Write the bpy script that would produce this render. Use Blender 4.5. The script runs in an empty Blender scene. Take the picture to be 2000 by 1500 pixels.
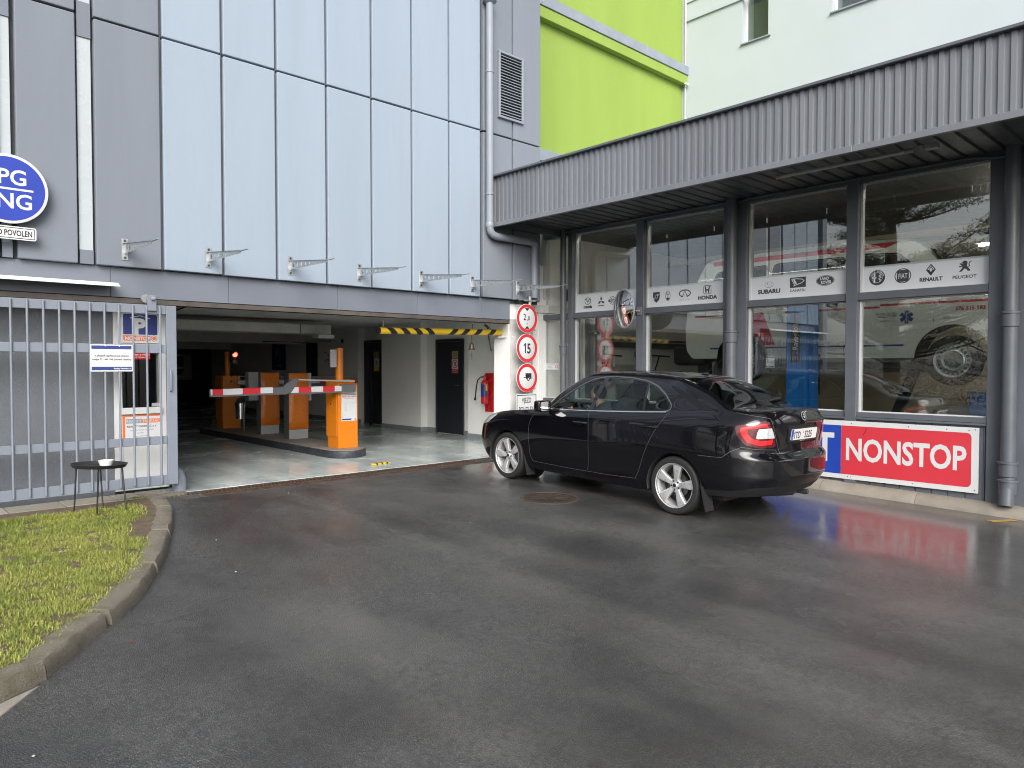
import bpy, bmesh, math, random
import numpy as np
from mathutils import Vector, Matrix, noise
rnd = random.Random(7)
scene = bpy.context.scene
COL = scene.collection

# ---------------------------------------------------------------- camera, sky, sun, exposure
cam_d = bpy.data.cameras.new('camera'); cam = bpy.data.objects.new('camera', cam_d); COL.objects.link(cam)
cam.location = (0, 0, 1.44)
cam.rotation_euler = (math.radians(90 - 1.5006), 0, math.radians(46.943 - 90))
cam_d.sensor_width = 36; cam_d.lens = 25.432; cam_d.clip_end = 600; cam_d.clip_start = .05
scene.camera = cam
world = bpy.data.worlds.new('World'); scene.world = world; world.use_nodes = True
wn = world.node_tree; wn.nodes.clear()
sky_ = wn.nodes.new('ShaderNodeTexSky'); sky_.sky_type = 'NISHITA'; sky_.sun_disc = False
sky_.sun_elevation = math.radians(33); sky_.sun_rotation = math.radians(218); sky_.air_density = 1.0; sky_.dust_density = 3.0
hs_ = wn.nodes.new('ShaderNodeHueSaturation'); hs_.inputs['Saturation'].default_value = .30
bg_ = wn.nodes.new('ShaderNodeBackground'); bg_.inputs['Strength'].default_value = .105
wo_ = wn.nodes.new('ShaderNodeOutputWorld')
wn.links.new(sky_.outputs[0], hs_.inputs['Color']); wn.links.new(hs_.outputs[0], bg_.inputs[0]); wn.links.new(bg_.outputs[0], wo_.inputs[0])
sun_d = bpy.data.lights.new('sun', 'SUN'); sun_d.energy = 1.5; sun_d.angle = math.radians(40); sun_d.color = (1, .97, .93)
sun = bpy.data.objects.new('sun', sun_d); COL.objects.link(sun)
sun.rotation_euler = Vector((.52, .67, -.53)).to_track_quat('-Z', 'Y').to_euler()
vs = scene.view_settings; vs.view_transform = 'Standard'; vs.look = 'None'; vs.exposure = 1.10; vs.gamma = 1; vs.use_curve_mapping = False
scene.cycles.use_denoising = True; scene.cycles.filter_width = 1.0; scene.cycles.max_bounces = 8; scene.cycles.transparent_max_bounces = 16; scene.cycles.glossy_bounces = 5
scene.cycles.caustics_reflective = False; scene.cycles.caustics_refractive = False; scene.cycles.sample_clamp_indirect = 6

# ---------------------------------------------------------------- helpers
INV = {}
def thing(name, label, cat, loc=(0, 0, 0), group=None, matrix=None):
    """an Empty that parents the parts of one thing. With loc: parts are given in world space; with matrix: in its own frame"""
    o = bpy.data.objects.new(name, None); COL.objects.link(o); o.empty_display_size = .2
    if matrix is not None: o.matrix_world = matrix; o.matrix_basis = matrix
    else: o.location = loc; INV[o.name] = Matrix.Translation(-Vector(loc))
    return tag(o, label, cat, group)
def tag(o, label, cat=None, group=None):
    o['label'] = label
    if cat: o['category'] = cat
    if group: o['group'] = group
    return o
def kids(o): return [c for c in bpy.data.objects if c.parent == o]
def copy_tree(o, parent=None):
    ch = CH.get(o.name, [])
    c = o.copy(); COL.objects.link(c)
    if parent is not None: iv = o.matrix_parent_inverse.copy(); c.parent = parent; c.matrix_parent_inverse = iv; CH.setdefault(parent.name, []).append(c)
    for k in ch: copy_tree(k, c)
    return c
CH = {}
def adopt(o, parent):
    if parent is None: return
    o.parent = parent; CH.setdefault(parent.name, []).append(o)
    if parent.name in INV: o.matrix_parent_inverse = INV[parent.name]

def frame(x, y, z, face):
    """sign frame: local X to the reader's right, local Y up, local Z towards the reader"""
    ax = {'-Y': ((1, 0, 0), (0, 0, 1), (0, -1, 0)), '-X': ((0, -1, 0), (0, 0, 1), (-1, 0, 0)), '+Y': ((-1, 0, 0), (0, 0, 1), (0, 1, 0))}[face]
    m = Matrix((ax[0], ax[1], ax[2])).transposed().to_4x4(); m.translation = (x, y, z); return m

class MB:
    def __init__(s): s.v, s.f = [], []
    def add(s, v, f):
        n = len(s.v); s.v += [tuple(p) for p in v]; s.f += [tuple(i + n for i in q) for q in f]; return s
    def quad(s, *p): return s.add(p, [tuple(range(len(p)))])
    def box(s, b, m=None):
        x0, x1, y0, y1, z0, z1 = b; v = [Vector(p) for p in ((x0,y0,z0),(x1,y0,z0),(x1,y1,z0),(x0,y1,z0),(x0,y0,z1),(x1,y0,z1),(x1,y1,z1),(x0,y1,z1))]
        if m is not None: v = [m @ p for p in v]
        return s.add(v, [(3,2,1,0),(4,5,6,7),(0,1,5,4),(1,2,6,5),(2,3,7,6),(3,0,4,7)])
    def rbox(s, b, r, d, z=0, n=5):
        x0, x1, y0, y1 = b; p = []
        for cx, cy, a0 in ((x1-r,y1-r,0),(x0+r,y1-r,90),(x0+r,y0+r,180),(x1-r,y0+r,270)):
            for k in range(n + 1):
                a = math.radians(a0 + 90 * k / n); p.append((cx + r * math.cos(a), cy + r * math.sin(a), z))
        return s.prism(p, (0, 0, d))
    def prism(s, pts, e):
        n = len(pts); e = Vector(e); top = [Vector(p) + e for p in pts]
        return s.add(list(pts) + top, [tuple(range(n))[::-1], tuple(range(n, 2 * n))] + [(i, (i+1) % n, n + (i+1) % n, n + i) for i in range(n)])
    def poly2(s, pts, z=0): return s.add([(p[0], p[1], z) for p in pts], [tuple(range(len(pts)))])
    def ell2(s, cx, cy, rx, ry, z=0, n=32): return s.poly2([(cx + rx * math.cos(2*math.pi*k/n), cy + ry * math.sin(2*math.pi*k/n)) for k in range(n)], z)
    def ring2(s, cx, cy, rx, ry, w, z=0, a0=0, a1=360, n=36):
        v = []; full = abs(a1 - a0) >= 360
        for k in range(n + (0 if full else 1)):
            a = math.radians(a0 + (a1 - a0) * k / n)
            v += [(cx + rx * math.cos(a), cy + ry * math.sin(a), z), (cx + (rx - w) * math.cos(a), cy + (ry - w) * math.sin(a), z)]
        m = len(v) // 2
        return s.add(v, [(2*k, 2*((k+1) % m), 2*((k+1) % m)+1, 2*k+1) for k in range(m if full else m - 1)])
    def line2(s, pts, w, z=0):
        for a, b in zip(pts[:-1], pts[1:]):
            d = Vector((b[0]-a[0], b[1]-a[1])); d.normalize(); t = Vector((-d.y, d.x)) * w / 2; d = d * w * .3
            s.add([(a[0]-d.x+t.x, a[1]-d.y+t.y, z), (a[0]-d.x-t.x, a[1]-d.y-t.y, z), (b[0]+d.x-t.x, b[1]+d.y-t.y, z), (b[0]+d.x+t.x, b[1]+d.y+t.y, z)], [(0,1,2,3)])
        return s
    def tube(s, pts, r, n=8, caps=True):
        pts = [Vector(p) for p in pts]; rs = r if isinstance(r, (list, tuple)) else [r] * len(pts); v = []; up = None
        for i, p in enumerate(pts):
            d = (pts[min(i+1, len(pts)-1)] - pts[max(i-1, 0)]).normalized()
            if up is None: up = Vector((0,0,1)) if abs(d.z) < .9 else Vector((1,0,0))
            a = d.cross(up).normalized(); b = a.cross(d).normalized(); up = b
            v += [p + (a * math.cos(2*math.pi*k/n) + b * math.sin(2*math.pi*k/n)) * rs[i] for k in range(n)]
        f = [(i*n+k, i*n+(k+1) % n, (i+1)*n+(k+1) % n, (i+1)*n+k) for i in range(len(pts)-1) for k in range(n)]
        if caps: f += [tuple(range(n))[::-1], tuple((len(pts)-1)*n + k for k in range(n))]
        return s.add(v, f)
    def lathe(s, prof, c, ax, n=24, closed=False):
        c = Vector(c); ax = Vector(ax).normalized(); u = ax.orthogonal().normalized(); w = ax.cross(u); v = []
        for r, h in prof:
            v += [c + ax * h + (u * math.cos(2*math.pi*k/n) + w * math.sin(2*math.pi*k/n)) * max(r, 1e-4) for k in range(n)]
        m = len(prof); return s.add(v, [(i*n+k, i*n+(k+1) % n, ((i+1) % m)*n+(k+1) % n, ((i+1) % m)*n+k) for i in range(m if closed else m-1) for k in range(n)])
    def disc(s, c, nrm, r, n=24, sy=1.0):
        c = Vector(c); ax = Vector(nrm).normalized(); u = Vector((0,0,1)).cross(ax)
        u = u.normalized() if u.length > 1e-4 else Vector((1,0,0)); w = ax.cross(u)
        return s.add([c + u * math.cos(2*math.pi*k/n) * r + w * math.sin(2*math.pi*k/n) * r * sy for k in range(n)], [tuple(range(n))])
    def ellipsoid(s, c, r, n=16, m=10, mat=None):
        v = []; c = Vector(c)
        for i in range(m + 1):
            t = math.pi * i / m
            for k in range(n):
                p = 2*math.pi*k/n; q = Vector((r[0]*math.sin(t)*math.cos(p), r[1]*math.sin(t)*math.sin(p), r[2]*math.cos(t)))
                v.append(c + (mat @ q if mat is not None else q))
        return s.add(v, [(i*n+k, (i+1)*n+k, (i+1)*n+(k+1) % n, i*n+(k+1) % n) for i in range(m) for k in range(n)])
    def rpad(s, c, r, tilt=0, n=20, m=12):
        """padded (superellipsoid) block"""
        mt = Matrix.Rotation(tilt, 3, 'Y'); v = []; e = .35
        sp = lambda a: math.copysign(abs(a) ** e, a)
        for i in range(m + 1):
            t = math.pi * i / m - math.pi / 2
            for k in range(n):
                p = 2*math.pi*k/n; ct = sp(math.cos(t)); v.append(Vector(c) + mt @ Vector((r[0]*ct*sp(math.cos(p)), r[1]*ct*sp(math.sin(p)), r[2]*sp(math.sin(t)))))
        return s.add(v, [(i*n+k, i*n+(k+1) % n, (i+1)*n+(k+1) % n, (i+1)*n+k) for i in range(m) for k in range(n)])
    def loft(s, rings, closed=False, thick=0):
        n = len(rings[0]); v = [Vector(p) for r in rings for p in r]; f = []
        for i in range(len(rings) - 1):
            for k in range(n if closed else n - 1): f.append((i*n+k, i*n+(k+1) % n, (i+1)*n+(k+1) % n, (i+1)*n+k))
        if thick:
            nr = [Vector() for _ in v]
            for q in f:
                t = (v[q[1]] - v[q[0]]).cross(v[q[2]] - v[q[0]])
                for i in q: nr[i] += t
            N = len(v); v2 = [p - a.normalized() * thick for p, a in zip(v, nr)]
            f = f + [tuple(i + N for i in q[::-1]) for q in f]; m = len(rings)
            edge = [k for k in range(n)] + [i*n + n-1 for i in range(1, m)] + [(m-1)*n + k for k in range(n-2, -1, -1)] + [i*n for i in range(m-2, 0, -1)]
            f += [(a, edge[(j+1) % len(edge)], edge[(j+1) % len(edge)] + N, a + N) for j, a in enumerate(edge)]
            v = v + v2
        return s.add(v, f)
    def build(s, name, mat, parent=None, bevel=0, smooth=35, seg=2, kind=None, fix=True):
        me = bpy.data.meshes.new(name)
        off = Vector((0, 0, 0))
        if parent is None:
            a = np.array([tuple(p) for p in s.v]); lo, hi = a.min(0), a.max(0); off = Vector(((lo[0]+hi[0])/2, (lo[1]+hi[1])/2, lo[2]))
        me.from_pydata([Vector(p) - off for p in s.v], [], s.f)
        if fix or bevel:
            bm = bmesh.new(); bm.from_mesh(me)
            if bevel:
                bmesh.ops.bevel(bm, geom=[e for e in bm.edges if len(e.link_faces) == 2 and e.calc_face_angle(0) > .5], offset=bevel, segments=seg, affect='EDGES', profile=.5, clamp_overlap=True)
            bmesh.ops.recalc_face_normals(bm, faces=bm.faces); bm.to_mesh(me); bm.free()
        for m in (mat if isinstance(mat, (list, tuple)) else [mat]): me.materials.append(m)
        me.polygons.foreach_set('use_smooth', [True] * len(me.polygons)); me.set_sharp_from_angle(angle=math.radians(min(smooth, 15) if bevel and smooth == 35 else smooth))
        o = bpy.data.objects.new(name, me); COL.objects.link(o)
        if parent is None: o.location = off; INV[o.name] = Matrix.Translation(-off)
        adopt(o, parent)
        if kind: o['kind'] = kind
        return o

def text(s, size, mat, parent, m=None, sx=1.0, bold=0.0, name='lettering', align='LEFT', depth=0.0):
    cu = bpy.data.curves.new('t', 'FONT'); cu.body = s; cu.size = size; cu.offset = bold; cu.align_x = align; cu.resolution_u = 3; cu.extrude = depth
    t = bpy.data.objects.new('t', cu); me = bpy.data.meshes.new_from_object(t); bpy.data.objects.remove(t); bpy.data.curves.remove(cu)
    me.transform(Matrix.Diagonal((sx, 1, 1, 1))); me.materials.clear(); me.materials.append(mat); me.name = name
    o = bpy.data.objects.new(name, me); COL.objects.link(o); adopt(o, parent)
    if m is not None: o.matrix_local = m
    return o

# ---------------------------------------------------------------- materials
M = {}
def nt_new(name):
    m = bpy.data.materials.new(name); m.use_nodes = True; nt = m.node_tree; b = nt.nodes['Principled BSDF']; M[name] = m
    return m, nt, b, nt.nodes['Material Output']
def N_(nt, t, **k):
    n = nt.nodes.new(t)
    for a, b in k.items(): setattr(n, a, b)
    return n
def noise_(nt, co, scale, detail=4, rough=.55):
    n = N_(nt, 'ShaderNodeTexNoise'); n.inputs['Scale'].default_value = scale; n.inputs['Detail'].default_value = detail; n.inputs['Roughness'].default_value = rough
    nt.links.new(co, n.inputs['Vector']); return n.outputs['Fac']
def ramp_(nt, fac, stops):
    r = N_(nt, 'ShaderNodeValToRGB'); e = r.color_ramp.elements
    while len(e) < len(stops): e.new(.5)
    for q, (p, c) in zip(e, stops): q.position = p; q.color = (c, c, c, 1) if not isinstance(c, (tuple, list)) else tuple(c) + (1,)
    nt.links.new(fac, r.inputs[0]); return r.outputs[0]
def math_(nt, op, a, b=None, clamp=False):
    n = N_(nt, 'ShaderNodeMath', operation=op, use_clamp=clamp)
    for i, q in enumerate((a, b)):
        if q is None: continue
        if isinstance(q, (int, float)): n.inputs[i].default_value = q
        else: nt.links.new(q, n.inputs[i])
    return n.outputs[0]
def mix_(nt, fac, a, b, mode='MIX'):
    n = N_(nt, 'ShaderNodeMix', data_type='RGBA', blend_type=mode)
    for i, q in ((0, fac), (6, a), (7, b)):
        if isinstance(q, (int, float)): n.inputs[i].default_value = q
        elif isinstance(q, (tuple, list)): n.inputs[i].default_value = tuple(q) + (1,)
        else: nt.links.new(q, n.inputs[i])
    return n.outputs[2]
def pm(name, col, rough=.5, metal=0, var=.12, scale=2.5, bump=0, bscale=60, spec=.5, coat=0, dirt=0, dirtcol=(.12, .11, .10), emit=0, stretch=None, objvar=0):
    """painted / metal / plaster surface: base colour with slow mottling, fine relief and optional grime"""
    m, nt, b, out = nt_new(name); co = N_(nt, 'ShaderNodeTexCoord').outputs['Object']
    if stretch:
        mp = N_(nt, 'ShaderNodeMapping'); mp.inputs['Scale'].default_value = stretch; nt.links.new(co, mp.inputs[0]); cs = mp.outputs[0]
    else: cs = co
    n1 = noise_(nt, cs, scale, 5, .6)
    c = mix_(nt, ramp_(nt, n1, [(.3, 0), (.7, 1)]), tuple(q * (1 - var) for q in col), tuple(min(1, q * (1 + var)) for q in col))
    if dirt:
        d = ramp_(nt, noise_(nt, cs, scale * 3.1, 6, .7), [(.52, 0), (.75, 1)]); c = mix_(nt, math_(nt, 'MULTIPLY', d, dirt), c, dirtcol)
    if objvar:
        q = math_(nt, 'ADD', 1 - objvar, math_(nt, 'MULTIPLY', N_(nt, 'ShaderNodeObjectInfo').outputs['Random'], 2 * objvar)); cb = N_(nt, 'ShaderNodeCombineColor')
        for i in range(3): nt.links.new(q, cb.inputs[i])
        c = mix_(nt, 1.0, c, cb.outputs[0], 'MULTIPLY')
    nt.links.new(c, b.inputs['Base Color'])
    rr = ramp_(nt, noise_(nt, cs, scale * 2.3, 3), [(.3, max(0, rough - .08)), (.7, min(1, rough + .08))]); nt.links.new(rr, b.inputs['Roughness'])
    b.inputs['Metallic'].default_value = metal; b.inputs['Specular IOR Level'].default_value = spec; b.inputs['Coat Weight'].default_value = coat; b.inputs['Coat Roughness'].default_value = .03
    if bump:
        bp = N_(nt, 'ShaderNodeBump'); bp.inputs['Strength'].default_value = bump; bp.inputs['Distance'].default_value = .01
        nt.links.new(noise_(nt, co, bscale, 6, .65), bp.inputs['Height']); nt.links.new(bp.outputs[0], b.inputs['Normal'])
    if emit: nt.links.new(c, b.inputs['Emission Color']); b.inputs['Emission Strength'].default_value = emit
    return m
def glass_(name, tint, ior=1.5, rough=0.0, wave=0.0):
    """thin pane: Fresnel mirror over a tinted clear sheet"""
    m, nt, b, out = nt_new(name); nt.nodes.remove(b)
    t = N_(nt, 'ShaderNodeBsdfTransparent'); t.inputs[0].default_value = tint + (1,)
    g = N_(nt, 'ShaderNodeBsdfGlossy'); g.inputs['Roughness'].default_value = rough; g.inputs[0].default_value = (1, 1, 1, 1)
    gg = N_(nt, 'ShaderNodeNewGeometry'); dt = N_(nt, 'ShaderNodeVectorMath', operation='DOT_PRODUCT'); nt.links.new(gg.outputs['Normal'], dt.inputs[0]); nt.links.new(gg.outputs['Incoming'], dt.inputs[1])
    f0 = ((ior - 1) / (ior + 1)) ** 2; k_ = math_(nt, 'POWER', math_(nt, 'SUBTRACT', 1.0, math_(nt, 'ABSOLUTE', dt.outputs['Value']), True), 5.0)
    fr = math_(nt, 'ADD', f0, math_(nt, 'MULTIPLY', k_, 1 - f0)); x = N_(nt, 'ShaderNodeMixShader')
    if wave:
        bp = N_(nt, 'ShaderNodeBump'); bp.inputs['Strength'].default_value = wave; bp.inputs['Distance'].default_value = .02
        nt.links.new(noise_(nt, N_(nt, 'ShaderNodeTexCoord').outputs['Object'], 1.3, 1), bp.inputs['Height']); nt.links.new(bp.outputs[0], g.inputs['Normal'])
    nt.links.new(fr, x.inputs[0]); nt.links.new(t.outputs[0], x.inputs[1]); nt.links.new(g.outputs[0], x.inputs[2]); nt.links.new(x.outputs[0], out.inputs[0])
    return m

pm('panel_light', (.305, .362, .435), .85, var=.03, scale=1.1, bump=.28, bscale=14, spec=.2, dirt=.22, dirtcol=(.25, .29, .34), stretch=(1.6, 1.6, .16), objvar=0.018)
pm('panel_grey', (.196, .217, .254), .85, var=.05, scale=1.1, bump=.28, bscale=14, spec=.2, dirt=.12, dirtcol=(.155, .168, .19), stretch=(1.6, 1.6, .16), objvar=0.03)
pm('fascia_grey', (.165, .184, .222), .45, var=.07, scale=1.3, bump=.05, bscale=20, dirt=.12, objvar=0.03)
pm('joint_dark', (.06, .065, .07), .8, var=.2)
pm('gate_paint', (.205, .23, .275), .4, var=.06, scale=5, dirt=.08)
pm('stucco_grey', (.165, .178, .20), .9, var=.08, scale=2, bump=.8, bscale=130)
pm('rail_brown', (.085, .072, .062), .6, var=.3, scale=6, dirt=.3)
pm('zinc', (.46, .48, .49), .42, metal=.75, var=.22, scale=28, dirt=.15, dirtcol=(.3, .31, .32))
pm('white_trim', (.60, .61, .61), .5, var=.05, dirt=.12, dirtcol=(.45, .44, .42))
pm('white_wall', (.86, .86, .84), .75, var=.05, scale=1.2, bump=.18, bscale=40, dirt=.14, dirtcol=(.62, .61, .58))
pm('rough_white', (.55, .54, .525), .9, var=.08, bump=.9, bscale=55, dirt=.2, dirtcol=(.45, .43, .40))
pm('ceiling_grey', (.74, .74, .71), .85, var=.1, dirt=.2)
pm('baseboard', (.22, .25, .26), .45, var=.1)
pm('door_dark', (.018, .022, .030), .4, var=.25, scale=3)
pm('pane_milky', (.44, .475, .50), .25, var=.03)
pm('green_paint', (.255, .36, .068), .9, var=.06, scale=.7, bump=1.0, bscale=7, dirt=.12, dirtcol=(.25, .345, .075), stretch=(1.2, 1.2, .25))
pm('flashing', (.26, .29, .34), .4, var=.1, scale=3, dirt=.12)
pm('white_render', (.455, .50, .525), .85, var=.03, scale=.5, bump=.1, bscale=60, dirt=.05, dirtcol=(.41, .44, .455))
pm('anthracite', (.105, .116, .134), .42, var=.10, scale=3, dirt=.06)
pm('corrugated', (.165, .175, .195), .36, var=.10, scale=2, dirt=.35, dirtcol=(.115, .12, .13), stretch=(1.5, 1.5, .12), objvar=0.06)
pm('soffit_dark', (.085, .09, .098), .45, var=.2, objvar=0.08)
pm('pipe_grey', (.25, .275, .315), .45, var=.05, dirt=.1)
pm('pipe_dark', (.098, .108, .125), .36, var=.12, scale=5, dirt=.2)
pm('kerb_sand', (.27, .245, .205), .9, var=.2, scale=3, bump=.7, bscale=90, dirt=.3, dirtcol=(.2, .18, .14), objvar=0.1)
pm('paving', (.27, .245, .20), .75, var=.2, scale=2.5, bump=.3, bscale=60, dirt=.4, dirtcol=(.15, .14, .12), objvar=0.12)
pm('paint_white', (.62, .63, .64), .4, var=.03, scale=4, dirt=.05, dirtcol=(.6, .6, .6))
pm('sign_red', (.58, .025, .035), .35, var=.05)
pm('nonstop_red', (.58, .040, .058), .4, var=.05, scale=1.5)
pm('sign_blue', (.018, .06, .38), .35, var=.06)
pm('sign_violet', (.018, .045, .36), .35, var=.08)
pm('navy', (.035, .055, .22), .35, var=.06)
pm('ink_black', (.016, .016, .018), .5, var=.1)
pm('ink_grey', (.10, .105, .11), .5, var=.1)
pm('orange', (.70, .205, .010), .38, var=.07, scale=3, dirt=.16, dirtcol=(.35, .12, .02))
pm('orange_dark', (.62, .165, .012), .32, var=.05, scale=3)
pm('sign_orange', (.78, .17, .04), .4, var=.04)
pm('machine_grey', (.36, .37, .38), .42, var=.05)
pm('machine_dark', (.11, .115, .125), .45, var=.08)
pm('tarmac_grey', (.06, .062, .068), .6, var=.2)
pm('island_top', (.26, .23, .21), .7, var=.2, scale=4, bump=.2)
pm('island_edge', (.030, .034, .042), .5, var=.3, scale=7, dirt=.22, dirtcol=(.3, .3, .3))
pm('yellow', (.78, .52, .02), .4, var=.06)
pm('brass', (.20, .17, .11), .4, metal=.8, var=.2)
pm('steel', (.55, .55, .55), .22, metal=1, var=.1)
pm('dark_metal', (.10, .10, .105), .45, metal=.6, var=.2)
pm('rust', (.072, .044, .030), .75, var=.4, scale=18, bump=.4, bscale=120, dirt=.5, dirtcol=(.05, .032, .022))
pm('iron_grey', (.12, .11, .10), .55, metal=.3, var=.3, scale=14, dirt=.4, dirtcol=(.06, .04, .03))
pm('manhole_iron', (.060, .045, .037), .55, metal=.3, var=.35, scale=16, bump=.3, bscale=140)
pm('black_metal', (.018, .018, .02), .45, var=.3)
pm('ceramic', (.82, .82, .80), .2, var=.02)
pm('car_paint', (.0035, .0033, .005), .34, var=.1, spec=.06, coat=1.0)
pm('black_gloss', (.005, .005, .006), .06, var=.1, coat=.6)
pm('black_plastic', (.014, .014, .0155), .55, var=.15, scale=8)
pm('rubber', (.016, .016, .017), .75, var=.25, scale=20, dirt=.3, dirtcol=(.05, .047, .043))
pm('alloy', (.62, .63, .64), .32, metal=.55, var=.04, scale=10, coat=.3)
pm('chrome', (.82, .83, .85), .08, metal=1, var=.02)
pm('window_trim', (.16, .165, .17), .35, metal=.8, var=.05)
pm('mirror', (.85, .87, .88), .02, metal=1, var=.01)
pm('lamp_red', (.50, .010, .014), .12, var=.25, scale=30, coat=1, emit=.16)
pm('brake_red', (.75, .03, .04), .2, var=.1, coat=1, emit=.35)
pm('lamp_dark', (.085, .004, .008), .1, var=.1, coat=1)
pm('lamp_clear', (.70, .71, .72), .12, var=.25, scale=40, metal=.4, coat=1)
pm('lamp_lit_red', (1, .05, .03), .3, var=.1, emit=6.0)
pm('tube_lit', (1, .93, .78), .4, var=.01, emit=14.0)
pm('tube_off', (.55, .56, .55), .3, var=.03)
pm('plate_white', (.66, .66, .66), .35, var=.03)
pm('seat_cloth', (.022, .023, .025), .85, var=.2, scale=30)
pm('skin', (.60, .36, .25), .5, var=.08, scale=20)
pm('hair', (.03, .02, .014), .6, var=.3, scale=40)
pm('jacket', (.035, .04, .055), .8, var=.2, scale=20)
pm('van_white', (.70, .735, .70), .25, var=.02, coat=.5)
pm('van_red', (.50, .03, .05), .3, var=.06)
pm('van_blue', (.03, .05, .25), .3, var=.06)
pm('lift_blue', (.012, .16, .50), .35, var=.06, dirt=.1)
pm('tile_white', (.60, .60, .56), .3, var=.04)
pm('wall_yellow', (.50, .44, .31), .7, var=.1, bump=.1)
pm('workshop_floor', (.20, .20, .19), .4, var=.2, dirt=.3)
pm('film_white', (.66, .685, .71), .35, var=.02)
pm('film_letter', (.045, .05, .055), .45, var=.05)
pm('duct_grey', (.10, .11, .11), .5, var=.2)
pm('extinguisher', (.58, .02, .025), .25, var=.05, coat=.5)
pm('brass_plate', (.42, .36, .18), .4, metal=.4, var=.1)
pm('bark', (.085, .06, .042), .9, var=.3, scale=12, bump=.8)
pm('needles', (.022, .036, .016), .7, var=.45, scale=1.5)
pm('twigs', (.13, .10, .065), .8, var=.3)
pm('soil', (.12, .088, .058), .95, var=.3, scale=12, bump=.8, bscale=60)
pm('moss', (.10, .12, .02), .95, var=.3, scale=20, bump=.8)
pm('leaf_brown', (.25, .10, .03), .7, var=.3)
pm('ochre', (.34, .22, .06), .7, var=.25, scale=14)
glass_('window_glass', (.88, .90, .89), 2.2, wave=.012)
glass_('clear_glass', (.85, .88, .86), 1.5)
glass_('front_glass', (.66, .74, .71), 1.5)
glass_('car_glass', (.45, .53, .50), 1.5)
glass_('rear_glass', (.25, .30, .29), 1.5)

# wet asphalt: dark binder, pale chips, slow damp patches with a smoother film of water
m, nt, b, out = nt_new('asphalt'); geo = N_(nt, 'ShaderNodeNewGeometry').outputs['Position']
sep = N_(nt, 'ShaderNodeSeparateXYZ'); nt.links.new(geo, sep.inputs[0]); X, Y = sep.outputs[0], sep.outputs[1]
def scaled(v):
    mp = N_(nt, 'ShaderNodeMapping'); mp.inputs['Scale'].default_value = v; nt.links.new(geo, mp.inputs[0]); return mp.outputs[0]
chips = noise_(nt, geo, 95, 3, .7); chips2 = noise_(nt, geo, 300, 2, .6); slow = noise_(nt, geo, .50, 5, .6); mid = noise_(nt, geo, 4.5, 5, .65)
st = N_(nt, 'ShaderNodeTexVoronoi'); st.inputs['Scale'].default_value = 125; nt.links.new(geo, st.inputs['Vector']); sc2 = N_(nt, 'ShaderNodeSeparateColor'); nt.links.new(st.outputs['Color'], sc2.inputs[0])
stone = ramp_(nt, st.outputs['Distance'], [(.0, 1), (.62, 0)])
c = mix_(nt, stone, (.026, .026, .0265), ramp_(nt, sc2.outputs[0], [(.0, (.042, .042, .042)), (.55, (.125, .124, .12)), (.85, (.23, .228, .22)), (1, (.40, .395, .38))]))
vor = N_(nt, 'ShaderNodeTexVoronoi'); vor.inputs['Scale'].default_value = 60; nt.links.new(geo, vor.inputs['Vector'])
vs_ = N_(nt, 'ShaderNodeSeparateColor'); nt.links.new(vor.outputs['Color'], vs_.inputs[0])
speck = math_(nt, 'MULTIPLY', math_(nt, 'GREATER_THAN', vs_.outputs[0], .955), math_(nt, 'LESS_THAN', vor.outputs['Distance'], math_(nt, 'MULTIPLY', vs_.outputs[1], .28)))
c = mix_(nt, ramp_(nt, chips, [(.38, 0), (.62, .5)]), c, (.165, .163, .157)); c = mix_(nt, ramp_(nt, noise_(nt, geo, 32, 3, .6), [(.40, .5), (.52, 0)]), c, (.022, .022, .022))
c = mix_(nt, math_(nt, 'MULTIPLY', speck, .7), c, (.27, .265, .25))
c = mix_(nt, ramp_(nt, mid, [(.42, 0), (.75, .30)]), c, (.105, .104, .10))
c = mix_(nt, ramp_(nt, noise_(nt, geo, .8, 6, .62), [(.44, 0), (.64, .68)]), c, (.024, .024, .024))
c = mix_(nt, ramp_(nt, noise_(nt, scaled((.9, .35, 1)), 1.1, 5, .6), [(.50, 0), (.72, .45)]), c, (.155, .153, .148))
c = mix_(nt, ramp_(nt, noise_(nt, geo, 1.7, 4), [(.60, 0), (.78, .22)]), c, (.060, .046, .034))
fuzz = noise_(nt, geo, 16, 5, .7); drift = noise_(nt, geo, .9, 4)
def streak(x0, slope, w, amount):
    global c
    d = math_(nt, 'ABSOLUTE', math_(nt, 'SUBTRACT', X, math_(nt, 'ADD', math_(nt, 'MULTIPLY', Y, slope), math_(nt, 'ADD', x0 - .17, math_(nt, 'MULTIPLY', drift, .34)))))
    f = math_(nt, 'MULTIPLY', ramp_(nt, d, [(.0, 1), (w * .4, .65), (w, 0)]), ramp_(nt, fuzz, [(.36, .05), (.66, 1)]))
    c = mix_(nt, math_(nt, 'MULTIPLY', f, amount), c, (.17, .168, .16))
streak(3.50, .035, .20, .50); streak(3.95, .06, .34, .30); streak(2.05, .02, .28, .30); streak(5.3, -.03, .40, .24); streak(1.2, .30, .20, .22)
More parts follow.
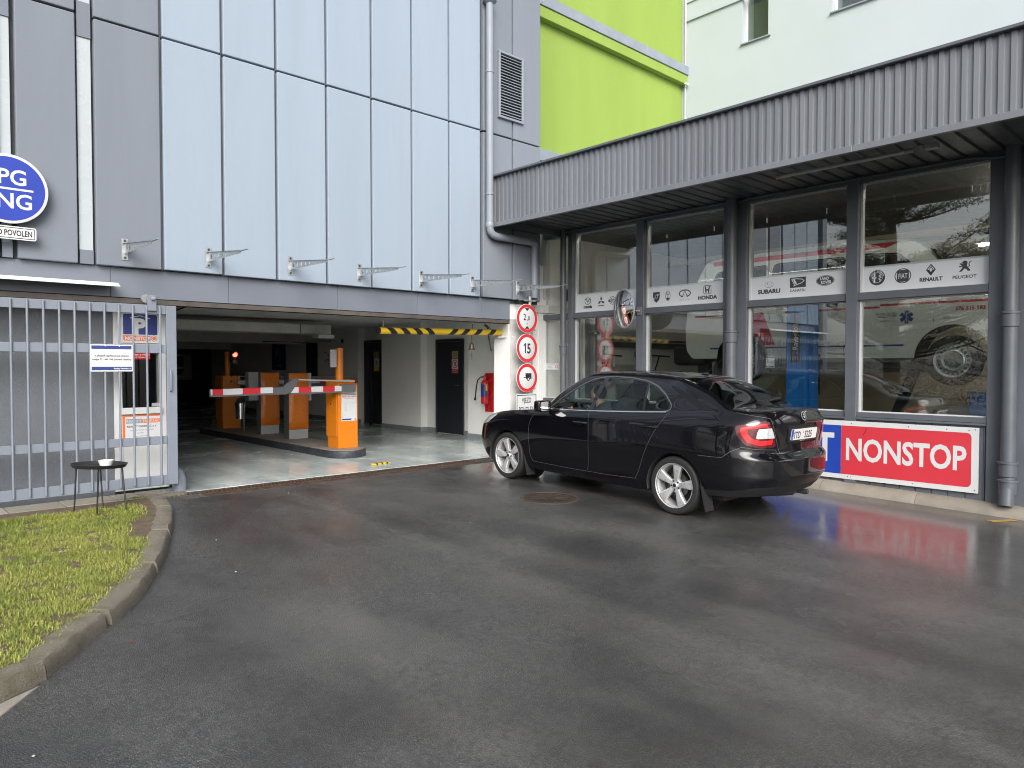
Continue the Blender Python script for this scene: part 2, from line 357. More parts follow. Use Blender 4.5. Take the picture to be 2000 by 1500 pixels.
# thin wandering cracks sealed with darker bitumen
wv = N_(nt, 'ShaderNodeTexVoronoi', feature='DISTANCE_TO_EDGE'); wv.inputs['Scale'].default_value = .42; wrp = N_(nt, 'ShaderNodeVectorMath', operation='ADD'); nz = N_(nt, 'ShaderNodeTexNoise'); nz.inputs['Scale'].default_value = 2.2; nz.inputs['Detail'].default_value = 6; nt.links.new(geo, nz.inputs['Vector']); nt.links.new(geo, wrp.inputs[0]); nt.links.new(nz.outputs['Color'], wrp.inputs[1]); nt.links.new(wrp.outputs[0], wv.inputs['Vector'])
c = mix_(nt, math_(nt, 'MULTIPLY', ramp_(nt, wv.outputs['Distance'], [(.0, 1), (.006, 0)]), ramp_(nt, noise_(nt, geo, .6, 3), [(.52, 0), (.60, .75)])), c, (.014, .014, .014))
nt.links.new(c, b.inputs['Base Color'])
wx = math_(nt, 'MULTIPLY', math_(nt, 'SUBTRACT', X, 5.4), .40, True)           # water stands towards the workshop kerb
wet = math_(nt, 'ADD', ramp_(nt, slow, [(.40, .10), (.62, .75)]), math_(nt, 'MULTIPLY', wx, ramp_(nt, noise_(nt, geo, .9, 4), [(.30, .45), (.55, .95)])), True)
nt.links.new(math_(nt, 'SUBTRACT', .58, math_(nt, 'MULTIPLY', wet, .26)), b.inputs['Roughness'])
b.inputs['Specular IOR Level'].default_value = .55
nt.links.new(math_(nt, 'MULTIPLY', wet, .85), b.inputs['Coat Weight']); nt.links.new(ramp_(nt, wet, [(.2, .34), (.6, .17), (.95, .085)]), b.inputs['Coat Roughness'])
bp = N_(nt, 'ShaderNodeBump'); bp.inputs['Distance'].default_value = .007; nt.links.new(math_(nt, 'ADD', math_(nt, 'MULTIPLY', stone, .7), math_(nt, 'ADD', math_(nt, 'MULTIPLY', chips2, .35), math_(nt, 'MULTIPLY', sc2.outputs[1], .4))), bp.inputs['Height']); bp.inputs['Strength'].default_value = .9
nt.links.new(bp.outputs[0], b.inputs['Normal'])
bp2 = N_(nt, 'ShaderNodeBump'); bp2.inputs['Distance'].default_value = .003; nt.links.new(stone, bp2.inputs['Height']); nt.links.new(ramp_(nt, wet, [(.3, .5), (.95, .09)]), bp2.inputs['Strength']); nt.links.new(bp2.outputs[0], b.inputs['Coat Normal'])

# sealed garage floor: pale blue-grey coating, tyre smears, damp sheen
m, nt, b, out = nt_new('floor_coat'); geo = N_(nt, 'ShaderNodeNewGeometry').outputs['Position']
mp = N_(nt, 'ShaderNodeMapping'); mp.inputs['Scale'].default_value = (2.2, .35, 1); nt.links.new(geo, mp.inputs[0])
c = mix_(nt, ramp_(nt, noise_(nt, mp.outputs[0], 1.1, 6, .65), [(.35, 0), (.68, 1)]), (.36, .41, .41), (.60, .66, .65))
c = mix_(nt, ramp_(nt, noise_(nt, geo, 2.3, 6, .7), [(.55, 0), (.8, .6)]), c, (.16, .15, .13))
nt.links.new(c, b.inputs['Base Color']); nt.links.new(ramp_(nt, noise_(nt, geo, .9, 4), [(.35, .07), (.65, .34)]), b.inputs['Roughness'])

# kerb stone
m, nt, b, out = nt_new('kerb_stone'); geo = N_(nt, 'ShaderNodeNewGeometry').outputs['Position']
c = mix_(nt, ramp_(nt, noise_(nt, geo, 120, 4, .7), [(.3, 0), (.7, 1)]), (.10, .085, .062), (.26, .235, .19))
c = mix_(nt, ramp_(nt, noise_(nt, geo, 5, 5), [(.5, 0), (.75, .7)]), c, (.075, .07, .035))
nt.links.new(c, b.inputs['Base Color']); b.inputs['Roughness'].default_value = .85
bp = N_(nt, 'ShaderNodeBump'); bp.inputs['Distance'].default_value = .008; bp.inputs['Strength'].default_value = .8; nt.links.new(noise_(nt, geo, 95, 5, .7), bp.inputs['Height']); nt.links.new(bp.outputs[0], b.inputs['Normal'])

# grass blades: each blade carries its own tint
m, nt, b, out = nt_new('grass_blade'); at = N_(nt, 'ShaderNodeAttribute', attribute_name='tint')
nt.links.new(ramp_(nt, at.outputs['Fac'], [(0, (.13, .20, .030)), (.35, (.25, .30, .045)), (.7, (.40, .40, .08)), (1, (.52, .48, .18))]), b.inputs['Base Color']); b.inputs['Roughness'].default_value = .55
b.inputs['Subsurface Weight'].default_value = 0
# ================================================================ ground
SL = .025; YF = 8.69
gz = lambda x, y: -SL * (YF - y)
def structure(o): o['kind'] = 'structure'; return o
mb = MB(); mb.quad((-90, -90, gz(0, -90)), (8.99, -90, gz(0, -90)), (8.99, 8.14, gz(0, 8.14)), (-90, 8.14, gz(0, 8.14)))
a_ = structure(mb.build('asphalt', M['asphalt'])); tag(a_, 'damp dark asphalt yard in front of the garage and workshop')
mb = MB(); mb.quad((-90, 8.14, -.03), (-1.2, 8.14, -.03), (-1.2, 90, -.03), (-90, 90, -.03)); tag(structure(mb.build('ground', M['soil'])), 'bare ground beyond the end of the garage')
mb = MB(); mb.box((2.45, 10.4, 8.53, 31, -.3, 0)); tag(structure(mb.build('garage_floor', M['floor_coat'])), 'pale coated floor inside the garage entrance')

# kerb: stones laid along the lawn edge
KO = [(2.50,8.16),(2.47,7.75),(2.38,7.35),(2.245,6.96),(2.04,6.42),(1.80,5.82),(1.61,5.42),(1.44,5.106),(1.236,4.80),(1.05,4.58),(.87,4.34),(.735,4.15)]
KO2 = [(.735,4.15),(.56,4.03),(.2,3.84),(-.2,3.62),(-.7,3.36),(-1.3,3.05)]
def resample(P, step):
    P = np.array(P, float); L = np.concatenate([[0], np.cumsum(np.linalg.norm(np.diff(P, axis=0), axis=1))]); n = max(2, int(L[-1] / step) + 1)
    t = np.linspace(0, L[-1], n); return np.stack([np.interp(t, L, P[:, i]) for i in (0, 1)], 1), L[-1]
kerb = bpy.data.objects.new('kerb', None); COL.objects.link(kerb); kerb['kind'] = 'structure'; kerb['label'] = 'worn concrete kerb curving round the lawn'
def kerb_run(P, lens, wid):
    Q, L = resample(P, .02); T = np.gradient(Q, axis=0); T /= np.linalg.norm(T, axis=1)[:, None]
    Nn = np.stack([T[:, 1], -T[:, 0]], 1)        # towards the lawn
    if (Nn[len(Nn)//2] @ np.array([-1., .3])) < 0: Nn = -Nn
    i0 = 0
    for ln in lens:
        i1 = min(len(Q) - 1, i0 + int(ln / .02)); rings = []
        if i1 - i0 < 4: break
        for i in range(i0, i1 - 0, 2):
            z = gz(*Q[i]); r = []
            for (o, h) in ((-.002, -.08), (.004, .03), (.014, .074), (.026, .090), (.09, .094), (wid - .02, .092), (wid, .080), (wid, -.05)):
                p = Q[i] + Nn[i] * o; j = noise.noise(Vector((p[0] * 9, p[1] * 9, h * 30))) * .007 + noise.noise(Vector((p[0] * 40, p[1] * 40, h * 60))) * .0035
                r.append((p[0] + Nn[i][0] * j, p[1] + Nn[i][1] * j, z + h + (j if h > 0 else 0)))
            rings.append(r)
        b = MB(); b.loft(rings, closed=True); n = len(rings[0]); b.f += [tuple(range(n)), tuple(range(len(b.v) - n, len(b.v)))]
        b.build('kerb_stone', M['kerb_stone'], kerb, smooth=50); i0 = i1 + 1
kerb_run(KO, (.70, 1.0, 1.0, 1.0, .95, .9), .165)
kerb_run(KO2, (.9, .9, .9), .165)
# flat edging stones at the kerb foot
for q_ in ([(.70,4.10),(.30,3.88),(.36,3.70),(.50,3.86)], [(.29,3.875),(-.2,3.62),(-.12,3.40),(.35,3.69)]):
    q = MB(); q.prism([(x, y, gz(x, y) - .03) for x, y in q_], (0, 0, .036)); q.build('edging_stone', M['kerb_sand'], kerb, bevel=.008)
# soil under the lawn
def inset(P, d):
    Q, _ = resample(P, .15); T = np.gradient(Q, axis=0); T /= np.linalg.norm(T, axis=1)[:, None]; return [tuple(q) for q in Q + np.stack([T[:, 1], -T[:, 0]], 1) * d]
KI = inset(KO, .13)[1:-1] + inset(KO2, .13)[1:] + [(-2.4, 2.6)]
mb = MB(); mb.poly2([(x, y) for x, y in KI] + [(-2.4, 8.1)]); mb.v = [(x, y, gz(x, y) + .082) for x, y, z in mb.v]
tag(structure(mb.build('soil', M['soil'])), 'bare earth showing at the lawn edge')
# grass
GI = [(2.02,7.72),(2.14,7.50),(2.04,7.25),(1.84,6.95),(1.74,6.55),(1.76,6.15)] + [q for q in inset(KO, .15) if q[1] < 5.95] + [q for q in inset(KO2, .15) if q[0] > -1.2 and q[0] < .6] + [(-1.2,3.2),(-1.2,7.66),(.6,7.70),(1.5,7.68)]
gp = np.array(GI); rs = np.random.RandomState(3); gv, gf, gt = [], [], []
Pn = rs.rand(190000, 2) * [3.5, 4.6] + [-1.2, 3.25]
sdv = None
def in_poly(P, poly):
    ins = np.zeros(len(P), bool); d = np.full(len(P), 1e9)
    for a, b in zip(poly, np.roll(poly, -1, axis=0)):
        with np.errstate(divide='ignore', invalid='ignore'): ins ^= ((a[1] <= P[:, 1]) != (b[1] <= P[:, 1])) & (P[:, 0] < a[0] + (P[:, 1] - a[1]) * (b[0] - a[0]) / (b[1] - a[1]))
        e = b - a; w = P - a; t = np.clip((w @ e) / (e @ e), 0, 1); d = np.minimum(d, np.hypot(*(w - t[:, None] * e).T))
    return np.where(ins, -d, d)
sdv = in_poly(Pn, gp)
for (x, y), d in zip(Pn, sdv):
    if d > rs.rand() * .10 - .03 + .05 * noise.noise(Vector((x * 3, y * 3, 0))): continue
    q = noise.noise(Vector((x * 1.6, y * 1.6, 3))) ; q2 = noise.noise(Vector((x * 7, y * 7, 1)))
    if q2 < -.36 and rs.rand() < .75: continue
    h = (.011 + .019 * rs.rand()) * (1 + .6 * q2) * (1.6 if y > 7.5 else 1); a = rs.rand() * 6.283; ln = .5 + 1.3 * rs.rand()
    dx, dy = math.cos(a), math.sin(a); w = .0013 + .0012 * rs.rand(); z = gz(x, y) + .08; i = len(gv); tx, ty = -dy * w, dx * w
    gv += [(x - tx, y - ty, z), (x + tx, y + ty, z), (x + dx * h * ln * .5 + tx * .7, y + dy * h * ln * .5 + ty * .7, z + h * .75), (x + dx * h * ln * .5 - tx * .7, y + dy * h * ln * .5 - ty * .7, z + h * .75), (x + dx * h * ln * 1.2, y + dy * h * ln * 1.2, z + h * (1.02 - .25 * ln))]
    gf += [(i, i+1, i+2, i+3), (i+3, i+2, i+4)]; tn = min(1, max(0, .40 + .38 * q + .22 * rs.randn() + (.25 if rs.rand() < .12 else 0))); gt += [tn] * 5
me = bpy.data.meshes.new('grass'); me.from_pydata(gv, [], gf); at = me.attributes.new('tint', 'FLOAT', 'POINT'); at.data.foreach_set('value', gt); me.materials.append(M['grass_blade'])
g_ = bpy.data.objects.new('grass', me); COL.objects.link(g_); g_['kind'] = 'stuff'; g_['label'] = 'short yellow-green winter lawn beside the gate'

# paving along the gate
pav = bpy.data.objects.new('paving', None); COL.objects.link(pav); pav['kind'] = 'structure'; pav['label'] = 'row of worn paving slabs under the gate'
for r, (y0, y1) in enumerate(((7.70, 8.06), (8.065, 8.44))):
    for k in range(9):
        x0 = -1.6 + .46 * k + (.0 if r else .02); x1 = min(x0 + .452, 2.30)
        if x1 - x0 < .1: continue
        b = MB(); t = rnd.uniform(-.004, .004); b.box((x0, x1, y0, y1 - .004, -.02, .066 + t + (0 if r else -.010))); b.build('paving_slab', M['paving'], pav, bevel=.006, seg=1)
mb = MB(); mb.box((-1.6, 2.62, 8.445, 8.53, -.1, .045)); mb.build('paving_edge', M['kerb_stone'], pav)
mb = MB(); mb.box((2.30, 2.86, 8.42, 8.53, -.1, .012)); mb.build('threshold', M['kerb_stone'], pav)
# moss tuft at the corner
mb = MB()
for k in range(90):
    x, y = 2.22 + rnd.gauss(0, .05), 8.02 + rnd.gauss(0, .03); h = rnd.uniform(.006, .02); a = rnd.random() * 6.28; mb.quad((x, y, .078), (x + .012 * math.cos(a), y + .012 * math.sin(a), .078), (x + .006, y, .078 + h))
o = mb.build('moss', M['moss'], fix=False); o['kind'] = 'stuff'; o['label'] = 'moss tuft at the kerb corner by the drain'

# drain channel with cast grates across the entrance
drain = bpy.data.objects.new('drain_channel', None); COL.objects.link(drain); drain['kind'] = 'structure'; drain['label'] = 'rusty slotted drain running across the garage entrance'
mb = MB(); mb.box((2.40, 9.05, 8.13, 8.53, -.35, -.09)); mb.build('channel_bed', M['rust'], drain)
def grate_mesh():
    b = MB(); b.box((0, .494, 0, .022, -.03, 0)); b.box((0, .494, .368, .39, -.03, 0)); b.box((0, .494, .184, .206, -.03, -.001)); b.box((0, .012, .022, .368, -.03, -.0005)); b.box((.482, .494, .022, .368, -.03, -.0005))
    for r in (0, 1):
        for k in range(9):
            x = .048 + .05 * k; y0 = .022 + .184 * r; sk = .018 if r else -.018
            b.prism([(x - .011 - sk, y0, -.03), (x + .011 - sk, y0, -.03), (x + .011 + sk, y0 + .162, -.03), (x - .011 + sk, y0 + .162, -.03)], (0, 0, .0285))
    return b
g0 = None
for k in range(13):
    x = 2.50 + .5 * k; z = (gz(0, 8.14) + 0) / 2 - .002
    mt = M['iron_grey'] if k in (0, 9, 10, 11, 12) else M['rust']
    g1 = grate_mesh().build('drain_grate', mt, None)
    g1.location = (x + .247, 8.335, z - .03); g1.parent = drain; INV.pop(g1.name, None)
    g1.rotation_euler = (math.radians(rnd.uniform(-.3, .6)), math.radians(rnd.uniform(-.25, .25)), 0)
# pipe stub beside the gate foot
mb = MB(); mb.tube([(2.86, 8.66, .0), (2.86, 8.66, .12), (2.86, 8.70, .17), (2.86, 8.8, .19)], .075, 14)
tag(mb.build('pipe_bend', M['gate_paint']), 'short grey pipe bend at the foot of the gate post', 'pipe')
# manhole
mh = thing('manhole_cover', 'round rusty manhole cover set in the asphalt beside the black car', 'manhole cover', (5.92, 5.71, gz(0, 5.71)))
R_ = Matrix.Translation((5.92, 5.71, gz(0, 5.71))) @ Matrix.Rotation(math.atan(SL), 4, 'X')
mb = MB(); mb.lathe([(.34, -.02), (.34, .004), (.315, .005), (.312, -.003), (.306, -.003)], (0, 0, 0), (0, 0, 1), 48); mb.v = [tuple(R_ @ Vector(p)) for p in mb.v]; mb.build('rim', M['rust'], mh)
mb = MB(); mb.lathe([(.304, -.004), (.304, .002), (.25, .002), (.245, .004), (.235, .004), (.23, .001), (0, .001)], (0, 0, 0), (0, 0, 1), 48)
for k in range(12):
    q = 2 * math.pi * k / 12; mb.prism([(.06 * math.cos(q) - .008 * math.sin(q), .06 * math.sin(q) + .008 * math.cos(q), .001), (.06 * math.cos(q) + .008 * math.sin(q), .06 * math.sin(q) - .008 * math.cos(q), .001), (.22 * math.cos(q) + .008 * math.sin(q), .22 * math.sin(q) - .008 * math.cos(q), .001), (.22 * math.cos(q) - .008 * math.sin(q), .22 * math.sin(q) + .008 * math.cos(q), .001)], (0, 0, .003))
mb.v = [tuple(R_ @ Vector(p)) for p in mb.v]; mb.build('lid', M['manhole_iron'], mh)

# ================================================================ parking garage
gar = thing('parking_garage', 'grey and pale blue panel-clad garage building with a wide drive-in entrance', 'building', (3.5, 8.6, 0))
JX = [1.274, 1.945, 2.03, 2.697, 3.375, 4.04, 4.728, 5.409, 6.078, 6.752, 7.378, 8.055, 8.70]
TIER = [(2.505, 5.073), (5.095, 7.658), (7.68, 10.2)]
YP = 8.60
def wall_panel(x0, x1, z0, z1, mat, bulge=0):
    b = MB(); b.box((x0 + .017, x1 - .017, YP + rnd.uniform(-.003, .003), YP + .085, z0, z1)); return b.build('wall_panel', mat, gar, bevel=.010)
cols = [(JX[2*0] + .05, JX[1] - .065, 'panel_grey'), (2.02, JX[3], 'panel_grey')]
for i in range(3, 10): cols.append((JX[i], JX[i+1], 'panel_light'))
cols += [(JX[10] + .03, JX[11], 'panel_grey'), (JX[11], JX[12], 'panel_grey'), (.56, 1.21, 'panel_light'), (-.12, .56, 'panel_light'), (-.80, -.12, 'panel_light')]
for x0, x1, mt in cols:
    for t, (z0, z1) in enumerate(TIER): wall_panel(x0, x1, z0 + rnd.uniform(-.003, .003), z1, M[mt])
mb = MB(); mb.box((-1.05, 8.70, YP + .088, 8.98, 2.46, 10.25)); mb.build('wall', M['joint_dark'], gar)
mb = MB(); mb.box((-1.08, -.83, 8.5, 20, -.1, 10.3)); mb.box((8.2, 8.69, 8.98, 14, 2.5, 10.25)); mb.build('end_wall', M['panel_grey'], gar)
mb = MB(); mb.box((-1.08, 8.72, 8.5, 20, 10.26, 10.4)); mb.build('roof', M['flashing'], gar)
# joint cover strips
mb = MB()
for i in range(3, 12): mb.box((JX[i] - .009, JX[i] + .009, YP + .04, YP + .087, 2.5, 10.2))
mb.build('joint_strips', M['machine_dark'], gar)
# light slits between panels
for xa, xb in ((1.885, 2.012), (1.213, 1.30)):
    w = MB().box((xa, xb, YP + .03, YP + .086, 2.505, 2.65)).build('slit_window', M['fascia_grey'], gar)
    MB().box((xa, xb, YP + .03, YP + .086, 4.86, 5.22)).build('spandrel', M['fascia_grey'], w); MB().box((xa, xb, YP + .03, YP + .086, 7.5, 7.8)).build('spandrel', M['fascia_grey'], w)
    for z0, z1 in ((2.65, 4.86), (5.22, 7.5)): MB().box((xa, xb, YP + .045, YP + .080, z0, z1)).build('pane', M['pane_milky'], w)
# fascia and gate rail
FX = [-1.05, .8, 2.18, 3.46, 4.92, 6.22, 7.45, 8.06]
for a, b in zip(FX[:-1], FX[1:]):
    q = MB(); q.box((a + .002, b - .002, 8.675, 8.72, 2.178, 2.50)); q.build('fascia_panel', M['fascia_grey'], gar, bevel=.003, seg=1)
mb = MB(); mb.box((-1.05, 8.06, 8.72, 8.95, 2.175, 2.46)); mb.build('lintel', M['white_wall'], gar)
mb = MB()
for (y0, y1, z0, z1) in ((8.60, 8.607, 2.105, 2.172), (8.60, 8.68, 2.165, 2.172), (8.673, 8.68, 2.105, 2.165), (8.60, 8.625, 2.105, 2.112), (8.655, 8.68, 2.105, 2.112)): mb.box((-1.0, 7.98, y0, y1, z0, z1))
mb.build('gate_rail', M['rail_brown'], gar)
mb = MB(); mb.box((-1.0, 8.0, 8.685, 8.72, 2.115, 2.17)); mb.build('rail_backing', M['white_trim'], gar)
mb = MB(); mb.loft([[(-1.0, 8.665, 2.318), (2.185, 8.665, 2.318)], [(-1.0, 8.43, 2.300), (2.19, 8.43, 2.300)], [(-1.0, 8.415, 2.265), (2.21, 8.415, 2.265)]], thick=.006); mb.build('drip_ledge', M['white_trim'], gar)
# wall behind the gate and the attendant's window
mb = MB(); mb.box((-1.0, 2.238, 8.85, 9.0, -.05, 2.46)); mb.build('stucco_wall', M['stucco_grey'], gar)
mb = MB(); mb.box((2.24, 2.325, 8.835, 8.95, .03, 2.12)); mb.box((2.715, 2.81, 8.835, 8.95, .03, 2.12)); mb.box((2.325, 2.715, 8.84, 8.95, .03, .885)); mb.box((2.325, 2.715, 8.84, 8.95, 1.575, 2.12)); mb.box((2.30, 2.735, 8.80, 8.84, .888, .962))
bw = mb.build('booth_window', M['white_trim'], gar, bevel=.004, seg=1)
mb = MB(); mb.box((2.326, 2.714, 8.87, 8.878, .964, 1.574)); mb.build('pane', M['clear_glass'], bw)
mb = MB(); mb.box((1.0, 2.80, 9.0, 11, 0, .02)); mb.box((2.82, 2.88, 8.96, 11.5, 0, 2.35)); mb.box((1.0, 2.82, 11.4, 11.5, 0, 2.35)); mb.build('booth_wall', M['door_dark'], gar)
# interior
mb = MB()
for b in ((9.06, 10.3, 9.12, 10.97), (9.36, 10.3, 10.97, 12.73), (9.20, 10.3, 12.73, 14.25), (9.60, 10.3, 14.25, 15.65), (9.42, 10.3, 15.65, 25.2)): mb.box((*b, 0, 2.6))
mb.box((9.061, 10.29, 9.0, 9.12, 0, 2.6)); mb.build('interior_wall', M['white_wall'], gar)
mb = MB()
for b in ((9.045, 9.1, 9.12, 10.985), (9.345, 9.4, 10.985, 11.44), (9.345, 9.4, 12.37, 12.715), (9.185, 9.5, 12.715, 14.26), (9.405, 9.5, 15.64, 25.2)): mb.box((*b, 0, .10))
mb.build('baseboard', M['baseboard'], gar)
mb = MB(); mb.box((8.085, 8.62, 8.735, 9.10, 0, 2.46)); mb.box((8.62, 9.19, 9.02, 9.12, -.1, 3.2)); mb.build('pillar', M['white_wall'], gar, bevel=.012)
mb = MB(); mb.box((8.10, 8.615, 8.70, 8.734, -.02, 2.20)); mb.build('render_coat', M['rough_white'], gar, bevel=.008)
mb = MB(); mb.tube([(8.02, 8.9, 1.90), (8.09, 8.78, 1.90), (8.16, 8.69, 1.90)], .016, 8); mb.tube([(8.02, 8.9, 1.90), (8.06, 9.06, 1.90)], .016, 8); mb.build('pillar_clip', M['white_trim'], gar)
mb = MB(); mb.box((1.9, 12, 8.95, 31, 2.36, 2.5)); mb.build('ceiling', M['ceiling_grey'], gar)
mb = MB(); mb.box((2.5, 7.5, 13.5, 14.1, 2.08, 2.26)); mb.build('duct', M['ceiling_grey'], gar, bevel=.01); mb = MB(); mb.box((6.80, 6.815, 13.49, 13.5, 2.078, 2.262)); mb.build('duct_joint', M['joint_dark'], gar)
mb = MB(); mb.box((7.05, 7.4, 13.2, 13.45, 1.98, 2.05)); mb.build('ceiling_box', M['ceiling_grey'], gar)
for q in ((2.4, 9.42, 18.6, 19.2, 2.02, 2.36), (2.4, 9.42, 23.5, 24.0, 1.95, 2.36)): MB().box(q).build('beam', M['ceiling_grey'], gar)
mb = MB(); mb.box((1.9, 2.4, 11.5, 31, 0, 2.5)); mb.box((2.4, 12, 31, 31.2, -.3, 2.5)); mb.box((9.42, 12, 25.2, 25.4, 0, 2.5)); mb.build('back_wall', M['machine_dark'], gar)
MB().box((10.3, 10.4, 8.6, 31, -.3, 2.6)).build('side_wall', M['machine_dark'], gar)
mb = MB(); mb.tube([(4.35, 9.4, 2.345), (4.0, 10.3, 2.34), (3.9, 11.2, 2.345), (4.2, 13.0, 2.34), (4.25, 13.46, 2.33), (4.25, 13.47, 2.06), (4.0, 13.6, 2.06)], .013, 6); mb.tube([(7.4, 13.45, 2.03), (7.46, 13.45, 1.92), (7.0, 13.6, 1.90), (6.2, 13.9, 1.91)], .012, 6); mb.build('cable', M['black_plastic'], gar)
mb = MB(); mb.box((3.62, 4.26, 9.08, 9.12, 2.30, 2.345)); mb.build('orange_strip', M['sign_orange'], gar)  # plain orange-brown strip inside the lintel, not a lamp
mb = MB(); mb.box((3.05, 5.35, 9.02, 9.2, 2.33, 2.358)); mb.build('ceiling_strip', M['white_trim'], gar)
mb = MB(); mb.disc((9.419, 16.4, 2.05), (-1, 0, 0), .06, 20); mb.build('wall_vent', M['black_metal'], gar)
def door(x, y0, y1, z1, two=False):
    b = MB(); b.box((x - .035, x + .02, y0, y0 + .05, 0, z1)); b.box((x - .035, x + .02, y1 - .05, y1, 0, z1)); b.box((x - .035, x + .02, y0 + .05, y1 - .05, z1 - .05, z1)); d = b.build('door', M['door_dark'], gar, bevel=.004, seg=1)
    ym = (y0 + y1) / 2
    for a, c in (((y0 + .054, ym - .002), (ym + .002, y1 - .054)) if two else ((y0 + .054, y1 - .054),)):
        b = MB(); b.box((x - .020, x + .015, a, c, .01, z1 - .054)); b.build('leaf', M['door_dark'], d, bevel=.004, seg=1)
    b = MB(); hy = ym + .05 if two else y0 + .12; b.tube([(x - .02, hy, 1.02), (x - .07, hy, 1.02), (x - .07, hy + .12, 1.02)], .011, 8); b.build('handle', M['dark_metal'], d)
door(9.36, 11.44, 12.37, 1.98); door(9.60, 14.39, 15.61, 2.045, True)
mb = MB(); mb.box((9.40, 9.43, 17.7, 18.3, 1.13, 2.03)); mb.build('interior_window', M['door_dark'], gar)
# louvre
mb = MB()
for b in ((7.715, 8.26, 8.555, 8.60, 5.36, 5.395), (7.715, 8.26, 8.555, 8.60, 6.375, 6.41), (7.715, 7.755, 8.555, 8.60, 5.395, 6.375), (8.22, 8.26, 8.555, 8.60, 5.395, 6.375)): mb.box(b)
lv = mb.build('louvre', M['pipe_grey'], gar, bevel=.003, seg=1)
mb = MB(); mb.box((7.756, 8.219, 8.594, 8.598, 5.396, 6.374)); mb.build('louvre_void', M['joint_dark'], lv)
for k in range(21):
    z = 5.415 + k * .0455; b = MB(); b.loft([[(7.756, 8.588, z + .026), (8.219, 8.588, z + .026)], [(7.756, 8.560, z), (8.219, 8.560, z)]], thick=.004); b.build('louvre_slat', M['pipe_grey'], lv)
# downpipe on the grey panels
mb = MB(); mb.tube([(7.478, 8.51, 10.1), (7.478, 8.51, 3.60), (7.49, 8.51, 3.53), (7.54, 8.51, 3.48), (7.62, 8.51, 3.46), (8.40, 8.51, 3.455), (8.46, 8.51, 3.43), (8.485, 8.52, 3.37), (8.49, 8.54, 3.28), (8.49, 8.54, 2.55)], .058, 18); dp = mb.build('downpipe', M['pipe_grey'], gar)
for z, pr in ((5.98, [(.060, -.02), (.066, -.015), (.066, .01), (.060, .015)]), (4.10, [(.060, -.02), (.067, -.015), (.067, .01), (.060, .015)]), (3.62, [(.060, -.04), (.064, -.03), (.064, .03), (.060, .04)]), (7.02, [(.059, 0), (.11, .03), (.11, .05), (.06, .06)])): MB().lathe(pr, (7.478, 8.51, z), (0, 0, 1), 20).build('pipe_collar', M['pipe_grey'], dp)
mb = MB(); mb.tube([(8.14, 8.6, 2.52), (8.18, 8.55, 2.46), (8.27, 8.54, 2.40), (8.40, 8.6, 2.36)], .012, 6); mb.build('cable', M['black_plastic'], gar)

# ================================================================ buildings behind
grn = thing('green_building', 'lime green rendered building rising behind the workshop canopy', 'building', (12, 10.5, 3))
mb = MB(); mb.box((8.75, 15.655, 10.5, 16, 2.6, 8.47)); mb.box((8.75, 15.655, 10.5, 16, 8.47, 13)); mb.build('wall', M['green_paint'], grn)
mb = MB(); mb.box((8.75, 15.655, 10.34, 10.499, 8.43, 8.655)); mb.build('cornice', M['green_paint'], grn, bevel=.008, seg=1)
for k in range(4):
    x0 = 8.75 + k * 1.73; MB().box((x0 + .003, x0 + 1.727, 10.31, 10.499, 8.66, 8.875)).build('coping', M['flashing'], grn, bevel=.006, seg=1)
mb = MB(); mb.box((8.75, 14, 10.38, 10.499, 5.585, 5.825)); mb.build('roof_flashing', M['flashing'], grn, bevel=.006, seg=1)
wht = thing('white_building', 'tall pale rendered building with small white windows behind the workshop roof', 'building', (15.66, 3, 3))
mb = MB(); mb.box((15.66, 26, -14, 10.505, 3.0, 8.95)); mb.box((15.66, 26, -14, 10.505, 10.45, 14))
WY = [(8.21, 8.86), (5.82, 6.77), (3.4, 4.35), (1.0, 1.95), (-1.4, -.45)]
e = [-14]
for a, b in sorted(WY): e += [a, b]
e.append(10.505)
for i in range(0, len(e), 2): mb.box((15.66, 26, e[i], e[i+1], 8.95, 10.45))
mb.build('wall', M['white_render'], wht)
for a, b in WY:
    f = MB(); x = 15.80
    for q in ((a, a + .06, 8.96, 10.44), (b - .06, b, 8.96, 10.44), (a + .06, b - .06, 8.96, 9.03), (a + .06, b - .06, 10.37, 10.44)): f.box((x, x + .06, *q))
    w = f.build('window', M['white_trim'], wht, bevel=.004, seg=1)
    f = MB(); f.box((x + .025, x + .035, a + .06, b - .06, 9.03, 10.37)); f.build('pane', M['clear_glass'], w)
    f = MB(); f.box((x + .4, x + .42, a - .3, b + .3, 8.9, 10.5)); f.build('room', M['stucco_grey'], w)
    f = MB(); f.box((15.60, 15.81, a - .06, b + .02, 8.925, 8.952)); f.build('sill', M['flashing'], w)
mb = MB(); mb.box((15.61, 15.66, -14, 10.4, 9.98, 10.05)); mb.box((15.625, 15.66, -14, 10.4, 10.44, 10.47)); mb.build('moulding', M['white_render'], wht)
mb = MB(); mb.tube([(15.62, 10.38, 3.2), (15.62, 10.38, 13)], .02, 6); mb.tube([(15.62, 10.30, 8.4), (15.50, 10.30, 8.42)], .03, 6); mb.build('cable_pipe', M['white_trim'], wht)

# ================================================================ workshop
wk = thing('auto_workshop', 'dark grey car workshop with a tall glazed front and ribbed canopy', 'building', (9.2, 3, 0))
XF = 9.20
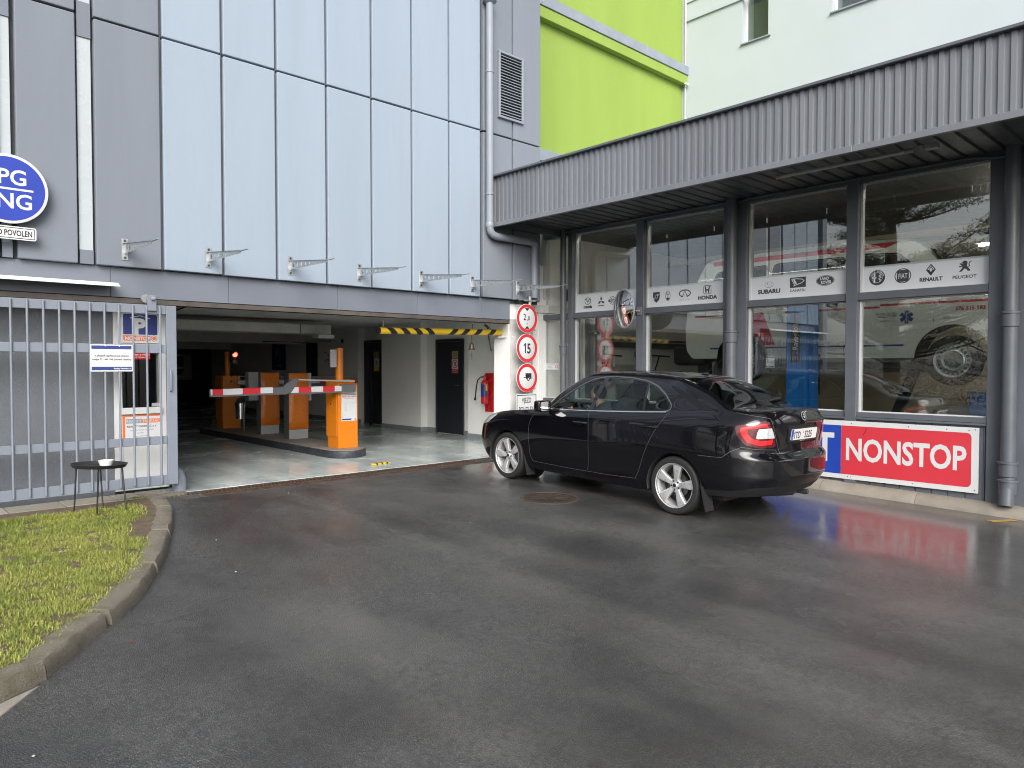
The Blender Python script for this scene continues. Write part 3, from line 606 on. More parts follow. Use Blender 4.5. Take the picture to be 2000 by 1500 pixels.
# canopy
CY0, CY1 = -5.0, 8.54
def corr_sheet(y0, y1):
    pts = []; y = y1
    while y > y0 + .001:
        for dy, dx in ((0, 0), (.040, 0), (.047, .020), (.088, .020)):
            if y - dy >= y0: pts.append((7.575 + dx, y - dy))
        y -= .095
    b = MB(); b.loft([[(x, yy, 3.66) for x, yy in pts], [(x, yy, 4.365) for x, yy in pts]], thick=.004); return b
y = CY1; k = 0
while y > CY0:
    y1 = max(CY0, y - .95); corr_sheet(y1, y).build('corrugated_sheet', M['corrugated'], wk, smooth=20); y = y1; k += 1
for k in range(5):
    y0 = CY1 - 2.75 * k; b = MB(); b.box((7.545, 7.60, max(CY0, y0 - 2.747), y0, 3.595, 3.662)); b.build('canopy_trim', M['corrugated'], wk, bevel=.003, seg=1)
    b = MB(); b.box((7.52, 7.72, max(CY0, y0 - 2.747), y0, 4.368, 4.40)); b.build('canopy_cap', M['pipe_dark'], wk, bevel=.004, seg=1)
mb = MB(); mb.box((7.55, 7.75, CY1 - .03, CY1 + .003, 3.66, 4.366)); mb.box((7.6, 9.2, 8.50, 8.535, 3.62, 4.36)); mb.build('canopy_end', M['corrugated'], wk)
mb = MB(); mb.box((7.60, 15.64, CY0, 8.50, 4.33, 4.365)); mb.build('roof', M['flashing'], wk)
ns = int((CY1 - CY0) / .19)
for k in range(ns):
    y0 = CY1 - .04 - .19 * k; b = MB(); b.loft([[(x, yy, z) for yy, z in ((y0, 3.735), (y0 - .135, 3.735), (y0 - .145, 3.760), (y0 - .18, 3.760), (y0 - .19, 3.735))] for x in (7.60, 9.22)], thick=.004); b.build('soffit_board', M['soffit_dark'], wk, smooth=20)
mb = MB(); mb.tube([(9.10, 8.4, 3.70), (9.10, 5.3, 3.70), (9.12, 5.2, 3.68), (9.10, 5.0, 3.70), (9.10, 2.4, 3.70), (9.12, 2.15, 3.66), (9.12, -3, 3.66)], .016, 6); mb.build('conduit', M['soffit_dark'], wk)
# posts, rails
YW = [(6.95, 8.29), (5.445, 6.81), (3.738, 5.085), (2.225, 3.60), (.42, 1.76), (-1.1, .28), (-2.9, -1.55)]
def post(y0, y1, x=9.14, mat='anthracite', z1=3.80): b = MB(); b.box((x, 9.36, y0, y1, -.2, z1)); b.build('post', M[mat], wk, bevel=.004, seg=1)
post(8.29, 8.385); post(6.81, 6.95); post(5.085, 5.445, 9.16); post(3.60, 3.738); post(1.76, 2.225, 9.16); post(.28, .42); post(-1.55, -1.1, 9.16)
post(9.02, 9.24, 9.22, 'white_trim')
WALLS = YW + [(8.385, 9.02)]
for i, (a, b) in enumerate(WALLS):
    w = MB().box((9.165, 9.34, a, b, 2.235, 2.325)).build('window', M['anthracite'], wk, bevel=.003, seg=1)
    for nm_w, q in (('head', (9.165, 9.34, a, b, 3.66, 3.80)), ('bottom_rail', (9.165, 9.34, a, b, .802, .862)), ('sill', (9.135, 9.34, a, b, .775, .800))): MB().box(q).build(nm_w, M['anthracite'], w, bevel=.003, seg=1)
    for z0, z1 in ((.862, 2.235), (2.325, 3.66)):
        f = MB(); R_o, R_i = [(a, z0), (b, z0), (b, z1), (a, z1)], [(a + .018, z0 + .014), (b - .022, z0 + .014), (b - .022, z1 - .014), (a + .018, z1 - .014)]
        f.add([(x, *p) for x in (9.225, 9.29) for p in R_o + R_i], [(i_, (i_+1) % 4, 4 + (i_+1) % 4, 4 + i_) for i_ in range(4)] + [(8 + i_, 12 + i_, 12 + (i_+1) % 4, 8 + (i_+1) % 4) for i_ in range(4)] + [(4 + i_, 4 + (i_+1) % 4, 12 + (i_+1) % 4, 12 + i_) for i_ in range(4)] + [(i_, 8 + i_, 8 + (i_+1) % 4, (i_+1) % 4) for i_ in range(4)])
        f.build('glazing_bead', M['white_trim'], w)
    for z0, z1 in ((.876, 2.221), (2.339, 3.646)):
        f = MB(); t_ = .016 if z0 > 2 else 0; f.add([(9.25 + dx + (0 if z == z0 else -t_), yy, z) for z in (z0, z1) for yy in (a + .018, b - .022) for dx in (0, .006)], [(0,1,3,2),(4,6,7,5),(0,2,6,4),(1,5,7,3),(0,4,5,1),(2,3,7,6)]); f.build('pane', M['window_glass'], w)
    # ribbed plinth under the window
    pts = []; yy = b
    while yy > a + .001:
        for dy, dx in ((0, 0), (.145, 0), (.150, .012), (.160, .012), (.165, 0)):
            if yy - dy >= a: pts.append((9.175 + dx, yy - dy))
        yy -= .17
    f = MB(); f.loft([[(x, q, -.2) for x, q in pts], [(x, q, .785) for x, q in pts]], thick=.02); f.build('plinth_sheet', M['anthracite'], wk, smooth=20)
mb = MB(); mb.box((9.04, 9.06, 2.0, 2.2, 0, .1))
# concrete base strip in front of the workshop
bs = bpy.data.objects.new('base_kerb', None); COL.objects.link(bs); bs['kind'] = 'structure'; bs['label'] = 'sandy concrete strip along the foot of the workshop wall'
y = 8.6
while y > -5:
    y1 = y - rnd.uniform(.9, 1.3); b = MB(); q = []
    n = 12
    for i in range(n + 1):
        yy = y + (y1 + .004 - y) * i / n; z = gz(0, yy); j = noise.noise(Vector((yy * 4, 0, 1))) * .012
        q.append([(9.20, yy, z - .1), (9.20, yy, z + .112), (9.06 + j * .3, yy, z + .100 + j * .4), (9.0 + j, yy, z + .055 + j), (8.965 + j, yy, z + .012), (8.962 + j, yy, z - .1)])
    b.loft(q); b.build('kerb_block', M['kerb_sand'], bs, smooth=45); y = y1
# cast downpipes on the posts
def downpipe(y, r, x, ztop, collars):
    b = MB(); b.tube([(x, y, ztop), (x, y, .25), (x - .005, y, .18), (x - .03, y, .06), (x - .045, y, -.05)], r, 20); p = b.build('downpipe', M['pipe_dark'], wk)
    for z in collars: MB().lathe([(r, -.11), (r * 1.16, -.10), (r * 1.2, .03), (r * 1.36, .035), (r * 1.36, .055), (r * 1.05, .06)], (x, y, z), (0, 0, 1), 24).build('pipe_collar', M['pipe_dark'], p)
downpipe(8.44, .050, 9.08, 3.74, (1.72,)); downpipe(5.27, .075, 9.08, 3.74, (1.86,)); downpipe(2.0, .072, 9.07, 3.74, (1.95, .36, .17)); downpipe(-1.3, .072, 9.07, 3.74, (1.95,))
# room
mb = MB(); mb.box((9.37, 15.6, 9.26, 9.4, -.3, 3.9)); mb.box((9.2, 9.4, 9.241, 9.26, -.2, 3.8)); mb.build('side_wall', M['white_wall'], wk)
mb = MB(); mb.box((15.4, 15.6, CY0, 9.26, -.3, 3.9)); mb.build('rear_wall', M['wall_yellow'], wk)
mb = MB(); mb.box((9.3, 15.6, CY0 - .1, CY0, -.3, 4.3)); mb.build('end_wall', M['white_wall'], wk)
mb = MB(); mb.box((9.3, 15.4, CY0, 9.26, -.3, -.12)); mb.build('floor', M['workshop_floor'], wk)
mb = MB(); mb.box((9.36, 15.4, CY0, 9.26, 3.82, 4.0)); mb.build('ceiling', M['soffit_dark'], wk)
# wall tiles in the left bay
tm = None
for r in range(7):
    for k in range(16):
        if tm is None: t_ = MB().box((-.098, .098, -.006, .006, -.098, .098)).build('wall_tile', M['tile_white'], wk, bevel=.003, seg=1); tm = t_.data
        else: t_ = bpy.data.objects.new('wall_tile', tm); COL.objects.link(t_); adopt(t_, wk)
        t_.location = (9.52 + .2 * k, 9.255, .15 + .2 * r)
mb = MB(); mb.box((9.4, 15.3, 9.17, 9.26, 1.80, 1.90)); mb.tube([(9.4, 9.2, 1.95), (15.3, 9.2, 1.95)], .018, 6); mb.build('cable_tray', M['duct_grey'], wk)
# ---------------------------------------------------------------- the black saloon
def pchip(xk, Y, xs):
    """monotone cubic along axis 0 of Y"""
    xk = np.asarray(xk, float); h = np.diff(xk); d = np.diff(Y, axis=0) / h.reshape(-1, *([1] * (Y.ndim - 1)))
    m = np.zeros_like(Y)
    for i in range(1, len(xk) - 1):
        a, b = d[i - 1], d[i]; w1, w2 = 2 * h[i] + h[i - 1], h[i] + 2 * h[i - 1]
        with np.errstate(divide='ignore', invalid='ignore'):
            v = (w1 + w2) / (w1 / a + w2 / b)
        m[i] = np.where(a * b > 0, v, 0)
    m[0] = d[0]; m[-1] = d[-1]
    k = np.clip(np.searchsorted(xk, xs, side='right') - 1, 0, len(xk) - 2)
    t = ((xs - xk[k]) / h[k]).reshape(-1, *([1] * (Y.ndim - 1))); hh = h[k].reshape(t.shape)
    return ((2*t**3 - 3*t**2 + 1) * Y[k] + (t**3 - 2*t**2 + t) * hh * m[k] + (-2*t**3 + 3*t**2) * Y[k+1] + (t**3 - t**2) * hh * m[k+1])

def nspline(xk, Y, xs, clamp0=None):
    """natural / clamped cubic spline along axis 0"""
    xk = np.asarray(xk, float); n = len(xk); h = np.diff(xk); S = Y.reshape(n, -1)
    A = np.zeros((n, n)); B = np.zeros_like(S)
    A[0, 0] = A[-1, -1] = 1
    for i in range(1, n - 1):
        A[i, i-1] = h[i-1]; A[i, i] = 2 * (h[i-1] + h[i]); A[i, i+1] = h[i]
        B[i] = 6 * ((S[i+1] - S[i]) / h[i] - (S[i] - S[i-1]) / h[i-1])
    M = np.linalg.solve(A, B)
    k = np.clip(np.searchsorted(xk, xs, side='right') - 1, 0, n - 2)
    a = (xk[k+1] - xs)[:, None]; b = (xs - xk[k])[:, None]; hh = h[k][:, None]
    r = M[k]*a**3/(6*hh) + M[k+1]*b**3/(6*hh) + (S[k]/hh - M[k]*hh/6)*a + (S[k+1]/hh - M[k+1]*hh/6)*b
    return r.reshape((len(xs),) + Y.shape[1:])

CAR_RINGS = [
 # x / y / z per column, front centre -> left flank -> rear centre
 ([2.02,2.00,1.93,1.80,1.62,1.30,.95,.55,.10,-.40,-.85,-1.30,-1.62,-1.88,-2.08,-2.17,-2.20],
  [0,.36,.60,.72,.775,.79,.79,.785,.785,.785,.785,.785,.775,.74,.60,.33,0],
  [.21,.21,.21,.205,.20,.20,.19,.185,.185,.185,.19,.22,.25,.27,.285,.29,.29]),
 ([2.10,2.08,2.00,1.85,1.64,1.30,.95,.55,.10,-.40,-.85,-1.30,-1.64,-1.92,-2.14,-2.25,-2.28],
  [0,.37,.63,.76,.815,.825,.825,.82,.82,.82,.82,.825,.815,.785,.635,.35,0],
  [.30,.30,.30,.30,.30,.29,.275,.265,.265,.27,.28,.31,.34,.365,.38,.385,.385]),
 ([2.15,2.13,2.05,1.89,1.65,1.30,.95,.55,.10,-.40,-.85,-1.30,-1.65,-1.94,-2.18,-2.295,-2.325],
  [0,.38,.65,.79,.838,.848,.842,.838,.838,.838,.842,.85,.842,.81,.66,.36,0],
  [.47,.47,.47,.48,.50,.50,.48,.47,.47,.47,.48,.50,.50,.495,.49,.485,.485]),
 ([2.13,2.11,2.03,1.87,1.65,1.30,.95,.55,.10,-.40,-.85,-1.30,-1.65,-1.94,-2.18,-2.295,-2.325],
  [0,.38,.65,.79,.842,.855,.852,.85,.85,.85,.853,.857,.848,.815,.665,.365,0],
  [.62,.62,.63,.64,.66,.67,.67,.66,.66,.66,.67,.68,.675,.66,.645,.635,.635]),
 ([2.08,2.06,1.98,1.83,1.62,1.30,.95,.55,.10,-.40,-.85,-1.30,-1.65,-1.93,-2.13,-2.225,-2.245],
  [0,.37,.63,.77,.832,.848,.848,.848,.848,.848,.85,.850,.84,.805,.655,.35,0],
  [.70,.70,.71,.73,.755,.78,.785,.79,.80,.81,.815,.81,.79,.765,.735,.725,.725]),
 ([2.03,2.01,1.94,1.80,1.60,1.30,.95,.55,.10,-.40,-.85,-1.30,-1.65,-1.93,-2.15,-2.25,-2.275],
  [0,.36,.61,.75,.808,.832,.838,.84,.84,.84,.84,.836,.822,.785,.645,.35,0],
  [.745,.745,.755,.775,.81,.845,.862,.875,.892,.91,.925,.94,.95,.965,.985,.995,1.0]),
 ([1.92,1.90,1.84,1.72,1.54,1.27,.94,.56,.10,-.40,-.85,-1.28,-1.62,-1.90,-2.10,-2.19,-2.215],
  [0,.34,.57,.69,.745,.782,.796,.803,.805,.804,.80,.788,.765,.715,.60,.34,0],
  [.80,.80,.805,.825,.86,.895,.918,.942,.968,.992,1.015,1.04,1.055,1.075,1.10,1.118,1.122]),
 ([1.78,1.76,1.70,1.59,1.43,1.195,.905,.557,.10,-.401,-.837,-1.274,-1.607,-1.882,-2.065,-2.147,-2.172],
  [0,.337,.564,.683,.738,.776,.791,.800,.802,.801,.797,.784,.760,.709,.602,.337,0],
  [.828,.827,.831,.847,.876,.905,.924,.944,.970,.994,1.017,1.043,1.060,1.081,1.106,1.127,1.131]),
 ([1.02,.99,.93,.87,.82,.765,.695,.54,.10,-.40,-.85,-1.24,-1.52,-1.725,-1.855,-1.875,-1.88],
  [0,.32,.53,.64,.70,.74,.765,.783,.786,.786,.781,.762,.732,.692,.625,.33,0],
  [.985,.98,.975,.97,.965,.96,.957,.957,.980,1.004,1.028,1.058,1.085,1.108,1.122,1.135,1.138]),
 ([.62,.60,.56,.52,.485,.45,.40,.29,-.02,-.40,-.76,-1.08,-1.265,-1.385,-1.505,-1.535,-1.545],
  [0,.27,.45,.555,.62,.66,.685,.70,.705,.705,.70,.685,.668,.645,.582,.31,0],
  [1.235,1.23,1.225,1.215,1.205,1.20,1.195,1.195,1.205,1.218,1.225,1.235,1.238,1.240,1.272,1.297,1.302]),
 ([.22,.21,.185,.16,.14,.115,.08,-.01,-.18,-.42,-.66,-.88,-1.00,-1.10,-1.17,-1.20,-1.21],
  [0,.22,.37,.465,.52,.55,.568,.578,.582,.582,.58,.575,.57,.563,.525,.28,0],
  [1.428,1.424,1.416,1.407,1.40,1.395,1.391,1.39,1.394,1.395,1.39,1.378,1.370,1.370,1.388,1.417,1.424]),
 ([.12,.115,.10,.08,.06,.035,0,-.07,-.22,-.43,-.64,-.83,-.94,-1.03,-1.09,-1.115,-1.12],
  [0,.19,.32,.40,.445,.47,.487,.495,.50,.50,.498,.493,.488,.478,.42,.24,0],
  [1.442,1.440,1.436,1.431,1.428,1.426,1.425,1.427,1.432,1.434,1.430,1.421,1.415,1.413,1.418,1.432,1.437]),
 ([.0,-.005,-.01,-.02,-.03,-.05,-.08,-.14,-.27,-.45,-.61,-.77,-.86,-.93,-.97,-.99,-1.0],
  [0,.10,.17,.21,.235,.25,.26,.265,.27,.27,.268,.263,.26,.25,.22,.13,0],
  [1.454,1.454,1.453,1.452,1.452,1.452,1.453,1.455,1.459,1.461,1.458,1.452,1.447,1.443,1.441,1.443,1.444]),
 ([-.1,-.105,-.11,-.12,-.13,-.145,-.17,-.22,-.32,-.46,-.59,-.71,-.78,-.84,-.88,-.89,-.9],
  [0]*17,
  [1.460,1.460,1.460,1.460,1.460,1.461,1.462,1.463,1.465,1.466,1.464,1.461,1.458,1.455,1.453,1.452,1.452]),
]

def car_surface(nt=300, nv=190):
    R = np.array([np.array(r).T for r in CAR_RINGS])            # ring, column, xyz
    C = R[3]; L = np.concatenate([[0], np.cumsum(np.linalg.norm(np.diff(C, axis=0), axis=1))])
    # mirror columns over the centre plane so the spline is symmetric there
    def mir(A): B = A.copy(); B[..., 1] *= -1; return B
    Rm = np.concatenate([mir(R[:, 2:0:-1]), R, mir(R[:, -2:-4:-1])], axis=1)
    Lm = np.concatenate([-L[2:0:-1], L, 2 * L[-1] - L[-2:-4:-1]])
    ts = np.linspace(0, L[-1], nt)
    G = nspline(Lm, Rm.transpose(1, 0, 2), ts)                   # t, ring, xyz
    G[0, :, 1] = 0; G[-1, :, 1] = 0
    mid = G[nt // 2]; D = np.maximum(np.linalg.norm(np.diff(R, axis=0), axis=2).mean(axis=1), .03)
    V = np.concatenate([[0], np.cumsum(D)])
    vs = np.linspace(0, V[-1], nv)
    return pchip(V, G.transpose(1, 0, 2), vs)                    # v, t, xyz

def poly_sdf(P, poly):
    """signed distance (negative inside) of points P (n,2) to a closed polygon"""
    poly = np.asarray(poly, float); d = np.full(len(P), 1e9); ins = np.zeros(len(P), bool)
    for a, b in zip(poly, np.roll(poly, -1, axis=0)):
        e = b - a; w = P - a; t = np.clip((w @ e) / (e @ e + 1e-12), 0, 1)
        d = np.minimum(d, np.hypot(*(w - t[:, None] * e).T))
        c = ((a[1] <= P[:, 1]) != (b[1] <= P[:, 1]))
        with np.errstate(divide='ignore', invalid='ignore'):
            xi = a[0] + (P[:, 1] - a[1]) * (b[0] - a[0]) / (b[1] - a[1])
        ins ^= c & (P[:, 0] < xi)
    return np.where(ins, -d, d)

def line_dist(P, line):
    line = np.asarray(line, float); d = np.full(len(P), 1e9)
    for a, b in zip(line[:-1], line[1:]):
        e = b - a; w = P - a; t = np.clip((w @ e) / (e @ e + 1e-12), 0, 1)
        d = np.minimum(d, np.hypot(*(w - t[:, None] * e).T))
    return d

def smooth_poly(pts, r=.04, n=6):
    """round every corner of a closed polygon"""
    pts = [np.array(p[:2], float) for p in pts]; rad = [r] * len(pts); out = []
    for i, p in enumerate(pts):
        a, b = pts[i - 1], pts[(i + 1) % len(pts)]
        la, lb = np.linalg.norm(a - p), np.linalg.norm(b - p); q = min(r, la * .45, lb * .45)
        s, e = p + (a - p) / la * q, p + (b - p) / lb * q
        for k in range(n + 1):
            t = k / n; out.append((1 - t)**2 * s + 2 * t * (1 - t) * p + t * t * e)
    return np.array(out)

def chaikin(pts, n=3):
    pts = np.array(pts, float)
    for _ in range(n):
        q = np.empty((2 * (len(pts) - 1) + 2, 2)); q[0] = pts[0]; q[-1] = pts[-1]
        q[1:-1:2] = .75 * pts[:-1] + .25 * pts[1:]; q[2:-1:2] = .25 * pts[:-1] + .75 * pts[1:]; pts = q
    return pts

class Shell:
    """triangle soup with labels that can be cut along the zero line of a field"""
    def __init__(s, V, N, F):
        s.V, s.N, s.F = V, N, F; s.L = np.zeros(len(F), int)
    def cut(s, fn, label, only=None, where=None):
        f = fn(s.V); f[np.abs(f) < 1e-7] = 1e-7
        if where is not None: f = np.where(where(s.V), f, np.maximum(np.abs(f), 1e-4))
        sg = f[s.F] < 0; k = sg.sum(1); ok = np.ones(len(s.F), bool) if only is None else np.isin(s.L, only)
        keep = ~ok | (k == 0); full = ok & (k == 3); part = ok & (k > 0) & (k < 3)
        nF = [s.F[keep], s.F[full]]; nL = [s.L[keep], np.full(full.sum(), label)]
        V, N = [s.V], [s.N]; n = len(s.V); cache = {}; nv, nn = [], []; tf, tl = [], []
        def mid(a, b):
            key = (a, b) if a < b else (b, a)
            if key not in cache:
                t = f[key[0]] / (f[key[0]] - f[key[1]]); cache[key] = n + len(nv)
                nv.append(s.V[key[0]] * (1 - t) + s.V[key[1]] * t); nn.append(s.N[key[0]] * (1 - t) + s.N[key[1]] * t)
            return cache[key]
        for tri, l in zip(s.F[part], s.L[part]):
            inn = [f[i] < 0 for i in tri]; one = inn if sum(inn) == 1 else [not q for q in inn]
            r = one.index(True); a, b, c = tri[r], tri[(r + 1) % 3], tri[(r + 2) % 3]
            ab, ac = mid(a, b), mid(a, c); la, lo = (label, l) if sum(inn) == 1 else (l, label)
            tf += [(a, ab, ac), (ab, b, c), (ab, c, ac)]; tl += [la, lo, lo]
        if nv: s.V = np.vstack([s.V, nv]); s.N = np.vstack([s.N, nn])
        if tf: nF.append(np.array(tf)); nL.append(np.array(tl))
        s.F = np.vstack(nF); s.L = np.concatenate(nL)
    def mesh(s, name, labels, mirror=False, push=0.0, both=False):
        m = np.isin(s.L, labels); F = s.F[m]
        if not len(F): return None
        u, inv = np.unique(F, return_inverse=True); F = inv.reshape(-1, 3); V = s.V[u].copy(); N = s.N[u].copy()
        N /= np.linalg.norm(N, axis=1)[:, None] + 1e-12; V = V + N * push
        if both or mirror:
            Vm, Nm = V * [1, -1, 1], N * [1, -1, 1]; Fm = F[:, ::-1]
            if mirror: V, N, F = Vm, Nm, Fm
            else: F = np.vstack([F, Fm + len(V)]); V = np.vstack([V, Vm]); N = np.vstack([N, Nm])
        if both:      # weld the centre line
            key = {}; mp = np.arange(len(V))
            for i in np.where(np.abs(V[:, 1]) < 1e-5)[0]:
                q = tuple(np.round(V[i], 4)); mp[i] = key.setdefault(q, i)
            F = mp[F]; u, inv = np.unique(F, return_inverse=True); F = inv.reshape(-1, 3); V, N = V[u], N[u]
            N[np.abs(V[:, 1]) < 1e-5, 1] = 0
        ok = (F[:, 0] != F[:, 1]) & (F[:, 1] != F[:, 2]) & (F[:, 0] != F[:, 2]); F = F[ok]
        ar = np.linalg.norm(np.cross(V[F[:, 1]] - V[F[:, 0]], V[F[:, 2]] - V[F[:, 0]]), axis=1); F = F[ar > 1e-9]
        F = F[np.unique(np.sort(F, axis=1), axis=0, return_index=True)[1]]
        u, inv = np.unique(F, return_inverse=True); F = inv.reshape(-1, 3); V, N = V[u], N[u]
        N = np.where(np.isfinite(N), N, 0); N[np.abs(N).sum(1) < 1e-6] = (0, 0, 1)
        me = bpy.data.meshes.new(name); me.from_pydata(V.tolist(), [], F.tolist()); me.validate(); me.update(calc_edges=True)
        me.polygons.foreach_set('use_smooth', [True] * len(me.polygons))
        N /= np.linalg.norm(N, axis=1)[:, None] + 1e-12
        me.normals_split_custom_set_from_vertices(N.tolist())
        return me

DLO = [(.60,.972),(.40,1.115),(.17,1.265),(.02,1.335),(-.12,1.368),(-.30,1.381),(-.55,1.378),(-.78,1.350),(-.94,1.303),(-1.08,1.222),(-1.185,1.12),(-1.18,1.075),(-1.10,1.058),(-.75,1.035),(0,.992)]

def build_car(root, M, person=True):
    G = car_surface(); nv, nt, _ = G.shape
    du = np.gradient(G, axis=1); dv = np.gradient(G, axis=0); N = np.cross(dv, du)
    N[..., :] /= np.linalg.norm(N, axis=2)[..., None] + 1e-12
    cen = np.array([-.1, 0, .55]); sgn = np.sign(np.einsum('ijk,ijk->ij', N, G - cen))
    flip = -1 if np.median(sgn) < 0 else 1; N *= flip
    N[:, 0, 1] = 0; N[:, -1, 1] = 0; N[-1] = [0, 0, 1]; N[-2] = N[-2] * .3 + np.array([0, 0, .7])
    idx = np.arange(nv * nt).reshape(nv, nt); a, b, c, d = idx[:-1, :-1], idx[:-1, 1:], idx[1:, 1:], idx[1:, :-1]
    F = np.concatenate([np.stack([a, b, c], -1).reshape(-1, 3), np.stack([a, c, d], -1).reshape(-1, 3)])
    V = G.reshape(-1, 3); Nn = N.reshape(-1, 3)
    fn = np.cross(V[F[:, 1]] - V[F[:, 0]], V[F[:, 2]] - V[F[:, 0]])
    if np.median(np.sign(np.einsum('ij,ij->i', fn, Nn[F[:, 0]]))) < 0: F = F[:, ::-1]
    S = Shell(V, Nn, F)
    xz = lambda V: V[:, [0, 2]]; xy = lambda V: V[:, [0, 1]]; yz = lambda V: V[:, [1, 2]]
    BODY, DLOC, FW, RW, QW, WS, RG, LAMP, LIN, LWH, LTR, FD, RD, LID, BUMP, LOW, GAP, ARCH, HEAD, FRAME, PILL, LIDP = range(22)
    side = lambda V: (V[:, 1] > .45)
    # wheel arches
    for wx in (1.318, -1.315):
        S.cut(lambda V, wx=wx: np.hypot(V[:, 0] - wx, V[:, 2] - .305) - .338, ARCH, where=lambda V: V[:, 1] > .5)
    dlo = smooth_poly(DLO, .03)
    grow = lambda o: (lambda V: poly_sdf(xz(V), dlo) - o)
    sidew = lambda V: (V[:, 1] > .5) & (V[:, 2] > .9)
    S.cut(grow(.015), FRAME, [BODY], sidew)
    S.cut(grow(.002), PILL, [FRAME], sidew)
    fw = smooth_poly([(.565,.985),(.37,1.118),(.15,1.262),(.01,1.328),(-.115,1.357),(-.155,1.357),(-.055,.998)], .02)
    rw = smooth_poly([(-.12,1.003),(-.225,1.367),(-.30,1.371),(-.55,1.368),(-.77,1.342),(-.80,1.335),(-.835,1.046)], .02)
    qw = smooth_poly([(-.868,1.050),(-.835,1.325),(-.94,1.288),(-1.07,1.21),(-1.168,1.12),(-1.165,1.085),(-1.10,1.068)], .02)
    for pol, lab in ((fw, FW), (rw, RW), (qw, QW)):
        S.cut(lambda V, p=pol: poly_sdf(xz(V), p), lab, [PILL], sidew)
    # windscreen and rear window, drawn in plan
    ws = smooth_poly([(.985,-.1),(.985,.30),(.93,.48),(.85,.615),(.77,.685),(.20,.505),(.235,.36),(.255,.2),(.262,-.1)], .05)
    S.cut(lambda V: poly_sdf(xy(V), ws), WS, [BODY], lambda V: V[:, 2] > .95)
    rg = smooth_poly([(-1.235,-.1),(-1.225,.28),(-1.205,.455),(-1.24,.49),(-1.80,.572),(-1.845,.55),(-1.868,.33),(-1.872,-.1)], .05)
    S.cut(lambda V: poly_sdf(xy(V), rg), RG, [BODY], lambda V: V[:, 2] > 1.05)
    # tail lamp: drawn over the unrolled rear corner
    def un(V):
        return np.stack([np.where(V[:, 1] < 1e9, np.arctan2(V[:, 1], -(V[:, 0] + 1.55)), 0), V[:, 2]], 1)
    A = lambda x, y: np.arctan2(y, -(x + 1.55))
    lamp = smooth_poly([(A(-1.965,.775),.975),(A(-2.13,.62),1.02),(A(-2.175,.545),1.034),(A(-2.205,.485),.90),(A(-2.218,.445),.775),(A(-2.14,.62),.765),(A(-2.04,.72),.80),(A(-1.985,.765),.885)], .022)
    rear = lambda V: (V[:, 0] < -1.7)
    S.cut(lambda V: poly_sdf(un(V), lamp), LAMP, [BODY], rear)
    ctr = np.array([A(-2.13,.62), .905])
    inn = (lamp - ctr) * [.80, .80] + ctr
    S.cut(lambda V: poly_sdf(un(V), inn), LIN, [LAMP], rear)
    ctr2 = np.array([A(-2.15,.58), .915]); inn2 = (lamp - ctr2) * [.60, .50] + ctr2
    S.cut(lambda V: poly_sdf(un(V), inn2), LAMP, [LIN], rear)
    wh = smooth_poly([(A(-2.125,.635),.955),(A(-2.205,.46),.965),(A(-2.216,.43),.865),(A(-2.11,.65),.858)], .02)
    S.cut(lambda V: poly_sdf(un(V), wh), LWH, [LIN, LAMP], rear)
    # panel gaps: grey ribbons that paint in the highlight along their edges
    g = .0042
    from mathutils.bvhtree import BVHTree
    tree = BVHTree.FromPolygons([tuple(p) for p in S.V.tolist()], [tuple(f) for f in S.F.tolist()])
    seam = MB()
    def ribbon(hits, w=.0016):
        for k in range(len(hits) - 1):
            (a, na), (c_, nc) = hits[k], hits[k + 1]; t = (c_ - a)
            if t.length > .08: continue
            t.normalize(); sa, sc = t.cross(na).normalized() * w, t.cross(nc).normalized() * w; a2, c2_ = a + na * .0006, c_ + nc * .0006
            for m_ in (1, -1): seam.quad(*[(p.x, p.y * m_, p.z) for p in (a2 - sa, a2 + sa, c2_ + sc, c2_ - sc)])
    def trace(line, mode):
        L = np.array(line, float); n = max(2, int(np.linalg.norm(np.diff(L, axis=0), axis=1).sum() / .015)); q = np.concatenate([[0], np.cumsum(np.linalg.norm(np.diff(L, axis=0), axis=1))]); tq = np.linspace(0, q[-1], n); P_ = np.stack([np.interp(tq, q, L[:, i]) for i in (0, 1)], 1); out = []
        for u_, z_ in P_:
            if mode == 'side': o_, d_ = Vector((u_, 2, z_)), Vector((0, -1, 0))
            else: d_ = Vector((math.cos(u_), -math.sin(u_), 0)); o_ = Vector((-1.55, 0, z_)) - d_ * 3
            h = tree.ray_cast(o_, d_)
            if h[0] is not None: nn_ = h[1] if h[1].dot(d_) < 0 else -h[1]; out.append((h[0], nn_))
        return out
    def gap(line, proj, only, where): ribbon(trace(line, 'side'))
    fdl = chaikin([(.66,.95),(.80,.90),(.885,.80),(.905,.62),(.885,.36),(.83,.30)])
    bl = chaikin([(-.085,.99),(-.115,.86),(-.12,.62),(-.115,.36),(-.10,.30)])
    rdl = chaikin([(-1.19,1.05),(-1.15,.97),(-1.04,.82),(-.93,.60),(-.85,.38),(-.80,.305)])
    bot = [(.845,.292),(.3,.283),(-.40,.290),(-.82,.306)]
    sd = lambda V: (V[:, 1] > .6) & (V[:, 2] < 1.06)
    for l in (fdl, bl, rdl, bot): gap(l, xz, [BODY], sd)
    fdoor = list(fdl) + [(.3,.283)] + list(bl[::-1]) + [(.3,1.0)]
    rdoor = list(bl) + [(-.40,.290)] + list(rdl[::-1]) + [(-.6,1.06)]
    S.cut(lambda V: poly_sdf(xz(V), fdoor), FD, [BODY], sd)
    S.cut(lambda V: poly_sdf(xz(V), rdoor), RD, [BODY], sd)
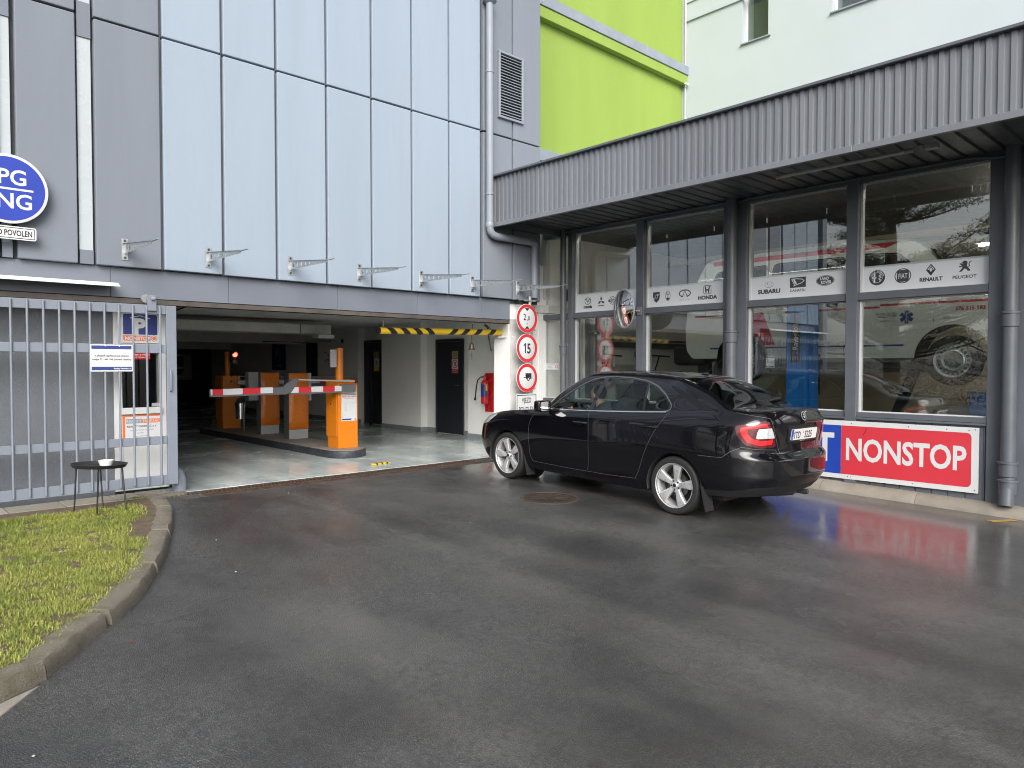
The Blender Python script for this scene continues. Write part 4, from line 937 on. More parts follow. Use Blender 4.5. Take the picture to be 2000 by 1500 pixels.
    # rear bumper: below a line that steps up round the lamp
    bl2 = [(A(-1.60,.85),.655),(A(-1.86,.82),.66),(A(-1.93,.80),.72),(A(-2.02,.735),.775),(A(-2.12,.635),.755),(A(-2.215,.44),.745),(A(-2.24,.40),.665),(A(-2.26,.30),.650),(A(-2.3,0.0),.648)]
    ribbon(trace([p for p in bl2 if p[0] > .02], 'rear'), .0019)
    bp = bl2 + [(-.3,.6),(-.3,0),(2.2,0),(2.2,.66)]
    S.cut(lambda V: poly_sdf(un(V), bp), BUMP, [BODY], lambda V: V[:, 0] < -1.66)
    low = smooth_poly([(-.2,.36),(A(-2.22,.50),.385),(A(-2.1,.66),.375),(A(-1.95,.78),.335),(1.95,.29),(1.95,0),(-.2,0)], .05)
    S.cut(lambda V: poly_sdf(un(V), low), LOW, [BUMP], lambda V: V[:, 0] < -1.66)
    # boot lid outline
    lid = [(A(-1.80,.64),1.13),(A(-2.0,.64),1.10),(A(-2.185,.515),1.055),(A(-2.205,.46),.90),(A(-2.225,.41),.76),(A(-2.26,.36),.655)]
    ribbon(trace([(A(-1.90, .64), 1.10)] + lid[2:], 'rear'), .0019)
    lidp = lid + [(-.3,.65),(-.3,1.4),(A(-1.80,.64),1.4)]
    S.cut(lambda V: poly_sdf(un(V), lidp), LID, [BODY], lambda V: (V[:, 0] < -1.80))
    niche = smooth_poly([(-.6,.985),(.285,.985),(.345,.79),(-.6,.79)], .03)
    S.cut(lambda V: poly_sdf(yz(V), niche), LIDP, [LID], lambda V: V[:, 0] < -2.0)
    # headlamp
    hl = smooth_poly([(1.93,.66),(1.97,.76),(1.60,.86),(1.55,.82),(1.74,.70)], .04)
    S.cut(lambda V: poly_sdf(xz(V), hl), HEAD, [BODY], lambda V: (V[:, 1] > .5) & (V[:, 0] > 1.4))
    P = M['car_paint']
    def put(name, labels, mat, parent=root, both=False, mirror=None, push=0.0, thick=0.0):
        me = S.mesh(name, labels, mirror=bool(mirror), push=push, both=both)
        if me is None: return None
        me.materials.append(mat); o = bpy.data.objects.new(name, me); COL.objects.link(o); o.parent = parent
        return o
    put('body', [BODY], P, both=True)
    s_ = seam.build('seam_highlights', M['duct_grey'], root, fix=False, smooth=80); s_['kind'] = 'stuff'
    put('inner_shell', [BODY, GAP, FD, RD, LID, BUMP, LOW, LIDP, LAMP, LIN, LWH], M['black_plastic'], both=True, push=-.012)
    put('tailgate', [LID], P, both=True)
    put('plate_recess', [LIDP], M['black_gloss'], both=True, push=-.02)
    put('bumper', [BUMP], P, both=True)
    put('lower_bumper_trim', [LOW], M['black_plastic'], both=True)
    put('windscreen', [WS], M['car_glass'], both=True)
    put('rear_window', [RG], M['rear_glass'], both=True)
    for mir in (False, True):
        for nm, lab, gl in (('front_door', FD, FW), ('rear_door', RD, RW)):
            d_ = put(nm, [lab], P, mirror=mir)
            put('window_pane', [gl], M['front_glass' if gl == FW else 'car_glass'], parent=d_, mirror=mir, push=-.006)
            hx, hz, hy = (.014, .845, .848) if nm == 'front_door' else (-.985, .885, .846)
            s = -1 if mir else 1
            bm = MB(); bm.tube([(hx + .09, s * (hy - .005), hz), (hx + .075, s * (hy + .03), hz), (hx - .085, s * (hy + .03), hz + .003), (hx - .10, s * (hy - .005), hz + .003)], .0135, 10)
            bm.build('handle', P, d_)
            bm = MB(); bm.disc((hx + .02, s * (hy + .0015), hz - .008), (0, s, 0), .045, 20, sy=.8); bm.build('handle_recess', M['black_gloss'], d_)
        put('quarter_window', [QW], M['car_glass'], mirror=mir, push=-.004)
        put('window_trim', [FRAME], M['window_trim'], mirror=mir, push=.003)
        put('pillar_trim', [PILL], M['black_gloss'], mirror=mir)
        l = put('tail_lamp', [LAMP], M['lamp_dark'], mirror=mir, push=.006)
        put('lamp_light', [LIN], M['lamp_red'], parent=l, mirror=mir, push=.007)
        put('reversing_light', [LWH], M['lamp_clear'], parent=l, mirror=mir, push=.009)
        put('headlamp', [HEAD], M['lamp_clear'], mirror=mir, push=.003)
        # wheel-house liner lip
        s = -1 if mir else 1
        for wx in (1.318, -1.315):
            bm = MB(); n = 40; yo = .846 if wx > 0 else .85
            ang = [math.radians(-14 + 208 * k / n) for k in range(n + 1)]
            rings = []
            for (r, y) in ((.3385, yo - .001), (.331, yo - .012), (.331, yo - .06), (.36, .42)):
                rings.append([(wx + r * math.cos(q), s * (y - .035 * max(0, -.1 - math.sin(q))), .305 + r * math.sin(q)) for q in ang])
            bm.loft(rings); bm.build('wheel_arch', M['black_plastic'], root)
            bm = MB(); bm.disc((wx, s * .43, .31), (0, s, 0), .36, 24); bm.build('wheel_housing', M['black_plastic'], root)
        # chrome belt line
        bm = MB(); pts = []
        for k in range(25):
            x = .60 - 1.76 * k / 24; z = np.interp(-x, [-.60, 0, .75, 1.16], [.961, .981, 1.022, 1.050]); y = np.interp(-x, [-.6, 0, .85, 1.16], [.789, .798, .793, .780])
            pts.append((x, s * y, z))
        bm.tube(pts, .0085, 6); bm.build('chrome_strip', M['chrome'], root)
        # mirror
        bm = MB(); bm.rpad((.565, s * .935, 1.005), (.052, .108, .070)); bm.tube([(.60, s * .80, .965), (.58, s * .89, .985)], .022, 8)
        mr = bm.build('door_mirror', P, root)
        bm = MB(); bm.rbox((-.088, .088, -.055, .055), .03, .004); Rm_ = Matrix.Translation((.512, s * .937, 1.006)) @ Matrix.Rotation(s * .12, 4, 'Z') @ Matrix(((0, 0, -1), (-1, 0, 0), (0, 1, 0))).to_4x4(); bm.v = [tuple(Rm_ @ Vector(p)) for p in bm.v]; bm.build('mirror_glass', M['mirror'], mr)
        # mud flaps
        for wx in (1.318, -1.315):
            x0 = wx - .345
            bm = MB(); bm.loft([[(x0 + .01, s * .70, .33), (x0 + .005, s * .845, .35)], [(x0 - .03, s * .70, .22), (x0 - .03, s * .85, .22)], [(x0 - .055, s * .70, .10), (x0 - .055, s * .84, .10)]], thick=.012)
            bm.build('mud_flap', M['black_plastic'], root)
    # underbody
    bm = MB(); bm.box((-1.80, 1.9, -.66, .66, .20, .27)); bm.build('underbody', M['black_plastic'], root)
    bm = MB(); bm.tube([(-1.6, -.35, .22), (-2.15, -.38, .23)], .028, 10); bm.tube([(-1.75, .25, .27), (-2.0, -.3, .27)], .09, 10); bm.build('exhaust', M['dark_metal'], root)
    # roof aerial, wiper, third brake light, badge
    bm = MB(); bm.ellipsoid((-1.10, 0, 1.447), (.05, .022, .016), 12, 6); bm.tube([(-1.095, 0, 1.45), (-1.19, 0, 1.515), (-1.30, 0, 1.60)], .0035, 6); bm.build('aerial', M['black_plastic'], root)
    bm = MB(); bm.loft([[(-1.78, -.06, 1.188), (-1.78, .06, 1.188)], [(-1.84, -.07, 1.18), (-1.84, .07, 1.18)], [(-1.905, -.06, 1.145), (-1.905, .06, 1.145)]], thick=.03)
    bm.tube([(-1.84, .0, 1.175), (-1.78, -.25, 1.187), (-1.74, -.50, 1.195)], .010, 6); bm.build('rear_wiper', M['black_plastic'], root)
    bm = MB(); bm.loft([[(-1.262, -.12, 1.393), (-1.262, .12, 1.393)], [(-1.315, -.12, 1.376), (-1.315, .12, 1.376)]], thick=.004); bm.build('brake_light', M['brake_red'], root)
    bx = -2.262
    bm = MB(); bm.disc((bx - .004, 0, 1.062), (-1, 0, .30), .047, 32); bg = bm.build('badge', M['alloy'], root)
    bm = MB(); bm.disc((bx - .0065, 0, 1.0625), (-1, 0, .30), .039, 32); bm.build('badge_field', M['black_gloss'], bg)
    bm = MB()
    for pts in ([(-.012,-.026),(.012,-.020),(.022,.0),(.012,.026),(.004,.026),(.008,.004),(-.006,-.012)], [(-.020,.006),(-.008,.016),(-.012,.026),(-.026,.016)], [(-.026,-.012),(-.016,-.004),(-.014,.002),(-.028,.0)]):
        bm.prism([(bx - .008 + .3 * q * .3, -p, 1.0625 + q) for p, q in pts], (-.003, 0, 0))
    bm.build('badge_emblem', M['alloy'], bg)
    # number plate
    bm = MB(); bm.rbox((-.285, .285, -.072, .072), .012, .02); pf = bm.build('plate_holder', M['black_plastic'], root)
    bm = MB(); bm.rbox((-.26, .26, -.052, .058), .012, .004); pl_ = bm.build('number_plate', M['plate_white'], root)
    bm = MB(); bm.box((-.258, -.218, -.050, .056, 0, .0016)); eb = bm.build('country_band', M['sign_blue'], pl_)
    R = Matrix(((0, 0, -1), (-1, 0, 0), (0, 1, 0))).to_4x4()
    T = Matrix.Translation((-2.252, 0, .885)) @ Matrix.Rotation(math.radians(-8), 4, 'Y') @ R
    for o, dz in ((pf, 0), (pl_, .021)):
        o.matrix_local = T @ Matrix.Translation((0, 0, dz))
    eb.matrix_local = Matrix.Translation((0, 0, .004))
    bm = MB(); bm.poly2([(-.199, -.036), (-.188, -.036), (-.188, .036), (-.197, .036), (-.212, .020), (-.212, .008), (-.199, .020)], .0055); bm.build('digit_one', M['ink_black'], pl_, fix=False)
    text('TD', .098, M['ink_black'], pl_, Matrix.Translation((-.178, -.036, .0055)), sx=.78, bold=.002, name='lettering')
    text('5225', .098, M['ink_black'], pl_, Matrix.Translation((.005, -.036, .0055)), sx=.78, bold=.002, name='lettering')
    text('CZ', .026, M['paint_white'], pl_, Matrix.Translation((-.255, -.040, .0065)), sx=.8, name='country_code')
    bm = MB(); bm.disc((-.022, .022, .0055), (0, 0, 1), .009, 12); bm.build('plate_sticker', M['sign_red'], pl_)
    text('Škoda AUTO', .018, M['paint_white'], pf, Matrix.Translation((-.06, -.068, .0205)), name='holder_lettering')
    # seats, dashboard, wheel
    for (sx_, sy_) in ((-.05, .36), (-.05, -.36)):
        bm = MB(); bm.rpad((sx_ + .05, sy_, .50), (.26, .25, .08)); bm.rpad((sx_ - .28, sy_, .82), (.08, .24, .34), tilt=-.2); bm.rpad((sx_ - .40, sy_, 1.22), (.05, .13, .09), tilt=-.2)
        bm.build('front_seat', M['seat_cloth'], root)
    bm = MB(); bm.rpad((-.85, 0, .52), (.26, .62, .09)); bm.rpad((-1.16, 0, .84), (.09, .62, .30), tilt=-.3)
    for yy in (-.4, .4): bm.rpad((-1.26, yy, 1.16), (.05, .14, .06), tilt=-.3)
    bm.build('rear_bench', M['seat_cloth'], root)
    bm = MB(); bm.loft([[(.95, -.68, .93), (.95, .68, .93)], [(.55, -.70, .95), (.55, .70, .95)], [(.42, -.70, .86), (.42, .70, .86)], [(.45, -.70, .55), (.45, .70, .55)]], thick=.03); bm.build('dashboard', M['black_plastic'], root)
    bm = MB(); c_ = Vector((.44, .36, .87)); ax = Vector((-.9, 0, .45)).normalized(); u_ = Vector((0, 1, 0)); w_ = ax.cross(u_)
    bm.tube([tuple(c_ + (u_ * math.cos(q) + w_ * math.sin(q)) * .185) for q in [2 * math.pi * k / 28 for k in range(29)]], .014, 8)
    for q in (0, math.pi, -math.pi / 2): bm.tube([tuple(c_), tuple(c_ + (u_ * math.cos(q) + w_ * math.sin(q)) * .185)], .016, 6)
    bm.tube([tuple(c_), (.62, .36, .80)], .03, 8); bm.build('steering_wheel', M['black_plastic'], root)
    bm = MB(); bm.rpad((.40, 0, 1.33), (.03, .12, .035)); bm.build('inner_mirror', M['black_plastic'], root)
    # wheels
    first = None
    for wx in (1.318, -1.315):
        for s in (1, -1):
            if first is None: first = make_wheel(M, root); o = first
            else: o = copy_tree(first, root)
            o.location = (wx, s * .735, .303); o.rotation_euler = (0, math.radians(14 if wx > 0 else -9), 0) if s > 0 else (0, math.radians(20), math.pi)

def make_wheel(M, root):
    """tyre, rim, disc; the outer face looks along +y"""
    w = MB(); n = 72
    prof = [(.224,.088),(.232,.102),(.262,.110),(.285,.105),(.297,.092),(.303,.07),(.3045,0),(.303,-.07),(.297,-.092),(.285,-.105),(.262,-.11),(.232,-.102),(.224,-.088)]
    w.lathe(prof, (0, 0, 0), (0, 1, 0), n, closed=True); ty = w.build('wheel', M['rubber'], root)
    tr = MB()
    for k in range(96):
        q = 2 * math.pi * k / 96
        for (y0, y1, sk) in ((.098, .060, .012), (.052, .016, .02), (-.012, -.05, -.02), (-.06, -.098, -.012)):
            r0 = .3015 if abs(y0) > .09 or abs(y1) > .09 else .3045
            P = []
            for yy, dq in ((y0, 0), (y1, sk)):
                rr = np.interp(abs(yy), [0, .07, .098], [.3045, .303, .292])
                for e in (-.0115, .0115): P.append(((rr + .0035) * math.cos(q + dq + e), yy, (rr + .0035) * math.sin(q + dq + e)))
            tr.quad(P[0], P[1], P[3], P[2])
    t_ = tr.build('tread', M['rubber'], ty); t_['kind'] = 'stuff'
    r = MB(); r.lathe([(.2235,.096),(.228,.104),(.232,.105),(.233,.100),(.226,.088),(.214,.085),(.206,.070),(.200,.02),(.196,-.08),(.226,-.09)], (0, 0, 0), (0, 1, 0), n)
    rim = r.build('rim', M['alloy'], ty)
    sp = MB()
    for k in range(5):
        q0 = 2 * math.pi * k / 5 + math.pi / 2
        def pt(r_, w_, y): return (r_ * math.cos(q0) - w_ * math.sin(q0), y, r_ * math.sin(q0) + w_ * math.cos(q0))
        secs = []
        for (r_, w_, y, rec) in ((.030,.020,.070,.004),(.060,.0235,.078,.005),(.105,.031,.088,.007),(.155,.040,.094,.008),(.195,.048,.095,.008),(.218,.054,.092,.006)):
            secs.append([pt(r_, -w_, y - .045), pt(r_, -w_ - .002, y - .008), pt(r_, -w_ + .003, y - .001), pt(r_, -w_ * .86, y), pt(r_, -w_ * .2, y - rec * .15), pt(r_, w_ * .2, y - rec * .15), pt(r_, w_ * .86, y), pt(r_, w_ - .003, y - .001), pt(r_, w_ + .002, y - .008), pt(r_, w_, y - .045)])
        sp.loft(secs)
    sp.build('spokes', M['alloy'], ty)
    h = MB(); h.lathe([(0,.086),(.026,.086),(.030,.082),(.032,.07)], (0, 0, 0), (0, 1, 0), 28); h.lathe([(.032,.071),(.062,.073),(.070,.066),(.072,.03)], (0, 0, 0), (0, 1, 0), 32); h.build('hub_cap', M['alloy'], ty)
    b = MB()
    for k in range(5):
        q = 2 * math.pi * k / 5 + math.pi / 2 + math.pi / 5
        b.lathe([(0,.079),(.008,.079),(.0095,.077),(.0095,.06)], (.048 * math.cos(q), 0, .048 * math.sin(q)), (0, 1, 0), 10)
    b.lathe([(0,.0868),(.020,.0868)], (0, 0, 0), (0, 1, 0), 24); b.build('wheel_bolts', M['black_plastic'], ty)
    d = MB(); d.lathe([(0,.02),(.13,.02),(.132,.0),(0,0)], (0, 0, 0), (0, 1, 0), 40); d.build('brake_disc', M['dark_metal'], ty)
    d = MB(); d.lathe([(0,-.02),(.20,-.02)], (0, 0, 0), (0, 1, 0), 40); d.build('brake_backing', M['black_plastic'], ty)
    return ty
# ================================================================ sliding gate
gt_ = thing('sliding_gate', 'grey sliding bar gate drawn back over the wall left of the entrance', 'gate', (1, 8.5, .1))
for z0, z1 in ((2.0, 2.098), (1.57, 1.665), (.562, .652), (.105, .215)):
    MB().box((-1.0, 2.683, 8.485, 8.525, z0, z1)).build('rail', M['gate_paint'], gt_, bevel=.004, seg=1)
MB().box((2.685, 2.792, 8.482, 8.528, .105, 2.098)).build('stile', M['gate_paint'], gt_, bevel=.005, seg=1)
k = 0; x = 2.615; bm0 = None
while x > -.95:
    z0 = .150
    if bm0 is None: o = MB().tube([(0, 0, .13), (0, 0, 2.085)], .0115, 10).build('bar', M['gate_paint'], gt_); bm0 = o.data
    else: o = bpy.data.objects.new('bar', bm0); COL.objects.link(o); adopt(o, gt_)
    o.location = (x, 8.473, 0); x -= .1368
MB().tube([(2.716, 8.48, 1.15), (2.716, 8.455, 1.16), (2.716, 8.448, 1.20), (2.716, 8.448, 1.34), (2.716, 8.455, 1.38), (2.716, 8.48, 1.39)], .009, 8).build('handle', M['gate_paint'], gt_)
b = MB(); b.box((2.487, 2.578, 8.455, 8.485, 2.03, 2.20)); hg = b.build('roller_hanger', M['gate_paint'], gt_, bevel=.004, seg=1)
b = MB(); b.lathe([(0, -.02), (.045, -.02), (.05, -.012), (.042, 0), (.05, .012), (.045, .02), (0, .02)], (2.50, 8.56, 2.165), (0, 1, 0), 24); b.lathe([(0, 0), (.022, 0), (.022, .025), (.012, .025), (.012, .04), (0, .04)], (2.535, 8.455, 2.165), (0, -1, 0), 6); b.build('roller', M['zinc'], hg)

def board(name, label, cat, x, y, z, face, w, h, r=.01, d=.004, mat='paint_white', group=None):
    """flat sign plate, origin at its lower left as read"""
    m = frame(x, y, z, face); t = thing(name, label, cat, group=group, matrix=m)
    b = MB(); b.rbox((0, w, 0, h), max(r, .001), d); b.build('plate', M[mat], t); return t
def flat(t, name, mat, *polys, z=.0052):
    b = MB()
    for p in polys: b.poly2(p, z)
    return b.build(name, M[mat], t, fix=False)
def rect(x0, x1, y0, y1): return [(x0, y0), (x1, y0), (x1, y1), (x0, y1)]
def rrect(x0, x1, y0, y1, r, n=4, corners=(1, 1, 1, 1)):
    p = []
    for (cx, cy, a0), on in zip(((x1-r,y1-r,0),(x0+r,y1-r,90),(x0+r,y0+r,180),(x1-r,y0+r,270)), corners):
        if on: p += [(cx + r * math.cos(math.radians(a0 + 90*k/n)), cy + r * math.sin(math.radians(a0 + 90*k/n))) for k in range(n + 1)]
        else: p.append({0: (x1, y1), 90: (x0, y1), 180: (x0, y0), 270: (x1, y0)}[a0])
    return p
def TX(x, y, z=.0056): return Matrix.Translation((x, y, z))

# notice hung on the gate bars
t = board('notice_sign', 'white notice with two blue bands hung on the gate bars', 'sign', 1.925, 8.458, 1.372, '-Y', .405, .284, .004)
flat(t, 'blue_band', 'navy', rect(.012, .393, .236, .272)); flat(t, 'blue_band', 'navy', rect(.012, .393, .014, .050))
text('V případě nepřítomnosti obsluhy', .0245, M['ink_grey'], t, TX(.2025, .158), align='CENTER', bold=.0006); text('volejte 721 449 184 (ostraha objektu)', .0245, M['ink_grey'], t, TX(.2025, .120), align='CENTER', bold=.0006); text('Reality Pankrác a.s.', .022, M['paint_white'], t, TX(.388, .024), align='RIGHT', bold=.0008)
b = MB()
for px_, py_ in ((.14, .268), (.275, .266), (.14, .012), (.275, .012)): b.ell2(px_, py_, .005, .005, .0058, 10)
b.build('bolts', M['paint_white'], t, fix=False)
# parking sign on the booth panel
t = board('parking_sign', 'blue and orange parking sign with a white P behind the gate bars', 'sign', 2.315, 8.828, 1.688, '-Y', .40, .335, .004)
flat(t, 'blue_field', 'navy', rrect(.022, .378, .095, .322, .022, corners=(1, 1, 0, 0))); flat(t, 'orange_field', 'sign_orange', rrect(.022, .305, .024, .084, .015, corners=(0, 0, 1, 0)))
text('P', .235, M['paint_white'], t, TX(.125, .106), bold=.012, sx=1.05); b = MB(); b.line2([(.095, .278), (.195, .308), (.30, .278)], .010, .0056); b.build('roof_symbol', M['paint_white'], t, fix=False)
text('NONSTOP', .053, M['paint_white'], t, TX(.036, .034), bold=.0025, sx=1.04)
b = MB(); b.ring2(.342, .055, .033, .033, .004, .0054, 0, 360, 4 * 6); b.build('dot_frame', M['ink_grey'], t, fix=False); b = MB(); b.ell2(.342, .055, .020, .020, .0056, 20); b.build('dot', M['sign_orange'], t, fix=False)
# company plate
t = board('company_sign', 'white company plate with an orange border below the booth window', 'sign', 2.318, 8.828, .590, '-Y', .392, .288, .003, mat='sign_orange')
flat(t, 'white_field', 'paint_white', rect(.026, .392, .010, .270), z=.0048); flat(t, 'grey_tab', 'flashing', rect(.034, .205, .195, .245)); flat(t, 'orange_tab', 'sign_orange', rect(.205, .392, .195, .240))
text('REALITY', .044, M['paint_white'], t, TX(.038, .203, .006), sx=.95); text('PANKRÁC', .044, M['paint_white'], t, TX(.208, .203, .006), sx=.90)
text('REALITY PANKRÁC a. s.', .030, M['ink_grey'], t, TX(.20, .150), align='CENTER', bold=.001); text('Na Pankráci 1618/30, 140 00 Praha 4', .017, M['ink_grey'], t, TX(.20, .112), align='CENTER'); text('IČ: 27809', .017, M['ink_grey'], t, TX(.18, .078), align='CENTER'); text('www.realitypankrac.cz', .017, M['ink_grey'], t, TX(.20, .045), align='CENTER')
# red notice on the glass
t = board('red_sticker', 'small red notice at the top of the dark booth window', 'sign', 2.435, 8.832, 1.505, '-Y', .18, .078, .002, .003, 'sign_red')
text('OBJEKT JE STŘEŽEN', .019, M['paint_white'], t, TX(.088, .044, .004), align='CENTER', bold=.0006); text('SE ZÁZNAMEM', .019, M['paint_white'], t, TX(.088, .016, .004), align='CENTER', bold=.0006)
t = board('paper_notice', 'tiny grey paper in the lower corner of the booth window', 'sign', 2.635, 8.864, .966, '-Y', .08, .04, .001, .002, 'machine_grey')
# round blue sign and its plate
t = thing('road_sign', 'round blue sign lettered LPG and CNG high on the grey panel', 'sign', matrix=frame(1.25, 8.50, 3.152, '-Y'))
b = MB(); b.lathe([(0, -.006), (.335, -.006), (.335, .004), (.328, .006), (0, .006)], (0, 0, 0), (0, 0, 1), 64); b.build('plate', M['paint_white'], t); b = MB(); b.ell2(0, 0, .308, .308, .0072, 64); b.build('blue_field', M['sign_violet'], t, fix=False)
text('LPG', .205, M['paint_white'], t, TX(-.015, .045, .0085), align='CENTER', bold=.004, sx=.98); text('CNG', .205, M['paint_white'], t, TX(-.020, -.185, .0085), align='CENTER', bold=.004, sx=.98); flat(t, 'bar', 'paint_white', rect(-.24, .208, -.010, .010), z=.0085)
MB().box((-.02, .02, -.3, .3, -.09, -.008)).build('bracket', M['zinc'], t)
t = board('sign_plate', 'white plate reading VJEZD POVOLEN under the round blue sign', 'sign', 1.022, 8.50, 2.665, '-Y', .456, .128, .02)
b = MB()
for q in ((.012, .444, .110, .116), (.012, .444, .012, .018)): b.poly2(rect(*q), .0052)
for q in ((.012, .018, .018, .110), (.438, .444, .018, .110)): b.poly2(rect(*q), .0052)
b.build('border', M['ink_black'], t, fix=False); text('VJEZD POVOLEN', .078, M['ink_black'], t, TX(.228, .037), align='CENTER', sx=.66, bold=.0015); MB().box((.2, .24, .04, .09, -.09, -.001)).build('bracket', M['zinc'], t)

# galvanised wall brackets
br0 = thing('wall_bracket', 'galvanised cantilever bracket on the leftmost dark panel by the white slit', 'bracket', (2.305, 8.6, 2.69), group='galvanised brackets along the panel foot')
b = MB(); b.box((2.272, 2.338, 8.592, 8.600, 2.573, 2.805)); b.build('wall_plate', M['zinc'], br0, bevel=.002, seg=1)
b = MB(); n = 24
top = [(8.592, 2.752), (7.66, 2.667), (7.62, 2.655)]; bot = [(8.592, 2.635), (7.70, 2.638)]
hol = [(8.50, .030), (8.40, .027), (8.29, .023), (8.18, .018), (8.08, .014)]
def zt(y): return np.interp(y, [7.66, 8.592], [2.667, 2.752])
def zb(y): return np.interp(y, [7.66, 8.592], [2.640, 2.640])
xw = 2.300
yy = [8.592]
for hy, hr in hol: yy += [hy + hr, hy - hr]
yy.append(7.66)
for i in range(0, len(yy) - 1):
    y1, y0 = yy[i], yy[i+1]
    if i % 2 == 0: b.prism([(xw, y0, zb(y0)), (xw, y1, zb(y1)), (xw, y1, zt(y1)), (xw, y0, zt(y0))], (.003, 0, 0))
    else:
        hy, hr = hol[i // 2]; zc = (zt(hy) + zb(hy)) / 2
        up = [(xw, hy + hr * math.cos(a), zc + hr * math.sin(a)) for a in np.linspace(math.pi, 0, 9)]
        b.prism(up + [(xw, y1, zt(y1)), (xw, y0, zt(y0))], (.003, 0, 0))
        lo = [(xw, hy + hr * math.cos(a), zc + hr * math.sin(a)) for a in np.linspace(0, -math.pi, 9)]
        b.prism(lo + [(xw, y0, zb(y0)), (xw, y1, zb(y1))], (.003, 0, 0))
b.loft([[(xw - .016, 8.592, zt(8.592)), (xw + .020, 8.592, zt(8.592))], [(xw - .010, 7.66, zt(7.66)), (xw + .014, 7.66, zt(7.66))]], thick=.003)
b.build('arm', M['zinc'], br0, smooth=20)
MB().box((2.292, 2.314, 7.49, 7.70, 2.660, 2.666)).build('tip', M['zinc'], br0)
for z in (2.600, 2.783): MB().lathe([(0, .0), (.013, .0), (.013, .010), (.007, .010), (.007, .022), (0, .022)], (2.305, 8.592, z), (0, -1, 0), 6).build('bolt', M['dark_metal'], br0)
for xk, lb in ((3.194, 'second bracket from the gate, on the first pale panel'), (4.207, 'third bracket, on the pale panels above the folding boom arm'), (5.20, 'fourth bracket, middle one of the row above the drive-in'), (6.226, 'fifth bracket, above the black and yellow height bar'), (7.192, 'sixth bracket, on the last pale panel beside the grey downpipe'), (8.16, 'last bracket, on the dark panel right over the road sign pole')):
    c = copy_tree(br0); c.location.x = xk; c['label'] = lb
# sign pole with its road signs
sp_ = thing('sign_pole', 'thin galvanised pole clamped to the wall behind the stacked road signs', 'post', (8.40, 8.56, 0))
b = MB(); b.tube([(8.40, 8.56, -.02), (8.40, 8.56, 2.57)], .030, 14); b.build('pole', M['zinc'], sp_)
b = MB()
for z in (2.50, 2.02, 1.05): b.box((8.24, 8.50, 8.525, 8.53, z - .015, z + .015)); b.box((8.44, 8.46, 8.53, 8.69, z - .012, z + .012))
b.build('clamp', M['zinc'], sp_)
def round_sign(label, z):
    t = thing('road_sign', label, 'sign', group='round signs on the pole', matrix=frame(8.255, 8.48, z, '-Y')); R_ = .236
    b = MB(); b.lathe([(0, -.010), (R_ - .004, -.010), (R_, -.006), (R_, .004), (R_ - .003, .006), (0, .006)], (0, 0, 0), (0, 0, 1), 56); b.build('plate', M['paint_white'], t)
    b = MB(); b.ring2(0, 0, R_ - .006, R_ - .006, .052, .0072, n=64); b.build('red_ring', M['sign_red'], t, fix=False); return t
t = round_sign('red-ringed height limit sign reading 2,0 m at the top of the pole', 2.20)
text('2', .150, M['ink_black'], t, TX(-.085, -.030, .0075), sx=.85, bold=.002); text(',0', .100, M['ink_black'], t, TX(.000, -.030, .0075), sx=.9, bold=.0015); text('m', .050, M['ink_black'], t, TX(.0, -.095, .0075), align='CENTER')
flat(t, 'arrow', 'ink_black', [(-.055, .168), (.055, .168), (.0, .118)], [(-.052, -.168), (0, -.122), (.052, -.168)], z=.0075)
t = round_sign('red-ringed speed limit sign reading 15, middle of the pole', 1.716); flat(t, 'digit_one', 'ink_black', [(-.052, -.082), (-.026, -.082), (-.026, .082), (-.046, .082), (-.078, .048), (-.078, .022), (-.052, .046)], z=.0075); text('5', .225, M['ink_black'], t, TX(.042, -.082, .0075), align='CENTER', sx=.84, bold=.005, name='digit_five')
t = round_sign('red-ringed no trailers sign, lowest round one on the pole', 1.231)
b = MB(); b.poly2(rect(-.038, .10, .022, .075), .0075); b.poly2(rect(-.082, .040, .000, .012), .0075); b.poly2(rect(-.030, .10, .008, .022), .0075); b.poly2(rect(.062, .10, -.018, .008), .0075); b.poly2(rect(-.022, .004, -.018, .008), .0075); b.ring2(.028, -.018, .034, .034, .018, .0078); b.build('trailer_symbol', M['ink_black'], t, fix=False)
t = board('sign_plate', 'white rectangular plate at the bottom of the sign pole behind the car bonnet', 'sign', 8.015, 8.484, .54, '-Y', .47, .43, .025)
b = MB()
for q in ((.014, .456, .402, .414), (.014, .456, .014, .026)): b.poly2(rect(*q), .0052)
for q in ((.014, .026, .026, .402), (.444, .456, .026, .402)): b.poly2(rect(*q), .0052)
b.build('border', M['ink_black'], t, fix=False)
for i, w in enumerate(('VJEZD', 'POVOLEN')): text(w, .118, M['ink_black'], t, TX(.235, .285 - .15 * i), align='CENTER', sx=.66, bold=.0015)

# ================================================================ side table with ashtray
tb = thing('side_table', 'small round black metal table standing on the lawn edge', 'table', (1.79, 7.59, .07))
Rt = Matrix.Translation((1.79, 7.59, .495)) @ Matrix.Rotation(math.radians(2.5), 4, 'Y')
b = MB(); b.lathe([(0, -.004), (.215, -.004), (.235, .022), (.238, .022), (.220, -.010), (0, -.010)], (0, 0, 0), (0, 0, 1), 40); b.v = [tuple(Rt @ Vector(p)) for p in b.v]; b.build('tabletop', M['black_metal'], tb)
for (x0, y0), (x1, y1) in (((1.60, 7.70), (1.615, 7.655)), ((1.735, 7.46), (1.745, 7.43)), ((1.845, 7.71), (1.835, 7.75)), ((1.985, 7.47), (1.965, 7.53))):
    b = MB(); b.tube([(x0, y0, .055), (x1, y1, .497)], .0075, 8); b.build('leg', M['black_metal'], tb)
b = MB(); b.lathe([(.030, .0), (.052, .002), (.068, .050), (.061, .050), (.046, .010), (0, .010)], (0, 0, 0), (0, 0, 1), 28)
for k in range(4):
    pass
